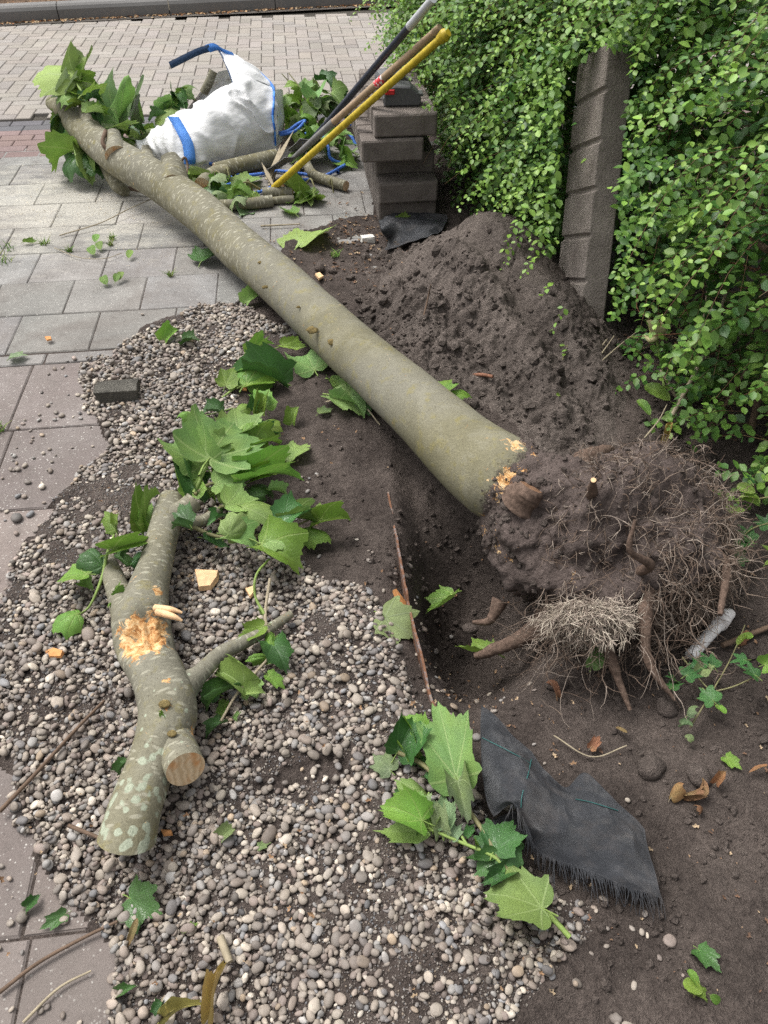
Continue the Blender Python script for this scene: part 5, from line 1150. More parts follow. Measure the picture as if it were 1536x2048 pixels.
V = [tuple(q + Vector((0, 0, .006))) for q in bl] + [tuple(q - Vector((0, 0, .006))) for q in bl]
put('blade', mesh('blade', V, [tuple(range(6)), tuple(range(6, 12))[::-1]] + [(i, i + 6, (i + 1) % 6 + 6, (i + 1) % 6) for i in range(6)], False, None, None, M_IRON), t)
def spade(a, c, xtop, mats, split, label, blade=True, rad=.017):
    b = extend_to(a, c, xtop); d = (b - a).normalized(); L = (b - a).length
    t = thing('spade', a, label, 'spade', 'tools leaning on the stack')
    tube('shaft', [a + (b - a) * split, a + (b - a) * (split + 1) / 2, b], [rad, rad * 1.02, rad], mats[0], t, 30, 14, .02, 20)
    tube('socket', [a + d * .16, a + (b - a) * (split * .6), a + (b - a) * (split + .012)], [.010, .016, rad * 1.12], mats[1], t, 16, 12, .02, 20)
    s_ = d.cross(Vector((0, 0, 1))).normalized(); u_ = s_.cross(d)
    if blade:
        rows_ = []
        for k in range(7):
            f = k / 6; w2 = (.085 if f > .3 else .05 + .035 * f / .3); w2 = w2 if f < .97 else w2; z_ = .03 * (1 - f) ** 2
            rows_.append([a + d * (f * .24 - .02) + s_ * (x * w2) + u_ * (.018 * (x * x) + z_) for x in (-1, -.5, 0, .5, 1)])
        S = grid_surf(rows_, 14, 10).reshape(-1, 3); F = grid_faces(14, 10); S2 = S - np.array(tuple(u_)) * .004; n = len(S)
        idx = np.arange(n).reshape(14, 10); rim = np.concatenate([idx[0], idx[1:, -1], idx[-1, -2::-1], idx[-2:0:-1, 0]])
        rf = np.array([(rim[i], rim[(i + 1) % len(rim)], rim[(i + 1) % len(rim)] + n, rim[i] + n) for i in range(len(rim))])
        put('blade', mesh('blade', np.vstack([S, S2]), np.vstack([F, F[:, ::-1] + n, rf]), True, None, None, M_STEEL), t)
    return t, b, d
sa = P(548, 350, .025); scn = P(742, 178, .555)
t, b, d = spade(sa, scn, 872, (M_ASH, M_STEEL), .42, 'spade with a bare wooden shaft lying between the yellow and dark handles')
tube('end_knob', [b - d * .01, b + d * .025], [.018, .017], M_ASH, t, 6, 14, .03)
q = extend_to(sa, scn, 760); st_ = bmesh.new(); 
Vv, Ff, uv_, s_ = tube_geo([q - d * .028, q + d * .0, q + d * .028], [.0178, .0178, .0178], 6, 14, 0, cap=False)
g = G('sticker_print', .5, .3); p = g.pos(); n = g.noise(p, 60, 2); g.base(g.ramp(n, [(.45, (.75, .72, .7)), (.5, (.62, .05, .06))]))
put('sticker', mesh('sticker', Vv, Ff, True, None, None, g.m), t)
sa2 = P(600, 310, .03); t, b, d = spade(sa2, P(728, 160, .56), 842, (M_NAVY, M_NAVY), .25, 'dark navy-handled spade, rearmost of the three leaning tools', True, .0165)
tube('grip_collar', [b - d * .10, b - d * .02, b + d * .10], [.018, .018, .017], mat_simple('bare_metal', (.42, .43, .45), .35, .6, .1, 40, 0), t, 8, 14, 0)

# ------------------------------------------------------------------ white bulk bag
bag = thing('bulk_bag', P(420, 335, 0), 'white woven bulk bag with blue straps slumped on its side full of branches', 'bulk bag')
rowsF = [  # front panel, bottom row to top row: (x, y, world depth)
    [(276, 312, 4.62), (330, 338, 4.46), (375, 352, 4.38), (440, 330, 4.50), (500, 312, 4.62), (551, 297, 4.74)],
    [(274, 298, 4.58), (322, 300, 4.46), (378, 310, 4.40), (440, 288, 4.50), (505, 272, 4.62), (553, 262, 4.76)],
    [(280, 284, 4.62), (325, 266, 4.52), (375, 262, 4.48), (440, 235, 4.56), (505, 222, 4.68), (551, 218, 4.80)],
    [(300, 272, 4.72), (345, 241, 4.66), (385, 222, 4.64), (445, 190, 4.70), (505, 175, 4.80), (548, 180, 4.88)],
    [(305, 270, 4.80), (350, 238, 4.76), (400, 208, 4.78), (466, 166, 4.84), (500, 138, 4.92), (540, 172, 4.96)]]
def bag_panel(rows_, nu, nv, amp, seed, name, out=-1):
    S = grid_surf([[PD(*p_) for p_ in r_] for r_ in rows_], nu, nv); du = np.gradient(S, axis=0); dv = np.gradient(S, axis=1); N_ = np.cross(du, dv); N_ /= np.linalg.norm(N_, axis=2)[..., None] + 1e-9
    Wp_ = S + .10 * np.stack([fbm(S * 5 + 9, 2, seed + 5), fbm(S * 5 + 31, 2, seed + 6), fbm(S * 5 + 57, 2, seed + 7)], -1)
    k1 = 1 - np.abs(fbm(Wp_ * np.array((4.5, 4.5, 9)) + S[..., :1] * np.array((0, 0, 6.0)) + seed, 2, seed)) * 2; k2 = 1 - np.abs(fbm(S * np.array((13., 13, 26)) + seed, 3, seed + 1)) * 2
    gi = np.linspace(0, 1, nu)[:, None] * np.ones((1, nv)); fade = np.minimum(1, 4 * np.minimum(gi + .05, 1.05 - gi))[..., None]
    S = S + N_ * (amp * 1.25 * (k1 ** 3)[..., None] + amp * .10 * k2[..., None]) * fade * out
    return S
def mat_bagf():
    g = G('woven_polypropylene', .42, .45); p = g.pos(); n = g.noise(p, 14, 4, .6); c = g.ramp(n, [(.25, (.58, .59, .60)), (.7, (.74, .74, .74))]); d = g.noise(p, 5, 5, .7); c = g.mix(g.ramp(d, [(.6, 0), (.78, .35)]), c, (.45, .42, .38)); g.base(c)
    g.bump(g.math('ADD', g.noise(g.mapping(p, (1, 1, 2.5), (0, .5, 0)), 11, 3, .5), g.math('MULTIPLY', g.noise(p, 300, 1), .1)), .45, .012)
    return g.m
M_BAG = mat_bagf()
S = bag_panel(rowsF, 80, 120, .020, 3, 'front')
FP = put('front_panel', mesh('front_panel', S.reshape(-1, 3), grid_faces(80, 120), True, None, None, M_BAG), bag)
# side panel (right end), back panel, top flap that stands up to the strap
right = [[tuple(S[i, -1]), tuple(S[i, -1] * np.array((1, 1, .8)) + np.array((.03 + .02 * math.sin(i), .22, .0))), tuple(S[i, -1] * np.array((1, 1, .45)) + np.array((-.02, .42, .0)))] for i in range(0, 61, 12)]
R_ = grid_surf(right, 24, 16); put('side_panel', mesh('side_panel', R_.reshape(-1, 3), grid_faces(24, 16), True, None, None, M_BAG), bag)
rowsB = [[(x, y, dd + .45) for (x, y, dd) in [(300, 268, 4.75), (350, 262, 4.72), (400, 240, 4.72), (450, 225, 4.75), (500, 215, 4.8), (545, 210, 4.85)]], [(310, 262, 5.22), (360, 235, 5.22), (405, 190, 5.24), (450, 165, 5.26), (500, 160, 5.3), (542, 172, 5.34)], [(330, 255, 5.20), (375, 215, 5.18), (402, 180, 5.20), (425, 150, 5.22), (470, 140, 5.25), (540, 168, 5.3)]]
Bk = bag_panel(rowsB, 20, 40, .015, 6, 'back'); put('back_panel', mesh('back_panel', Bk.reshape(-1, 3), grid_faces(20, 40), True, None, None, M_BAG), bag)
rowsT = [[(468, 172, 4.80), (500, 160, 4.84), (530, 168, 4.88), (547, 181, 4.90)], [(458, 145, 4.88), (490, 133, 4.92), (520, 150, 4.94), (540, 168, 4.95)], [(446, 118, 4.98), (472, 112, 5.0), (500, 130, 5.0), (528, 155, 5.0)], [(438, 103, 5.05), (455, 103, 5.05), (485, 120, 5.04), (510, 140, 5.03)]]
Tp = bag_panel(rowsT, 24, 30, .012, 8, 'flap'); put('flap', mesh('flap', Tp.reshape(-1, 3), grid_faces(24, 30), True, None, None, M_BAG), bag)
Tq = Tp + np.array((0, .10, -.05)); rows_in = [[tuple(Tp[i, 0]), tuple(Tp[i, 0] + np.array((.02, .08, -.02))), tuple(Tp[i, 0] + np.array((.01, .2, -.06)))] for i in (0, 8, 16, 23)]
put('flap', mesh('flap_inner', grid_surf(rows_in, 12, 10).reshape(-1, 3), grid_faces(12, 10), True, None, None, M_BAG), bag)
def mat_strap():
    g = G('blue_webbing', .6, .3); uv = g.coord('UV'); w1 = g.N('ShaderNodeTexChecker'); w1.inputs['Scale'].default_value = 26; g.L(uv, w1.inputs['Vector']); w1.inputs['Color1'].default_value = (.03, .14, .52, 1); w1.inputs['Color2'].default_value = (.10, .30, .72, 1); g.base(w1.outputs['Color']); g.bump(w1.outputs['Fac'], .5, .002); return g.m
M_STRAP = mat_strap(); M_STRAPD = mat_simple('dark_blue_webbing', (.022, .05, .11), .6, .3, .3, 60)
def strap(nm, pts, wdir, w_, mat, off=.004, n=30):
    C_ = catmull([tuple(p_) for p_ in pts], n); wv = np.array(tuple(wdir)); L_ = np.linspace(0, 6, n); rows_ = []; th = np.array((0, -off, off * .6))
    A_ = np.stack([C_ - wv * w_ / 2 + th, C_ + wv * w_ / 2 + th], 1); B2 = A_ - th * 1.6; Vv = np.concatenate([A_, B2[:, ::-1]], 1).reshape(-1, 3); uvv = np.stack([np.tile([0, 1, 1, 0], n), np.repeat(L_, 4)], -1)
    return put(nm, mesh(nm, Vv, grid_faces(n, 4, True), True, None, uvv, mat), FP if nm == 'seam_strap' else bag)
def on_front(x, y):            # nearest point of the front panel to a picture position
    u_, v_ = proj(S[..., 0], S[..., 1], S[..., 2]); k = np.argmin((u_ - x) ** 2 + (v_ - y) ** 2); return Vector(S.reshape(-1, 3)[k]) + Vector((0, -.012, .008))
strap('strap', [on_front(348, 240) + Vector((0, 0, .008)), on_front(358, 254), on_front(368, 272), on_front(377, 292), on_front(381, 318), on_front(381, 330)], (1, .2, -.1), .058, M_STRAP)
strap('strap', [PD(470, 112, 5.0), PD(450, 104, 5.02), PD(438, 96, 5.04), PD(428, 94, 5.04), PD(415, 98, 5.02)], (.35, 0, -.5), .07, M_STRAP)
strap('strap', [PD(420, 96, 5.03), PD(395, 104, 4.98), PD(370, 116, 4.93), PD(340, 131, 4.88)], (.15, .1, -.75), .045, M_STRAPD)
strap('strap', [PD(510, 140, 5.0), PD(530, 158, 4.96), PD(546, 178, 4.88), PD(543, 200, 4.82)], (.5, 0, .4), .04, M_STRAP)
tube('seam', [on_front(x, y) for x, y in ((549, 185), (549, 210), (547, 235), (551, 262), (552, 292))], [.006, .007, .006], M_STRAP, FP, 24, 6, .1, 60)
tube('seam', [Vector(Tp[i, 0]) for i in (0, 8, 16, 23)], [.004, .004, .004], M_STRAPD, bag, 14, 6, .05)
def thing_branch(name, path, radii, label, cat='log', mat=None, group=None, seg=14, endmat=None, leaves=()):
    t = thing(name, path[0], label, cat, group)
    V_, F_, uv_, s_ = tube_geo(path, radii, 26, seg, .06, 18, int(path[0].x * 1000) % 50); mm = mat or M_BARK
    put('wood', mesh('wood', V_, F_, True, zero(V_, s_), uv_, [mm, endmat or M_SAWN], [0] * (len(F_) - 2) + [1, 1]), t)
    for r_ in leaves: add_leaf(t, P(*r_[:3]), P(*r_[3:6]), r_[6], r_[7] if len(r_) > 7 else 1.0, r_[8] if len(r_) > 8 else 0)
    return t
thing_branch('branch', [PD(408, 185, 4.98), PD(418, 165, 4.98), PD(427, 142, 5.0)], [.026, .024, .022], 'short dark sawn branch end sticking out of the bag mouth', 'branch', M_BARK)
t = thing_branch('branch', [PD(395, 205, 4.9), PD(372, 185, 4.88), PD(352, 178, 4.86)], [.008, .006, .005], 'leafy branch hanging out of the bag mouth', 'branch', M_BARK)
for (bx, by, bd, tx, ty, td, key, wd_, rl) in [(348, 188, 4.86, 335, 228, 4.74, 't', .7, .5), (350, 190, 4.86, 345, 232, 4.74, 'd', .7, -.4), (352, 192, 4.84, 398, 182, 4.9, 'u', .8, .2), (356, 195, 4.84, 372, 220, 4.76, 'd', .9, .3), (342, 215, 4.76, 312, 262, 4.66, 'u', 1, .3), (345, 212, 4.76, 315, 240, 4.72, 't', .7, .8), (340, 205, 4.78, 318, 214, 4.74, 'd', .8, 0), (330, 238, 4.72, 298, 245, 4.7, 'd', .7, .5), (345, 200, 4.8, 330, 190, 4.84, 't', .7, .2), (360, 188, 4.86, 385, 196, 4.86, 't', .7, -.3), (348, 195, 4.82, 355, 240, 4.72, 'd', .8, .1)]:
    add_leaf(t, PD(bx, by, bd), PD(tx, ty, td), key, wd_, rl)

# logs and sticks around the bag
thing_branch('log', [P(430, 342, .04), P(485, 330, .045), P(552, 314, .045)], [.042, .045, .044], 'grey-barked log lying along the front of the white bag', 'log', M_BARK, 'cut logs')
thing_branch('log', [P(440, 410, .025), P(490, 408, .03), P(545, 402, .03)], [.026, .027, .03], 'mossy log nearest the trunk before the bag', 'log', M_BARK, 'cut logs')
thing_branch('log', [P(525, 386, .04), P(560, 384, .04), P(586, 384, .04)], [.026, .026, .027], 'upper of two log ends with orange sawn faces', 'log', M_BARK, 'cut logs', 14, M_CHIP_O)
thing_branch('log', [P(520, 405, .02), P(560, 400, .02), P(588, 398, .02)], [.018, .019, .020], 'lower of two log ends with orange sawn faces', 'log', M_BARK, 'cut logs', 14, M_CHIP_O)
thing_branch('log', [P(612, 320, .05), P(625, 348, .035), P(660, 362, .03), P(692, 372, .03)], [.022, .027, .028, .027], 'bent log lying behind the tool blades', 'log', M_BARK, 'cut logs')
thing_branch('log', [P(560, 372, .02), P(585, 352, .02), P(598, 330, .02)], [.026, .025, .024], 'short pale log under the yellow bar', 'log', M_BARK, 'cut logs')
thing_branch('log', [P(405, 372, .05), P(425, 352, .05), P(455, 345, .05)], [.045, .045, .045], 'thick log half hidden behind the fallen trunk', 'log', M_BARK, 'cut logs')
def splint(a, b, w_, label, za=.04, zb=.2):
    A, B = P(*a, za), P(*b, zb); d = (B - A); s_ = Vector((d.y, -d.x, 0)).normalized() * w_
    V_ = [A - s_ * .5, A + s_ * .5, A + d * .5 + s_, B, A + d * .5 - s_]; up_ = Vector((0, -.004, .006))
    Vv = [tuple(q) for q in V_] + [tuple(q + up_) for q in V_]
    tag(put('splinter_stick', mesh('splinter_stick', Vv, [(0, 1, 2, 3, 4), (9, 8, 7, 6, 5)] + [(i, (i + 1) % 5, (i + 1) % 5 + 5, i + 5) for i in range(5)], False, None, None, M_TWIG_P)), label, 'splinter', 'split wood splinters')
splint((532, 360), (588, 262), .016, 'long pale wood splinter standing beside the spade blade')
splint((538, 366), (562, 290), .012, 'shorter pale splinter left of the long one', .03, .15)
splint((548, 375), (523, 325), .012, 'short leaning splinter pointing towards the bag', .03, .1)
splint((538, 372), (555, 340), .010, 'narrow splinter at the foot of the tools', .02, .06)

# blue rope
def rope(paths, label):
    g = G('blue_rope', .6, .3); uv = g.coord('UV'); w1 = g.N('ShaderNodeTexNoise'); w1.inputs['Scale'].default_value = 200; g.L(g.pos(), w1.inputs['Vector']); g.base(g.ramp(w1.outputs['Fac'], [(.3, (.02, .06, .30)), (.7, (.09, .24, .66))]))
    t = thing('rope', P(*paths[0][0]), label, 'rope')
    for pts in paths:
        Cp = [P(*q) for q in pts]; L_ = sum((Cp[i + 1] - Cp[i]).length for i in range(len(Cp) - 1)); n = int(L_ / .005); Cc = catmull([tuple(q) for q in Cp], n); Tn, U, W = frames(Cc); seg = 12; ang = np.linspace(0, 2 * np.pi, seg, endpoint=False); tws = np.linspace(0, L_ / .042 * 2 * np.pi, n)
        r_ = .0085 * (1 + .28 * np.abs(np.cos(1.5 * (ang[None] - tws[:, None] * .33 * 3))) - .18)
        Vv = Cc[:, None] + r_[..., None] * (np.cos(ang)[None, :, None] * U[:, None] + np.sin(ang)[None, :, None] * W[:, None])
        put('strand', mesh('strand', Vv.reshape(-1, 3), grid_faces(n, seg, True), True, None, None, g.m), t)
rope([[(375, 358, .03), (385, 338, .05), (405, 328, .06), (425, 328, .05), (440, 338, .02), (480, 350, .012), (520, 348, .012), (555, 342, .012), (620, 350, .03)],
      [(430, 345, .03), (455, 350, .02), (467, 362, .012), (455, 370, .012), (435, 372, .012)], [(420, 400, .012), (450, 390, .012), (490, 388, .012), (525, 382, .012), (560, 366, .02)],
      [(550, 268, .10), (575, 262, .12), (595, 248, .14), (610, 242, .15), (590, 262, .12), (560, 270, .1)], [(610, 268, .12), (635, 262, .13), (655, 290, .10), (660, 315, .05), (680, 325, .02), (705, 320, .02), (680, 330, .012), (675, 345, .012)], [(680, 258, .12), (700, 270, .11), (712, 290, .07)], [(695, 248, .12), (715, 250, .12)], [(600, 360, .012), (640, 356, .012), (690, 330, .03)]], 'blue twisted rope looping over logs and leaves around the bag')

# leafy branch heaps near the bag
def heap_leaves(name, cx_, cy_, rx, ry, zmax, n, label, seed, twigs=6):
    r = random.Random(seed); c = P(cx_, cy_, 0); t = thing(name, c, label, 'leafy branch', 'cut leafy branches')
    tp = [c + Vector((r.uniform(-.1, .1), r.uniform(-.1, .1), .04)) for _ in range(twigs)]
    for k in range(twigs):
        a = r.uniform(0, 6.28); e = c + Vector((math.cos(a) * rx * .8, math.sin(a) * ry * .8, r.uniform(.3, 1) * zmax)); m_ = (tp[k] + e) / 2 + Vector((0, 0, .05))
        tube('twig', [tp[k], m_, e], [.007, .005, .003], M_STEMB, t, 10, 6, .03)
    for k in range(n):
        a = r.uniform(0, 6.28); q = math.sqrt(r.uniform(0, 1)); z = zmax * (1 - q * q * .7) * r.uniform(.3, 1.0)
        B = c + Vector((math.cos(a) * rx * q, math.sin(a) * ry * q, z)); a2 = a + r.uniform(-1.3, 1.3); l_ = r.uniform(.07, .125)
        T_ = B + Vector((math.cos(a2) * l_, math.sin(a2) * l_ - .03, r.uniform(-.09, .05))); T_.z = max(T_.z, .01)
        add_leaf(t, B, T_, r.choice('tttuudp'), r.uniform(.7, 1), r.uniform(-.6, .6))
    return t
heap_leaves('leafy_branches', 625, 262, .26, .24, .30, 60, 'heap of cut leafy branches between the bag and the block stack', 31)
heap_leaves('leafy_branches', 650, 318, .17, .13, .14, 22, 'leafy twigs spilling forward from the heap under the rope', 32, 3)
heap_leaves('leafy_branches', 262, 285, .16, .14, .12, 16, 'leafy twigs between the trunk top and the bag', 33, 3)
heap_leaves('leafy_branches', 425, 375, .14, .10, .08, 12, 'leafy sprig on the rope in front of the bag', 34, 2)
heap_leaves('leafy_branches', 500, 405, .12, .07, .06, 9, 'leafy sprig on the nearest log by the trunk', 35, 2)
heap_leaves('leafy_branches', 625, 395, .14, .05, .03, 7, 'flat sprig beside the orange log ends', 36, 2)

# ------------------------------------------------------------------ black landscape fabric
def mat_fabric():
    g = G('woven_black_fabric', .42, .5); p = g.pos(); uv = g.coord('UV')
    wx = g.N('ShaderNodeTexWave'); wx.inputs['Scale'].default_value = 34; g.L(uv, wx.inputs['Vector']); wy = g.N('ShaderNodeTexWave'); wy.bands_direction = 'Y'; wy.inputs['Scale'].default_value = 34; g.L(uv, wy.inputs['Vector'])
    ww = g.math('MULTIPLY', wx.outputs['Fac'], wy.outputs['Fac']); n = g.noise(p, 16, 5, .7); c = g.ramp(n, [(.35, (.016, .018, .022)), (.7, (.048, .050, .056))]); d = g.noise(p, 7, 5, .75, .5); c = g.mix(g.ramp(d, [(.5, 0), (.75, .7)]), c, (.095, .08, .072)); c = g.mix(g.math('MULTIPLY', ww, .35), c, (.13, .135, .15)); g.base(c)
    g.bump(g.math('ADD', g.math('MULTIPLY', ww, .5), g.math('MULTIPLY', n, .8)), .6, .004); return g.m
M_FAB = mat_fabric(); M_TEAL = mat_simple('teal_thread', (.03, .105, .10), .6, .3, .2, 60)
def fabric(rows_, nu, nv, amp, seed, label, thick=.0015, fringe=None, threads=()):
    S = grid_surf([[P(*p_) for p_ in r_] for r_ in rows_], nu, nv); S[..., 2] += amp * (1 - 2 * np.abs(fbm(S * np.array((7., 12., 7.)) + seed, 2, seed))) + amp * .3 * fbm(S * 30, 2, seed)
    t = thing('landscape_fabric', Vector(S[nu // 2, nv // 2]), label, 'fabric', 'black landscape fabric'); n = nu * nv; S2 = S - np.array((0, 0, thick)); F = grid_faces(nu, nv)
    idx = np.arange(n).reshape(nu, nv); rim = np.concatenate([idx[0], idx[1:, -1], idx[-1, -2::-1], idx[-2:0:-1, 0]]); rf = np.array([(rim[i], rim[(i + 1) % len(rim)], rim[(i + 1) % len(rim)] + n, rim[i] + n) for i in range(len(rim))])
    uv = np.stack(np.meshgrid(np.linspace(0, 6, nv), np.linspace(0, 5, nu)), -1).reshape(-1, 2)
    put('sheet', mesh('sheet', np.vstack([S.reshape(-1, 3), S2.reshape(-1, 3)]), np.vstack([F, F[:, ::-1] + n, rf]), True, None, np.vstack([uv, uv]), M_FAB), t)
    if fringe:
        r = np.random.default_rng(seed); E_ = S[-1]; paths = []
        for k in range(fringe):
            f = r.uniform(0.12, 1) * (nv - 1); i = min(int(f), nv - 2); a = E_[i] + (E_[i + 1] - E_[i]) * (f - i); d = np.array((r.normal(.0, .25), -1 + r.normal(0, .2), -.25)); L_ = .004 + .04 * r.uniform() ** 2.5
            paths.append(np.array([a + np.array((0, .004, .001)), a + d * L_ * .5 + np.array((0, 0, .003)), a + d * L_ + np.array((0, 0, -.004))]))
        V_, F_, _ = multi_tube(paths, .0009, .0005, 3); kind(put('fringe', mesh('fringe', V_, F_, True, None, None, M_FAB), t), 'stuff')
    U_, V_ = proj(S[..., 0], S[..., 1], S[..., 2])
    for pts in threads:
        cc = []
        for (x, y) in pts: k = np.argmin((U_ - x) ** 2 + (V_ - y) ** 2); cc.append(Vector(S.reshape(-1, 3)[k]) + Vector((0, 0, .002)))
        tube('thread', cc, [.0011] * 3, M_TEAL, t, 30, 5, .1)
    return t
fabric([[(962, 1413, .06), (1000, 1448, .05), (1045, 1492, .04), (1090, 1545, .03), (1130, 1580, .02), (1168, 1548, .01), (1215, 1590, .01), (1288, 1662, .0)],
        [(960, 1470, .06), (1000, 1500, .08), (1045, 1535, .08), (1090, 1580, .06), (1135, 1610, .04), (1180, 1605, .03), (1230, 1635, .02), (1296, 1700, .01)],
        [(964, 1555, .05), (1004, 1560, .10), (1045, 1580, .10), (1095, 1620, .07), (1140, 1655, .055), (1190, 1660, .05), (1240, 1690, .04), (1308, 1745, .015)],
        [(975, 1615, .03), (1015, 1605, .10), (1044, 1622, .085), (1085, 1670, .04), (1135, 1700, .035), (1190, 1715, .03), (1245, 1740, .025), (1316, 1780, .01)],
        [(986, 1640, .025), (1028, 1612, .095), (1050, 1660, .05), (1080, 1705, .012), (1140, 1735, .010), (1195, 1755, .010), (1250, 1780, .010), (1324, 1800, .005)]],
       60, 90, .016, 61, 'crumpled black landscape fabric with frayed edge below the root ball', .0015, 420, [[(1062, 1520), (1055, 1550), (1046, 1590), (1042, 1615)], [(965, 1475), (1000, 1495), (1035, 1512), (1062, 1528)], [(1150, 1600), (1180, 1605), (1215, 1615), (1235, 1622)]])
fabric([[(757, 444, .06), (790, 425, .05), (840, 428, .04), (890, 430, .03)], [(762, 462, .10), (795, 448, .06), (840, 445, .05), (895, 438, .03)], [(775, 480, .03), (805, 475, .03), (850, 462, .05), (890, 448, .03)], [(768, 502, .02), (800, 494, .03), (850, 478, .04), (885, 462, .03)]], 30, 40, .010, 63, 'folded black fabric strip at the foot of the block stack', .0015)
# the fabric's underside flap at the fold
fabric([[(985, 1640, .02), (1005, 1632, .03), (1032, 1622, .05)], [(990, 1660, .01), (1012, 1650, .012), (1036, 1640, .014)], [(1000, 1675, .008), (1022, 1670, .008), (1044, 1668, .008)]], 12, 16, .004, 64, 'small flap of black fabric tucked under the fold')

# ------------------------------------------------------------------ hedge
HB_Y = np.array([-.5, 0.6, 1.2, 1.86, 2.4, 2.9, 3.3, 4.0, 4.45, 5.3, 6.2]); HB_X = np.array([1.75, 1.6, 1.48, 1.33, 1.14, 1.02, 0.93, 0.66, 0.52, 0.46, 0.44])
def hb(y): return np.interp(y, HB_Y, HB_X)
def bulge(z): return np.interp(z, [0, .15, .3, .55, .8, 1.05, 1.3], [.02, .10, .17, .21, .20, .10, -.12])
hedge = thing('hedge', (1.2, 3.2, 0), 'dense green hedge with small round leaves overhanging the upright block', 'hedge')
hr = np.random.default_rng(101)
leafB, leafT, leafN, leafC, shoots = [], [], [], [], []
OLD = np.array([(0.055, 0.140, 0.026), (0.085, 0.190, 0.032), (0.115, 0.235, 0.040), (0.062, 0.155, 0.042)]); NEWC = np.array([(0.21, 0.36, 0.055), (0.165, 0.30, 0.05), (0.26, 0.40, 0.08)])
def grow(start, d, L, droop, young, sc=1.0, dens=1.0):
    lsz = hr.uniform(.75, 1.3); n = max(6, int(L / .027)); p = np.array(start, float); d = np.array(d, float); d /= np.linalg.norm(d); pts = [p.copy()]; wv = hr.normal(0, 1, 3)
    for k in range(n):
        wv = wv * .75 + hr.normal(0, 1, 3) * .4; d = d + np.array((0, 0, -droop * (1 + k / n))) + wv * .055; d /= np.linalg.norm(d); p = p + d * L / n; pts.append(p.copy())
        if k < 2 or hr.uniform() > dens: continue
        f = k / n; side = np.array((d[1], -d[0], 0.0)); side /= math.hypot(d[0], d[1]) + 1e-9
        up_ = np.array((side[1] * d[2], -side[0] * d[2], side[0] * d[1] - side[1] * d[0]))
        if k % 2: side = side * .75 + up_ * .6 * hr.choice([-1, 1])
        for s_ in (-1, 1):
            ln = sc * lsz * hr.uniform(.022, .036) * (1 - .45 * max(0, f - .7) / .3); e = side * s_ + d * hr.uniform(.2, .7) + np.array((0, 0, hr.uniform(-.45, .12))) + hr.normal(0, .16, 3); e /= np.linalg.norm(e)
            nn = np.array((-.25, -.22, 1.0)) + hr.normal(0, .30, 3)
            yg = np.clip((f - .40) / .45, 0, 1) * young
            c = OLD[hr.integers(0, 4)] * (1 - yg) + NEWC[hr.integers(0, 3)] * yg
            leafB.append(p + e * .003); leafT.append(p + e * (ln + .003)); leafN.append(nn); leafC.append(c * hr.normal(1, .14))
    shoots.append(np.array(pts))
for k in range(1900):
    y = hr.uniform(1.5, 5.8) if k % 5 else hr.uniform(3.0, 5.4)
    z = hr.uniform(.12, 1.35) ** 1.0; x = hb(y) - bulge(z) + hr.uniform(.02, .22)
    if y < 2.75:                                   # the looser part on this side of the upright block
        if hr.uniform() < (.50 if z < .9 else .15): continue
        x += .06
    d = (-hr.uniform(.35, 1.0), hr.normal(-.15, .45), hr.uniform(-.1, .55))
    grow((x, y, z), d, hr.uniform(.18, .42), .075, min(1, hr.uniform(.0, 1.0) + .5 * max(0, z - .6)) if hr.uniform() < .8 else 0.0, 1.05 if y > 2.6 else 1.2)
# long arching fresh shoots in front of the face
for k in range(330):
    y = hr.uniform(2.0, 5.6); z = hr.uniform(.5, 1.35); x = hb(y) - bulge(z) + .05
    grow((x, y, z), (-1, hr.normal(-.25, .4), hr.uniform(.05, .5)), hr.uniform(.35, .6), .06, 1.0, .9)
# overhead shoots that hang over the upright block's head
for k in range(70):
    x = hr.uniform(.85, 1.25); y = hr.uniform(2.75, 3.5); z = hr.uniform(1.02, 1.28); grow((x, y, z), (-.9, -.35 + hr.normal(0, .3), .15), hr.uniform(.2, .45), .08, .9)
# low leafy stems at the foot, near side
for k in range(170):
    y = hr.uniform(1.35, 2.6); x = hb(y) + hr.uniform(-.20, .25); grow((x, y, tz(x, y) + hr.uniform(.0, .22)), (-.6 + hr.normal(0, .6), hr.normal(0, .6), hr.uniform(.1, .8)), hr.uniform(.1, .25), .07, hr.uniform(0, .8), 1.15)
for k in range(60):
    y = hr.uniform(3.1, 4.6); x = hb(y) + hr.uniform(-.12, .1); grow((x, y, hr.uniform(.02, .25)), (-.7, hr.normal(0, .5), hr.uniform(0, .6)), hr.uniform(.12, .25), .1, hr.uniform(0, .6))
for k in range(260):                              # growth behind the upright block's head
    y = hr.uniform(3.05, 4.3); grow((hb(y) + hr.uniform(-.1, .35), y, hr.uniform(.65, 1.25)), (-.8, hr.normal(-.3, .4), hr.uniform(0, .5)), hr.uniform(.2, .4), .07, hr.uniform(0, 1))
# deep filling foliage
nf = 24000; fy = hr.uniform(1.2, 6.3, nf); fz = hr.uniform(.05, 1.45, nf); fx = hb(fy) - bulge(fz) + .12 + hr.uniform(0, .75, nf) ** 1.3
keepf = (fy > 2.75) | (hr.uniform(0, 1, nf) < .62); fx, fy, fz = fx[keepf], fy[keepf], fz[keepf]
by_ = hr.uniform(2.4, 6.0, 9000); bz_ = hr.uniform(.35, 1.5, 9000); bx_ = hb(by_) + hr.uniform(.1, 1.3, 9000)
fx, fy, fz = np.concatenate([fx, bx_]), np.concatenate([fy, by_]), np.concatenate([fz, bz_])
e = hr.normal(0, 1, (len(fx), 3)); e[:, 2] -= .4; e /= np.linalg.norm(e, axis=1)[:, None]; Bf = np.stack([fx, fy, fz], -1); Tf = Bf + e * np.where(np.arange(len(fx)) < len(fx) - 9000, hr.uniform(.028, .044, len(fx)), hr.uniform(.04, .06, len(fx)))[:, None]
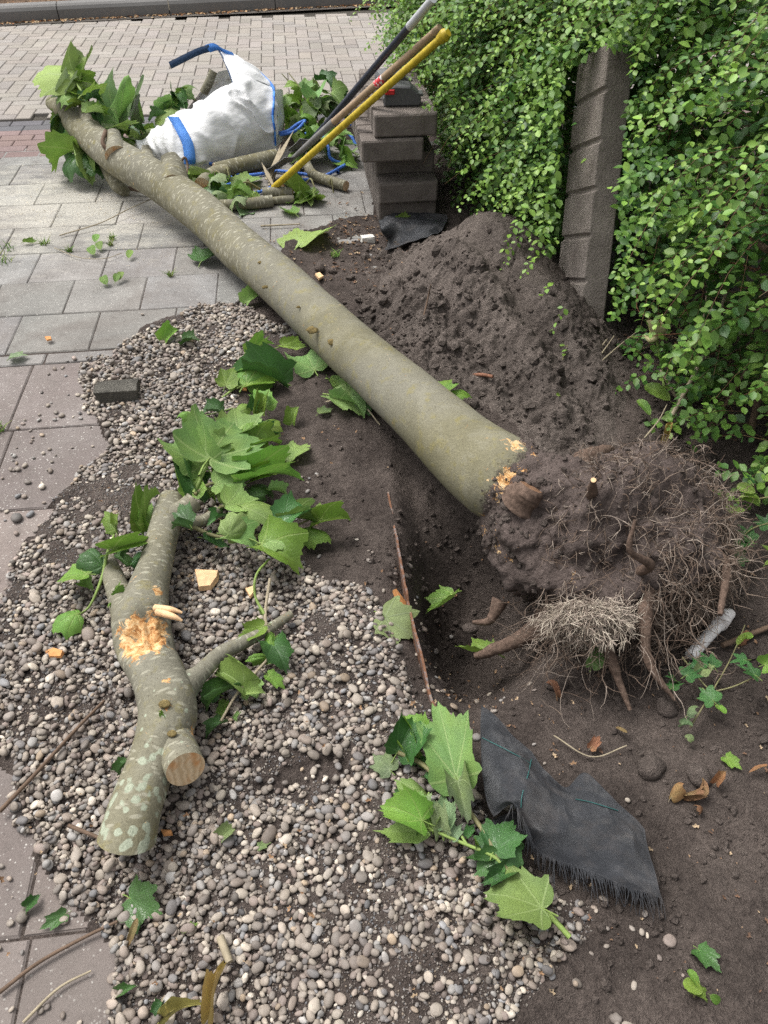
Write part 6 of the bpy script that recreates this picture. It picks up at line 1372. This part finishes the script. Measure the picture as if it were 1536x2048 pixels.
B_ = np.vstack([np.array(leafB), Bf]); T_ = np.vstack([np.array(leafT), Tf]); N_ = np.vstack([np.array(leafN), hr.normal(0, .6, (len(fx), 3)) + np.array((0, 0, .8))]); Cc = np.vstack([np.array(leafC), OLD[hr.integers(0, 4, len(fx))] * hr.uniform(.7, 1.0, (len(fx), 1))])
# keep leaves out of the upright block and the stack
def in_block(p): 
    q = (np.c_[p, np.ones(len(p))] @ np.array(Mu.inverted()).T)[:, :3]; return (np.abs(q[:, 0]) < .15) & (q[:, 1] > -.1) & (q[:, 1] < 1.0) & (q[:, 2] > -.012) & (q[:, 2] < .13)
bad = in_block((B_ + T_) / 2) | ((B_[:, 0] < .30) & (B_[:, 1] < 4.8) & (B_[:, 2] < .55))
# only a few strays may cross in front of the block's two visible faces
u_, v_ = proj(B_[:, 0], B_[:, 1], B_[:, 2]); front = inpoly(u_, v_, [(1128, 132), (1205, 92), (1266, 100), (1215, 720), (1165, 720), (1112, 540)]) & (B_[:, 1] < 3.02 + .44 * np.clip(B_[:, 2], 0, 1))
bad |= front & (hr.uniform(0, 1, len(B_)) < .997)
B_, T_, N_, Cc = B_[~bad], T_[~bad], N_[~bad], np.clip(Cc[~bad], .01, .5)
X_ = T_ - B_; Ln = np.linalg.norm(X_, axis=1); X_ /= Ln[:, None]; Y_ = np.cross(N_, X_); Y_ /= np.linalg.norm(Y_, axis=1)[:, None] + 1e-9; Z_ = np.cross(X_, Y_)
Mr = np.stack([X_ * Ln[:, None], Y_ * Ln[:, None], Z_ * Ln[:, None]], -1)
LV = np.array([(0, 0, 0), (.3, .30, .07), (.66, .31, .06), (1, 0, -.06), (.66, -.31, .06), (.3, -.30, .07), (.5, 0, -.015)]); LF = np.array([(0, 6, 1), (1, 6, 2), (2, 6, 3), (3, 6, 4), (4, 6, 5), (5, 6, 0)])
u_, v_ = proj(B_[:, 0], B_[:, 1], B_[:, 2]); dist = np.sqrt((B_ ** 2 - 0).sum(1) + H * H - 2 * H * B_[:, 2]); outw = B_[:, 0] - (hb(B_[:, 1]) - bulge(B_[:, 2]))
sc_ = np.where((u_ > 880) & (u_ < 1520) & (v_ > 10) & (v_ < 1000), Ln / dist * np.exp(-np.clip(outw, -.2, 1) * 6), 0); big = np.argsort(-sc_)[:300]; rest = np.setdiff1d(np.arange(len(B_)), big)
V, F = stamp(LV, LF, Mr[rest], B_[rest]); kind(put('foliage', mesh('foliage', V, F, True, {'Col': np.repeat(Cc[rest], 7, 0)}, None, ML_SMALL), hedge), 'stuff')
HL = mesh('leaf', LV, LF, True, None, None, ML_SMALLO)
for k in big:
    o = put('leaf', HL, hedge, Matrix([[*Mr[k][0], B_[k][0]], [*Mr[k][1], B_[k][1]], [*Mr[k][2], B_[k][2]], [0, 0, 0, 1]])); o.color = (*Cc[k], 1)
sh_ = [s_[::3] if len(s_) > 9 else s_[::2] for s_ in shoots]
def off_block(s_):
    a_, b_ = proj(s_[:, 0], s_[:, 1], s_[:, 2]); return not (inpoly(a_, b_, [(1128, 132), (1205, 92), (1266, 100), (1215, 720), (1165, 720), (1112, 540)]) & (s_[:, 1] < 3.02 + .44 * np.clip(s_[:, 2], 0, 1))).any()
sh_ = [s_ for s_ in sh_ if len(s_) > 2 and off_block(s_)]
V, F, tid = multi_tube(sh_, hr.uniform(.0011, .0020, len(sh_)), .0006, 3); cs = np.array([(.17, .10, .065), (.13, .10, .055), (.22, .14, .08)])[hr.integers(0, 3, len(sh_))]
kind(put('shoots', mesh('shoots', V, F, True, {'Col': cs[tid]}, None, M_ROOTF), hedge), 'stuff')
# bare woody stems and dry twigs in the open lower part
stp = []
for k in range(420):
    y = hr.uniform(1.5, 3.1); x = hb(y) + hr.uniform(-.05, .5); z = hr.uniform(.0, .75); p0 = np.array((x, y, max(z, tz(x, y)))); d = hr.normal(0, 1, 3); d[2] = abs(d[2]) * .5; d /= np.linalg.norm(d); L_ = hr.uniform(.15, .5); m_ = p0 + d * L_ * .5 + hr.normal(0, .03, 3)
    q3 = np.array([p0, m_, p0 + d * L_ + np.array((0, 0, -.04))])
    uu_, vv_ = proj(q3[:, 0], q3[:, 1], q3[:, 2])
    if inpoly(uu_, vv_, [(1100, 60), (1290, 60), (1235, 740), (1100, 740)]).any() or x < .5: continue
    q7 = catmull(q3, 7)
    if off_block(q7): stp.append(q7)
V, F, tid = multi_tube(stp, hr.uniform(.0013, .0032, len(stp)), .0008, 4); cs = np.array([(.17, .115, .075), (.24, .19, .13), (.13, .085, .055), (.19, .09, .055)])[hr.integers(0, 4, len(stp))]
kind(put('dry_twigs', mesh('dry_twigs', V, F, True, {'Col': cs[tid]}, None, M_ROOTF), hedge), 'stuff')
for i, (a, b, r0) in enumerate([((1345, 830, .06), (1450, 590, .35), .008), ((1500, 870, .06), (1536, 560, .45), .012), ((1536, 500, .6), (1400, 470, .55), .011), ((1420, 860, .05), (1530, 640, .35), .006), ((1400, 700, .2), (1410, 300, .75), .003)]):
    tube('stem', [P(*a), (P(*a) + P(*b)) / 2 + Vector((.02, 0, .02)), P(*b)], [r0, r0 * .85, r0 * .6], M_TWIG_P if i in (0, 4) else M_TWIG, hedge, 16, 8, .08, 20)

# low concrete wall half hidden at the hedge foot
wl = []; Wp = catmull([(0.50, 4.75), (0.53, 4.4), (0.67, 4.0), (0.86, 3.5), (0.97, 3.1)], 24)
for i in range(24):
    t_ = Wp[min(i + 1, 23)] - Wp[max(i - 1, 0)]; t_ /= np.linalg.norm(t_); nn = np.array((t_[1], -t_[0])); nn = nn if nn[0] > 0 else -nn; j_ = .006 * vnoise(np.array([i * .9, 3., 1.]))
    for (o_, z_) in ((0 + j_, -.1), (j_, .095), (.012, .11), (.11, .11), (.12, -.1)): wl.append((Wp[i][0] + nn[0] * o_, Wp[i][1] + nn[1] * o_, z_))
tag(put('low_wall', mesh('low_wall', wl, [tuple(f) for f in grid_faces(24, 5, True)] + [(0, 1, 2, 3, 4), (119, 118, 117, 116, 115)], False, None, None, mat_soil('weathered_concrete', (.13, .125, .115), (.24, .23, .215), 2.0))), 'low rough concrete wall under the hedge foliage', 'wall')

# ------------------------------------------------------------------ withered arum, ivy, plastic pipe
ar = thing('withered_flower', gp(1340, 800), 'withered cream flower on a green stem before the hedge', 'flower')
tube('stem', [P(1330, 800, .04), P(1325, 740, .10), P(1318, 700, .16), P(1312, 672, .21)], [.006, .0055, .005, .0045], M_STEMG, ar, 18, 8, .03)
M_SPATHE = mat_simple('withered_petal', (.46, .42, .22), .7, .2, .25, 50, .3)
q0 = P(1312, 674, .21); pts = []
for i in range(14):
    f = i / 13; r0 = .010 + .020 * math.sin(f * 2.4); z_ = .062 * f
    for j in range(14): a = j / 13 * 5.0 + 2.2; rr = r0 * (1 + .25 * math.sin(3 * a + 4 * f)); pts.append((q0.x + rr * math.cos(a) - .02 * f * f, q0.y + rr * math.sin(a) * .8, q0.z + z_ + .012 * math.sin(a * 2) * f))
put('spathe', mesh('spathe', pts, grid_faces(14, 14), True, None, None, M_SPATHE), ar)
tube('spathe_lip', [P(1290, 672, .205), P(1300, 680, .21), P(1312, 676, .215), P(1320, 664, .22)], [.005, .009, .010, .004], M_SPATHE, ar, 14, 8, .25, 60)
pl = thing('dying_plant', gp(1350, 800), 'yellowing broad-stalked plant with splayed pale stalks before the hedge', 'plant')
for (a, m_, b, r0) in [((1362, 812, .03), (1345, 780, .08), (1320, 740, .11), .007), ((1362, 812, .03), (1385, 765, .10), (1420, 700, .2), .007), ((1362, 812, .03), (1395, 740, .14), (1450, 640, .28), .005), ((1200, 725, .08), (1240, 690, .10), (1285, 655, .12), .003), ((1190, 712, .08), (1205, 690, .10), (1215, 678, .12), .004), ((1195, 718, .08), (1212, 695, .10), (1228, 672, .12), .003)]:
    tube('stalk', [P(*a), P(*m_), P(*b)], [r0, r0 * .9, r0 * .6], M_TWIG_P, pl, 12, 7, .05)
leaves_px(pl, [(1330, 880, .02, 1345, 845, .05, 'y', .6), (1340, 800, .06, 1290, 770, .08, 'o', .9), (1360, 790, .06, 1330, 775, .09, 'o', .8), (1300, 830, .05, 1275, 800, .07, 'o', .7), (1385, 790, .05, 1420, 780, .06, 'o', .9)])
def ivy(label, stems, leaves, seed, cat='ivy'):
    t = thing('ivy_trail', P(*stems[0][0]), label, cat, 'ivy trails')
    for pts in stems: tube('stem', [P(*q) for q in pts], [.0025, .002, .0015], M_STEMB, t, 20, 5, .03)
    for (x, y, z, l_, key) in leaves:
        a = random.Random(x).uniform(0, 6.28); B = P(x, y, z); add_leaf(t, B, B + Vector((math.cos(a) * l_, math.sin(a) * l_, random.Random(y).uniform(-.01, .02))), key, 1.0, random.Random(x + y).uniform(-.4, .4))
    return t
ivy('ivy trail with dark lobed leaves below the white plastic pipe', [[(1380, 1455, -.03), (1420, 1390, .0), (1460, 1320, .02), (1490, 1250, .04)], [(1420, 1385, 0.0), (1470, 1372, .02), (1536, 1340, .05)], [(1365, 1315, .0), (1400, 1360, .01), (1440, 1400, .0)]],
    [(1425, 1330, .02, .05, 'i'), (1375, 1350, .02, .045, 'i'), (1400, 1345, .02, .04, 'p'), (1345, 1375, .0, .04, 'i'), (1425, 1400, .01, .045, 'i'), (1415, 1385, .01, .04, 'i'), (1430, 1410, .0, .03, 'o'), (1375, 1430, .0, .03, 'p'), (1365, 1450, -.02, .022, 'p'), (1375, 1475, -.02, .02, 'p'), (1480, 1275, .03, .03, 'o'), (1475, 1290, .03, .03, 'o'), (1490, 1320, .04, .04, 'i'), (1510, 1350, .05, .05, 'i'), (1530, 1330, .06, .05, 't'), (1400, 1330, .02, .04, 'i'), (1350, 1360, .0, .03, 'i')], 1)
ivy('leafy ivy shoot reaching in from the edge above the root ball', [[(1560, 990, .16), (1500, 1000, .15), (1440, 1003, .14), (1385, 1000, .13)], [(1560, 1040, .1), (1500, 1060, .08), (1470, 1100, .06)]],
    [(1460, 1010, .15, .045, 'o'), (1420, 995, .15, .04, 't'), (1480, 995, .16, .05, 'o'), (1510, 985, .17, .05, 'o'), (1440, 1015, .14, .04, 'o'), (1530, 960, .18, .06, 'o'), (1400, 998, .14, .03, 't'), (1490, 1020, .14, .04, 'o'), (1480, 1090, .06, .05, 'i'), (1500, 1075, .07, .055, 'i'), (1525, 1090, .07, .04, 'o'), (1535, 1050, .09, .05, 'i'), (1460, 985, .16, .035, 'o'), (1520, 1005, .15, .05, 'o'), (1500, 960, .17, .05, 'i'), (1475, 1115, .05, .05, 'i'), (1530, 1130, .05, .04, 'o')], 2)
ivy('small seedling with two leaves on soil at the lower corner', [[(1385, 2000, .0), (1392, 1985, .02), (1398, 1975, .03)]], [(1398, 1975, .03, .03, 'o'), (1405, 1985, .03, .035, 'o'), (1420, 1990, .02, .02, 'o')], 3, 'seedling')
ivy('tiny clover-like seedlings on the face of the soil heap', [[(1125, 720, .10), (1130, 705, .12), (1135, 690, .13)]], [(1125, 712, .12, .02, 'o'), (1135, 700, .13, .02, 'o'), (1120, 790, .10, .02, 'o'), (1130, 690, .13, .02, 'o')], 4, 'seedling')
pipe = thing('plastic_pipe', gp(1405, 1295), 'broken white plastic pipe with dirty ragged end right of the root tuft', 'pipe')
g = G('dirty_white_plastic', .45, .4); p = g.pos(); n = g.noise(p, 22, 4, .6); g.base(g.ramp(n, [(.26, (.05, .04, .035)), (.32, (.74, .69, .66)), (.7, (.88, .87, .86))])); M_PIPE = g.m
q1, q2, q3 = gp(1378, 1318, .012), gp(1425, 1268, .03), gp(1455, 1243, .04)
tube('tube', [q1, (q1 + q2) / 2, q2], [.016, .0165, .017], M_PIPE, pipe, 14, 14, .04, 20)
tube('ragged_end', [q2, (q2 + q3) / 2 + Vector((0, 0, .008)), q3], [.017, .022, .012], M_PIPE, pipe, 12, 10, .5, 60)
stick([(1440, 1300, .02), (1490, 1280, .02), (1536, 1262, .02)], .008, .007, 'brown stick at the edge beside the plastic pipe')

# ------------------------------------------------------------------ litter, sawdust, grass
def litter(name, n, reg, sz, cols, seed, zoff=.004, flat=.5, dens=None):
    r = np.random.default_rng(seed); X = r.uniform(reg[0], reg[1], n); Y = r.uniform(reg[2], reg[3], n); k = r.uniform(0, 1, n) < (dens(X, Y) if dens else 1); X, Y = X[k], Y[k]
    Z = np.maximum(top_z(X, Y), np.where(slab_visible(X, Y), 0, -1)) + zoff
    bv = np.array([(-.5, .04, .10), (-.22, -.24, .02), (.1, -.15, .16), (.34, -.28, .03), (.5, .06, .18), (.2, .12, .0), (.06, .36, .16), (-.2, .14, .05), (0, 0, -.08)]); bf = np.array([(k, (k + 1) % 8, 8) for k in range(8)])
    R = sz[0] + (sz[1] - sz[0]) * r.uniform(0, 1, len(X)) ** 2; M_ = rot_batch(len(X), flat, r) * R[:, None, None]
    V, F = stamp(bv, bf, M_, np.stack([X, Y, Z + R * .1], -1)); c = np.array(cols)[r.integers(0, len(cols), len(X))] * r.uniform(.75, 1.2, (len(X), 1))
    return kind(put(name, mesh(name, V, F, False, {'Col': np.repeat(c, 9, 0)}, None, M_ROOTF)), 'stuff')
BR = [(.21, .13, .08), (.28, .19, .12), (.15, .09, .06), (.33, .25, .165), (.12, .075, .052)]
litter('leaf_litter', 2600, (-.75, .25, 3.0, 4.25), (.008, .028), BR, 1, .004, .6, lambda X, Y: np.exp(-(((X + .18) / .26) ** 2 + ((Y - 3.55) / .36) ** 2)) * (.5 + fbm(xyz(X * 6, Y * 6), 3, 7)))
litter('hedge_litter', 1800, (.15, 1.5, 1.4, 4.6), (.010, .034), BR, 2, .006, .7, lambda X, Y: np.exp(-((X - hb(Y) + .02) / .13) ** 2))
litter('pebble_litter', 700, (-.85, .5, .3, 2.6), (.006, .018), [(.27, .17, .10), (.35, .26, .17), (.2, .12, .07)], 3, .022, .7, lambda X, Y: sstep(-.1, .45, fbm(xyz(X * 5, Y * 5), 3, 77)))
litter('soil_litter', 420, (.1, 1.3, .4, 1.7), (.004, .016), BR, 4, .004, .5)
litter('sawdust', 9000, (-2.4, -.5, 3.3, 4.6), (.003, .009), [(.62, .54, .38), (.7, .64, .5), (.5, .42, .3)], 5, .001, .3, lambda X, Y: np.exp(-(((X + 1.5) / .5) ** 2 + ((Y - 4.0) / .3) ** 2)) * (.35 + fbm(xyz(X * 5, Y * 9), 4, 9)) + .05)
litter('slab_grit', 2500, (-2.2, .1, .3, 4.6), (.002, .006), [(.45, .42, .38), (.12, .1, .09), (.3, .26, .22)], 6, .001, .5, lambda X, Y: np.where(slab_visible(X, Y), .8, .1))
def far_litter():
    r = np.random.default_rng(8); n = 2600; a = r.uniform(-3, 6, n); b = np.where(r.uniform(0, 1, n) < .45, -np.abs(r.normal(0, .035, n)), r.uniform(.17, 1.6, n)); X = K0.x + KD.x * a + KN.x * b; Y = K0.y + KD.y * a + KN.y * b; Z = np.where(b < 0, .008, .11 + .03 * fbm(xyz(X * 6, Y * 6), 3, 4) + .02 * b)
    bv = np.array([(-.5, 0, 0), (0, -.32, .10), (.5, .05, 0), (.05, .34, .12), (0, 0, -.06)]); bf = np.array([(0, 1, 4), (1, 2, 4), (2, 3, 4), (3, 0, 4)]); R = r.uniform(.015, .05, n)
    V, F = stamp(bv, bf, rot_batch(n, .7, r) * R[:, None, None], np.stack([X, Y, Z], -1)); c = np.array([(.36, .21, .11), (.45, .30, .17), (.28, .14, .07), (.5, .38, .25)])[r.integers(0, 4, n)]
    kind(put('verge_litter', mesh('verge_litter', V, F, False, {'Col': np.repeat(c, 5, 0)}, None, M_ROOTF)), 'stuff')
far_litter()
def grass(name, centres, n, h, seed):
    r = np.random.default_rng(seed); ps = []
    for (c, rad) in centres:
        for k in range(n):
            a = r.uniform(0, 6.28); q = np.array(tuple(c)) + np.array((math.cos(a), math.sin(a), 0)) * rad * math.sqrt(r.uniform()); d = np.array((r.normal(0, .5), r.normal(0, .5), 1.0)); l_ = h * r.uniform(.4, 1.1); ps.append(np.array([q, q + d * l_ * .5, q + d * l_ * .85 + np.array((d[0], d[1], -.2)) * l_ * .4]))
    V, F, tid = multi_tube(ps, .0022, .0005, 3); c = np.array([(.10, .20, .04), (.14, .25, .05), (.25, .27, .10)])[r.integers(0, 3, len(ps))]
    kind(put(name, mesh(name, V, F, True, {'Col': c[tid]}, None, M_ROOTF)), 'stuff')
grass('joint_grass', [(P(6, 500, 0), .05), (P(6, 525, 0), .04), (P(224, 478, 0), .012), (P(222, 490, 0), .012), (P(90, 488, 0), .02), (P(340, 552, 0), .01), (P(140, 503, 0), .012), (P(670, 512, .02), .02), (P(0, 860, 0), .02)], 26, .035, 3)
vg = []
rr_ = np.random.default_rng(12)
for k in range(60):
    a, b = rr_.uniform(-2.5, 3), rr_.uniform(.2, 1.2); q = K0 + KD * a + KN * b; vg.append((Vector((q.x, q.y, .12)), .10))
grass('verge_grass', vg, 16, .12, 4)

# leaves become sub-parts of the twig they sit on
def hang_leaves(t):
    kids = list(t.children); tw_ = [o for o in kids if o.type == 'MESH' and o.name.split('.')[0] in ('twig', 'branch', 'branch_stub', 'wood', 'stem', 'stalk')]
    if not tw_: return
    pts = [np.array([v.co[:] for v in o.data.vertices])[::3] for o in tw_]
    for o in kids:
        if o.name.split('.')[0] not in ('leaf', 'ivy_leaf'): continue
        b = np.array(WM[o].translation[:]); k = int(np.argmin([((p_ - b) ** 2).sum(1).min() for p_ in pts])); o.parent = tw_[k]; o.matrix_basis = WM[tw_[k]].inverted() @ WM[o]
for o in list(COL.objects):
    if o.parent is None and o.name.split('.')[0] in ('fallen_tree', 'cut_limb', 'leafy_shoot', 'leafy_branches', 'branch', 'ivy_trail', 'dying_plant'): hang_leaves(o)
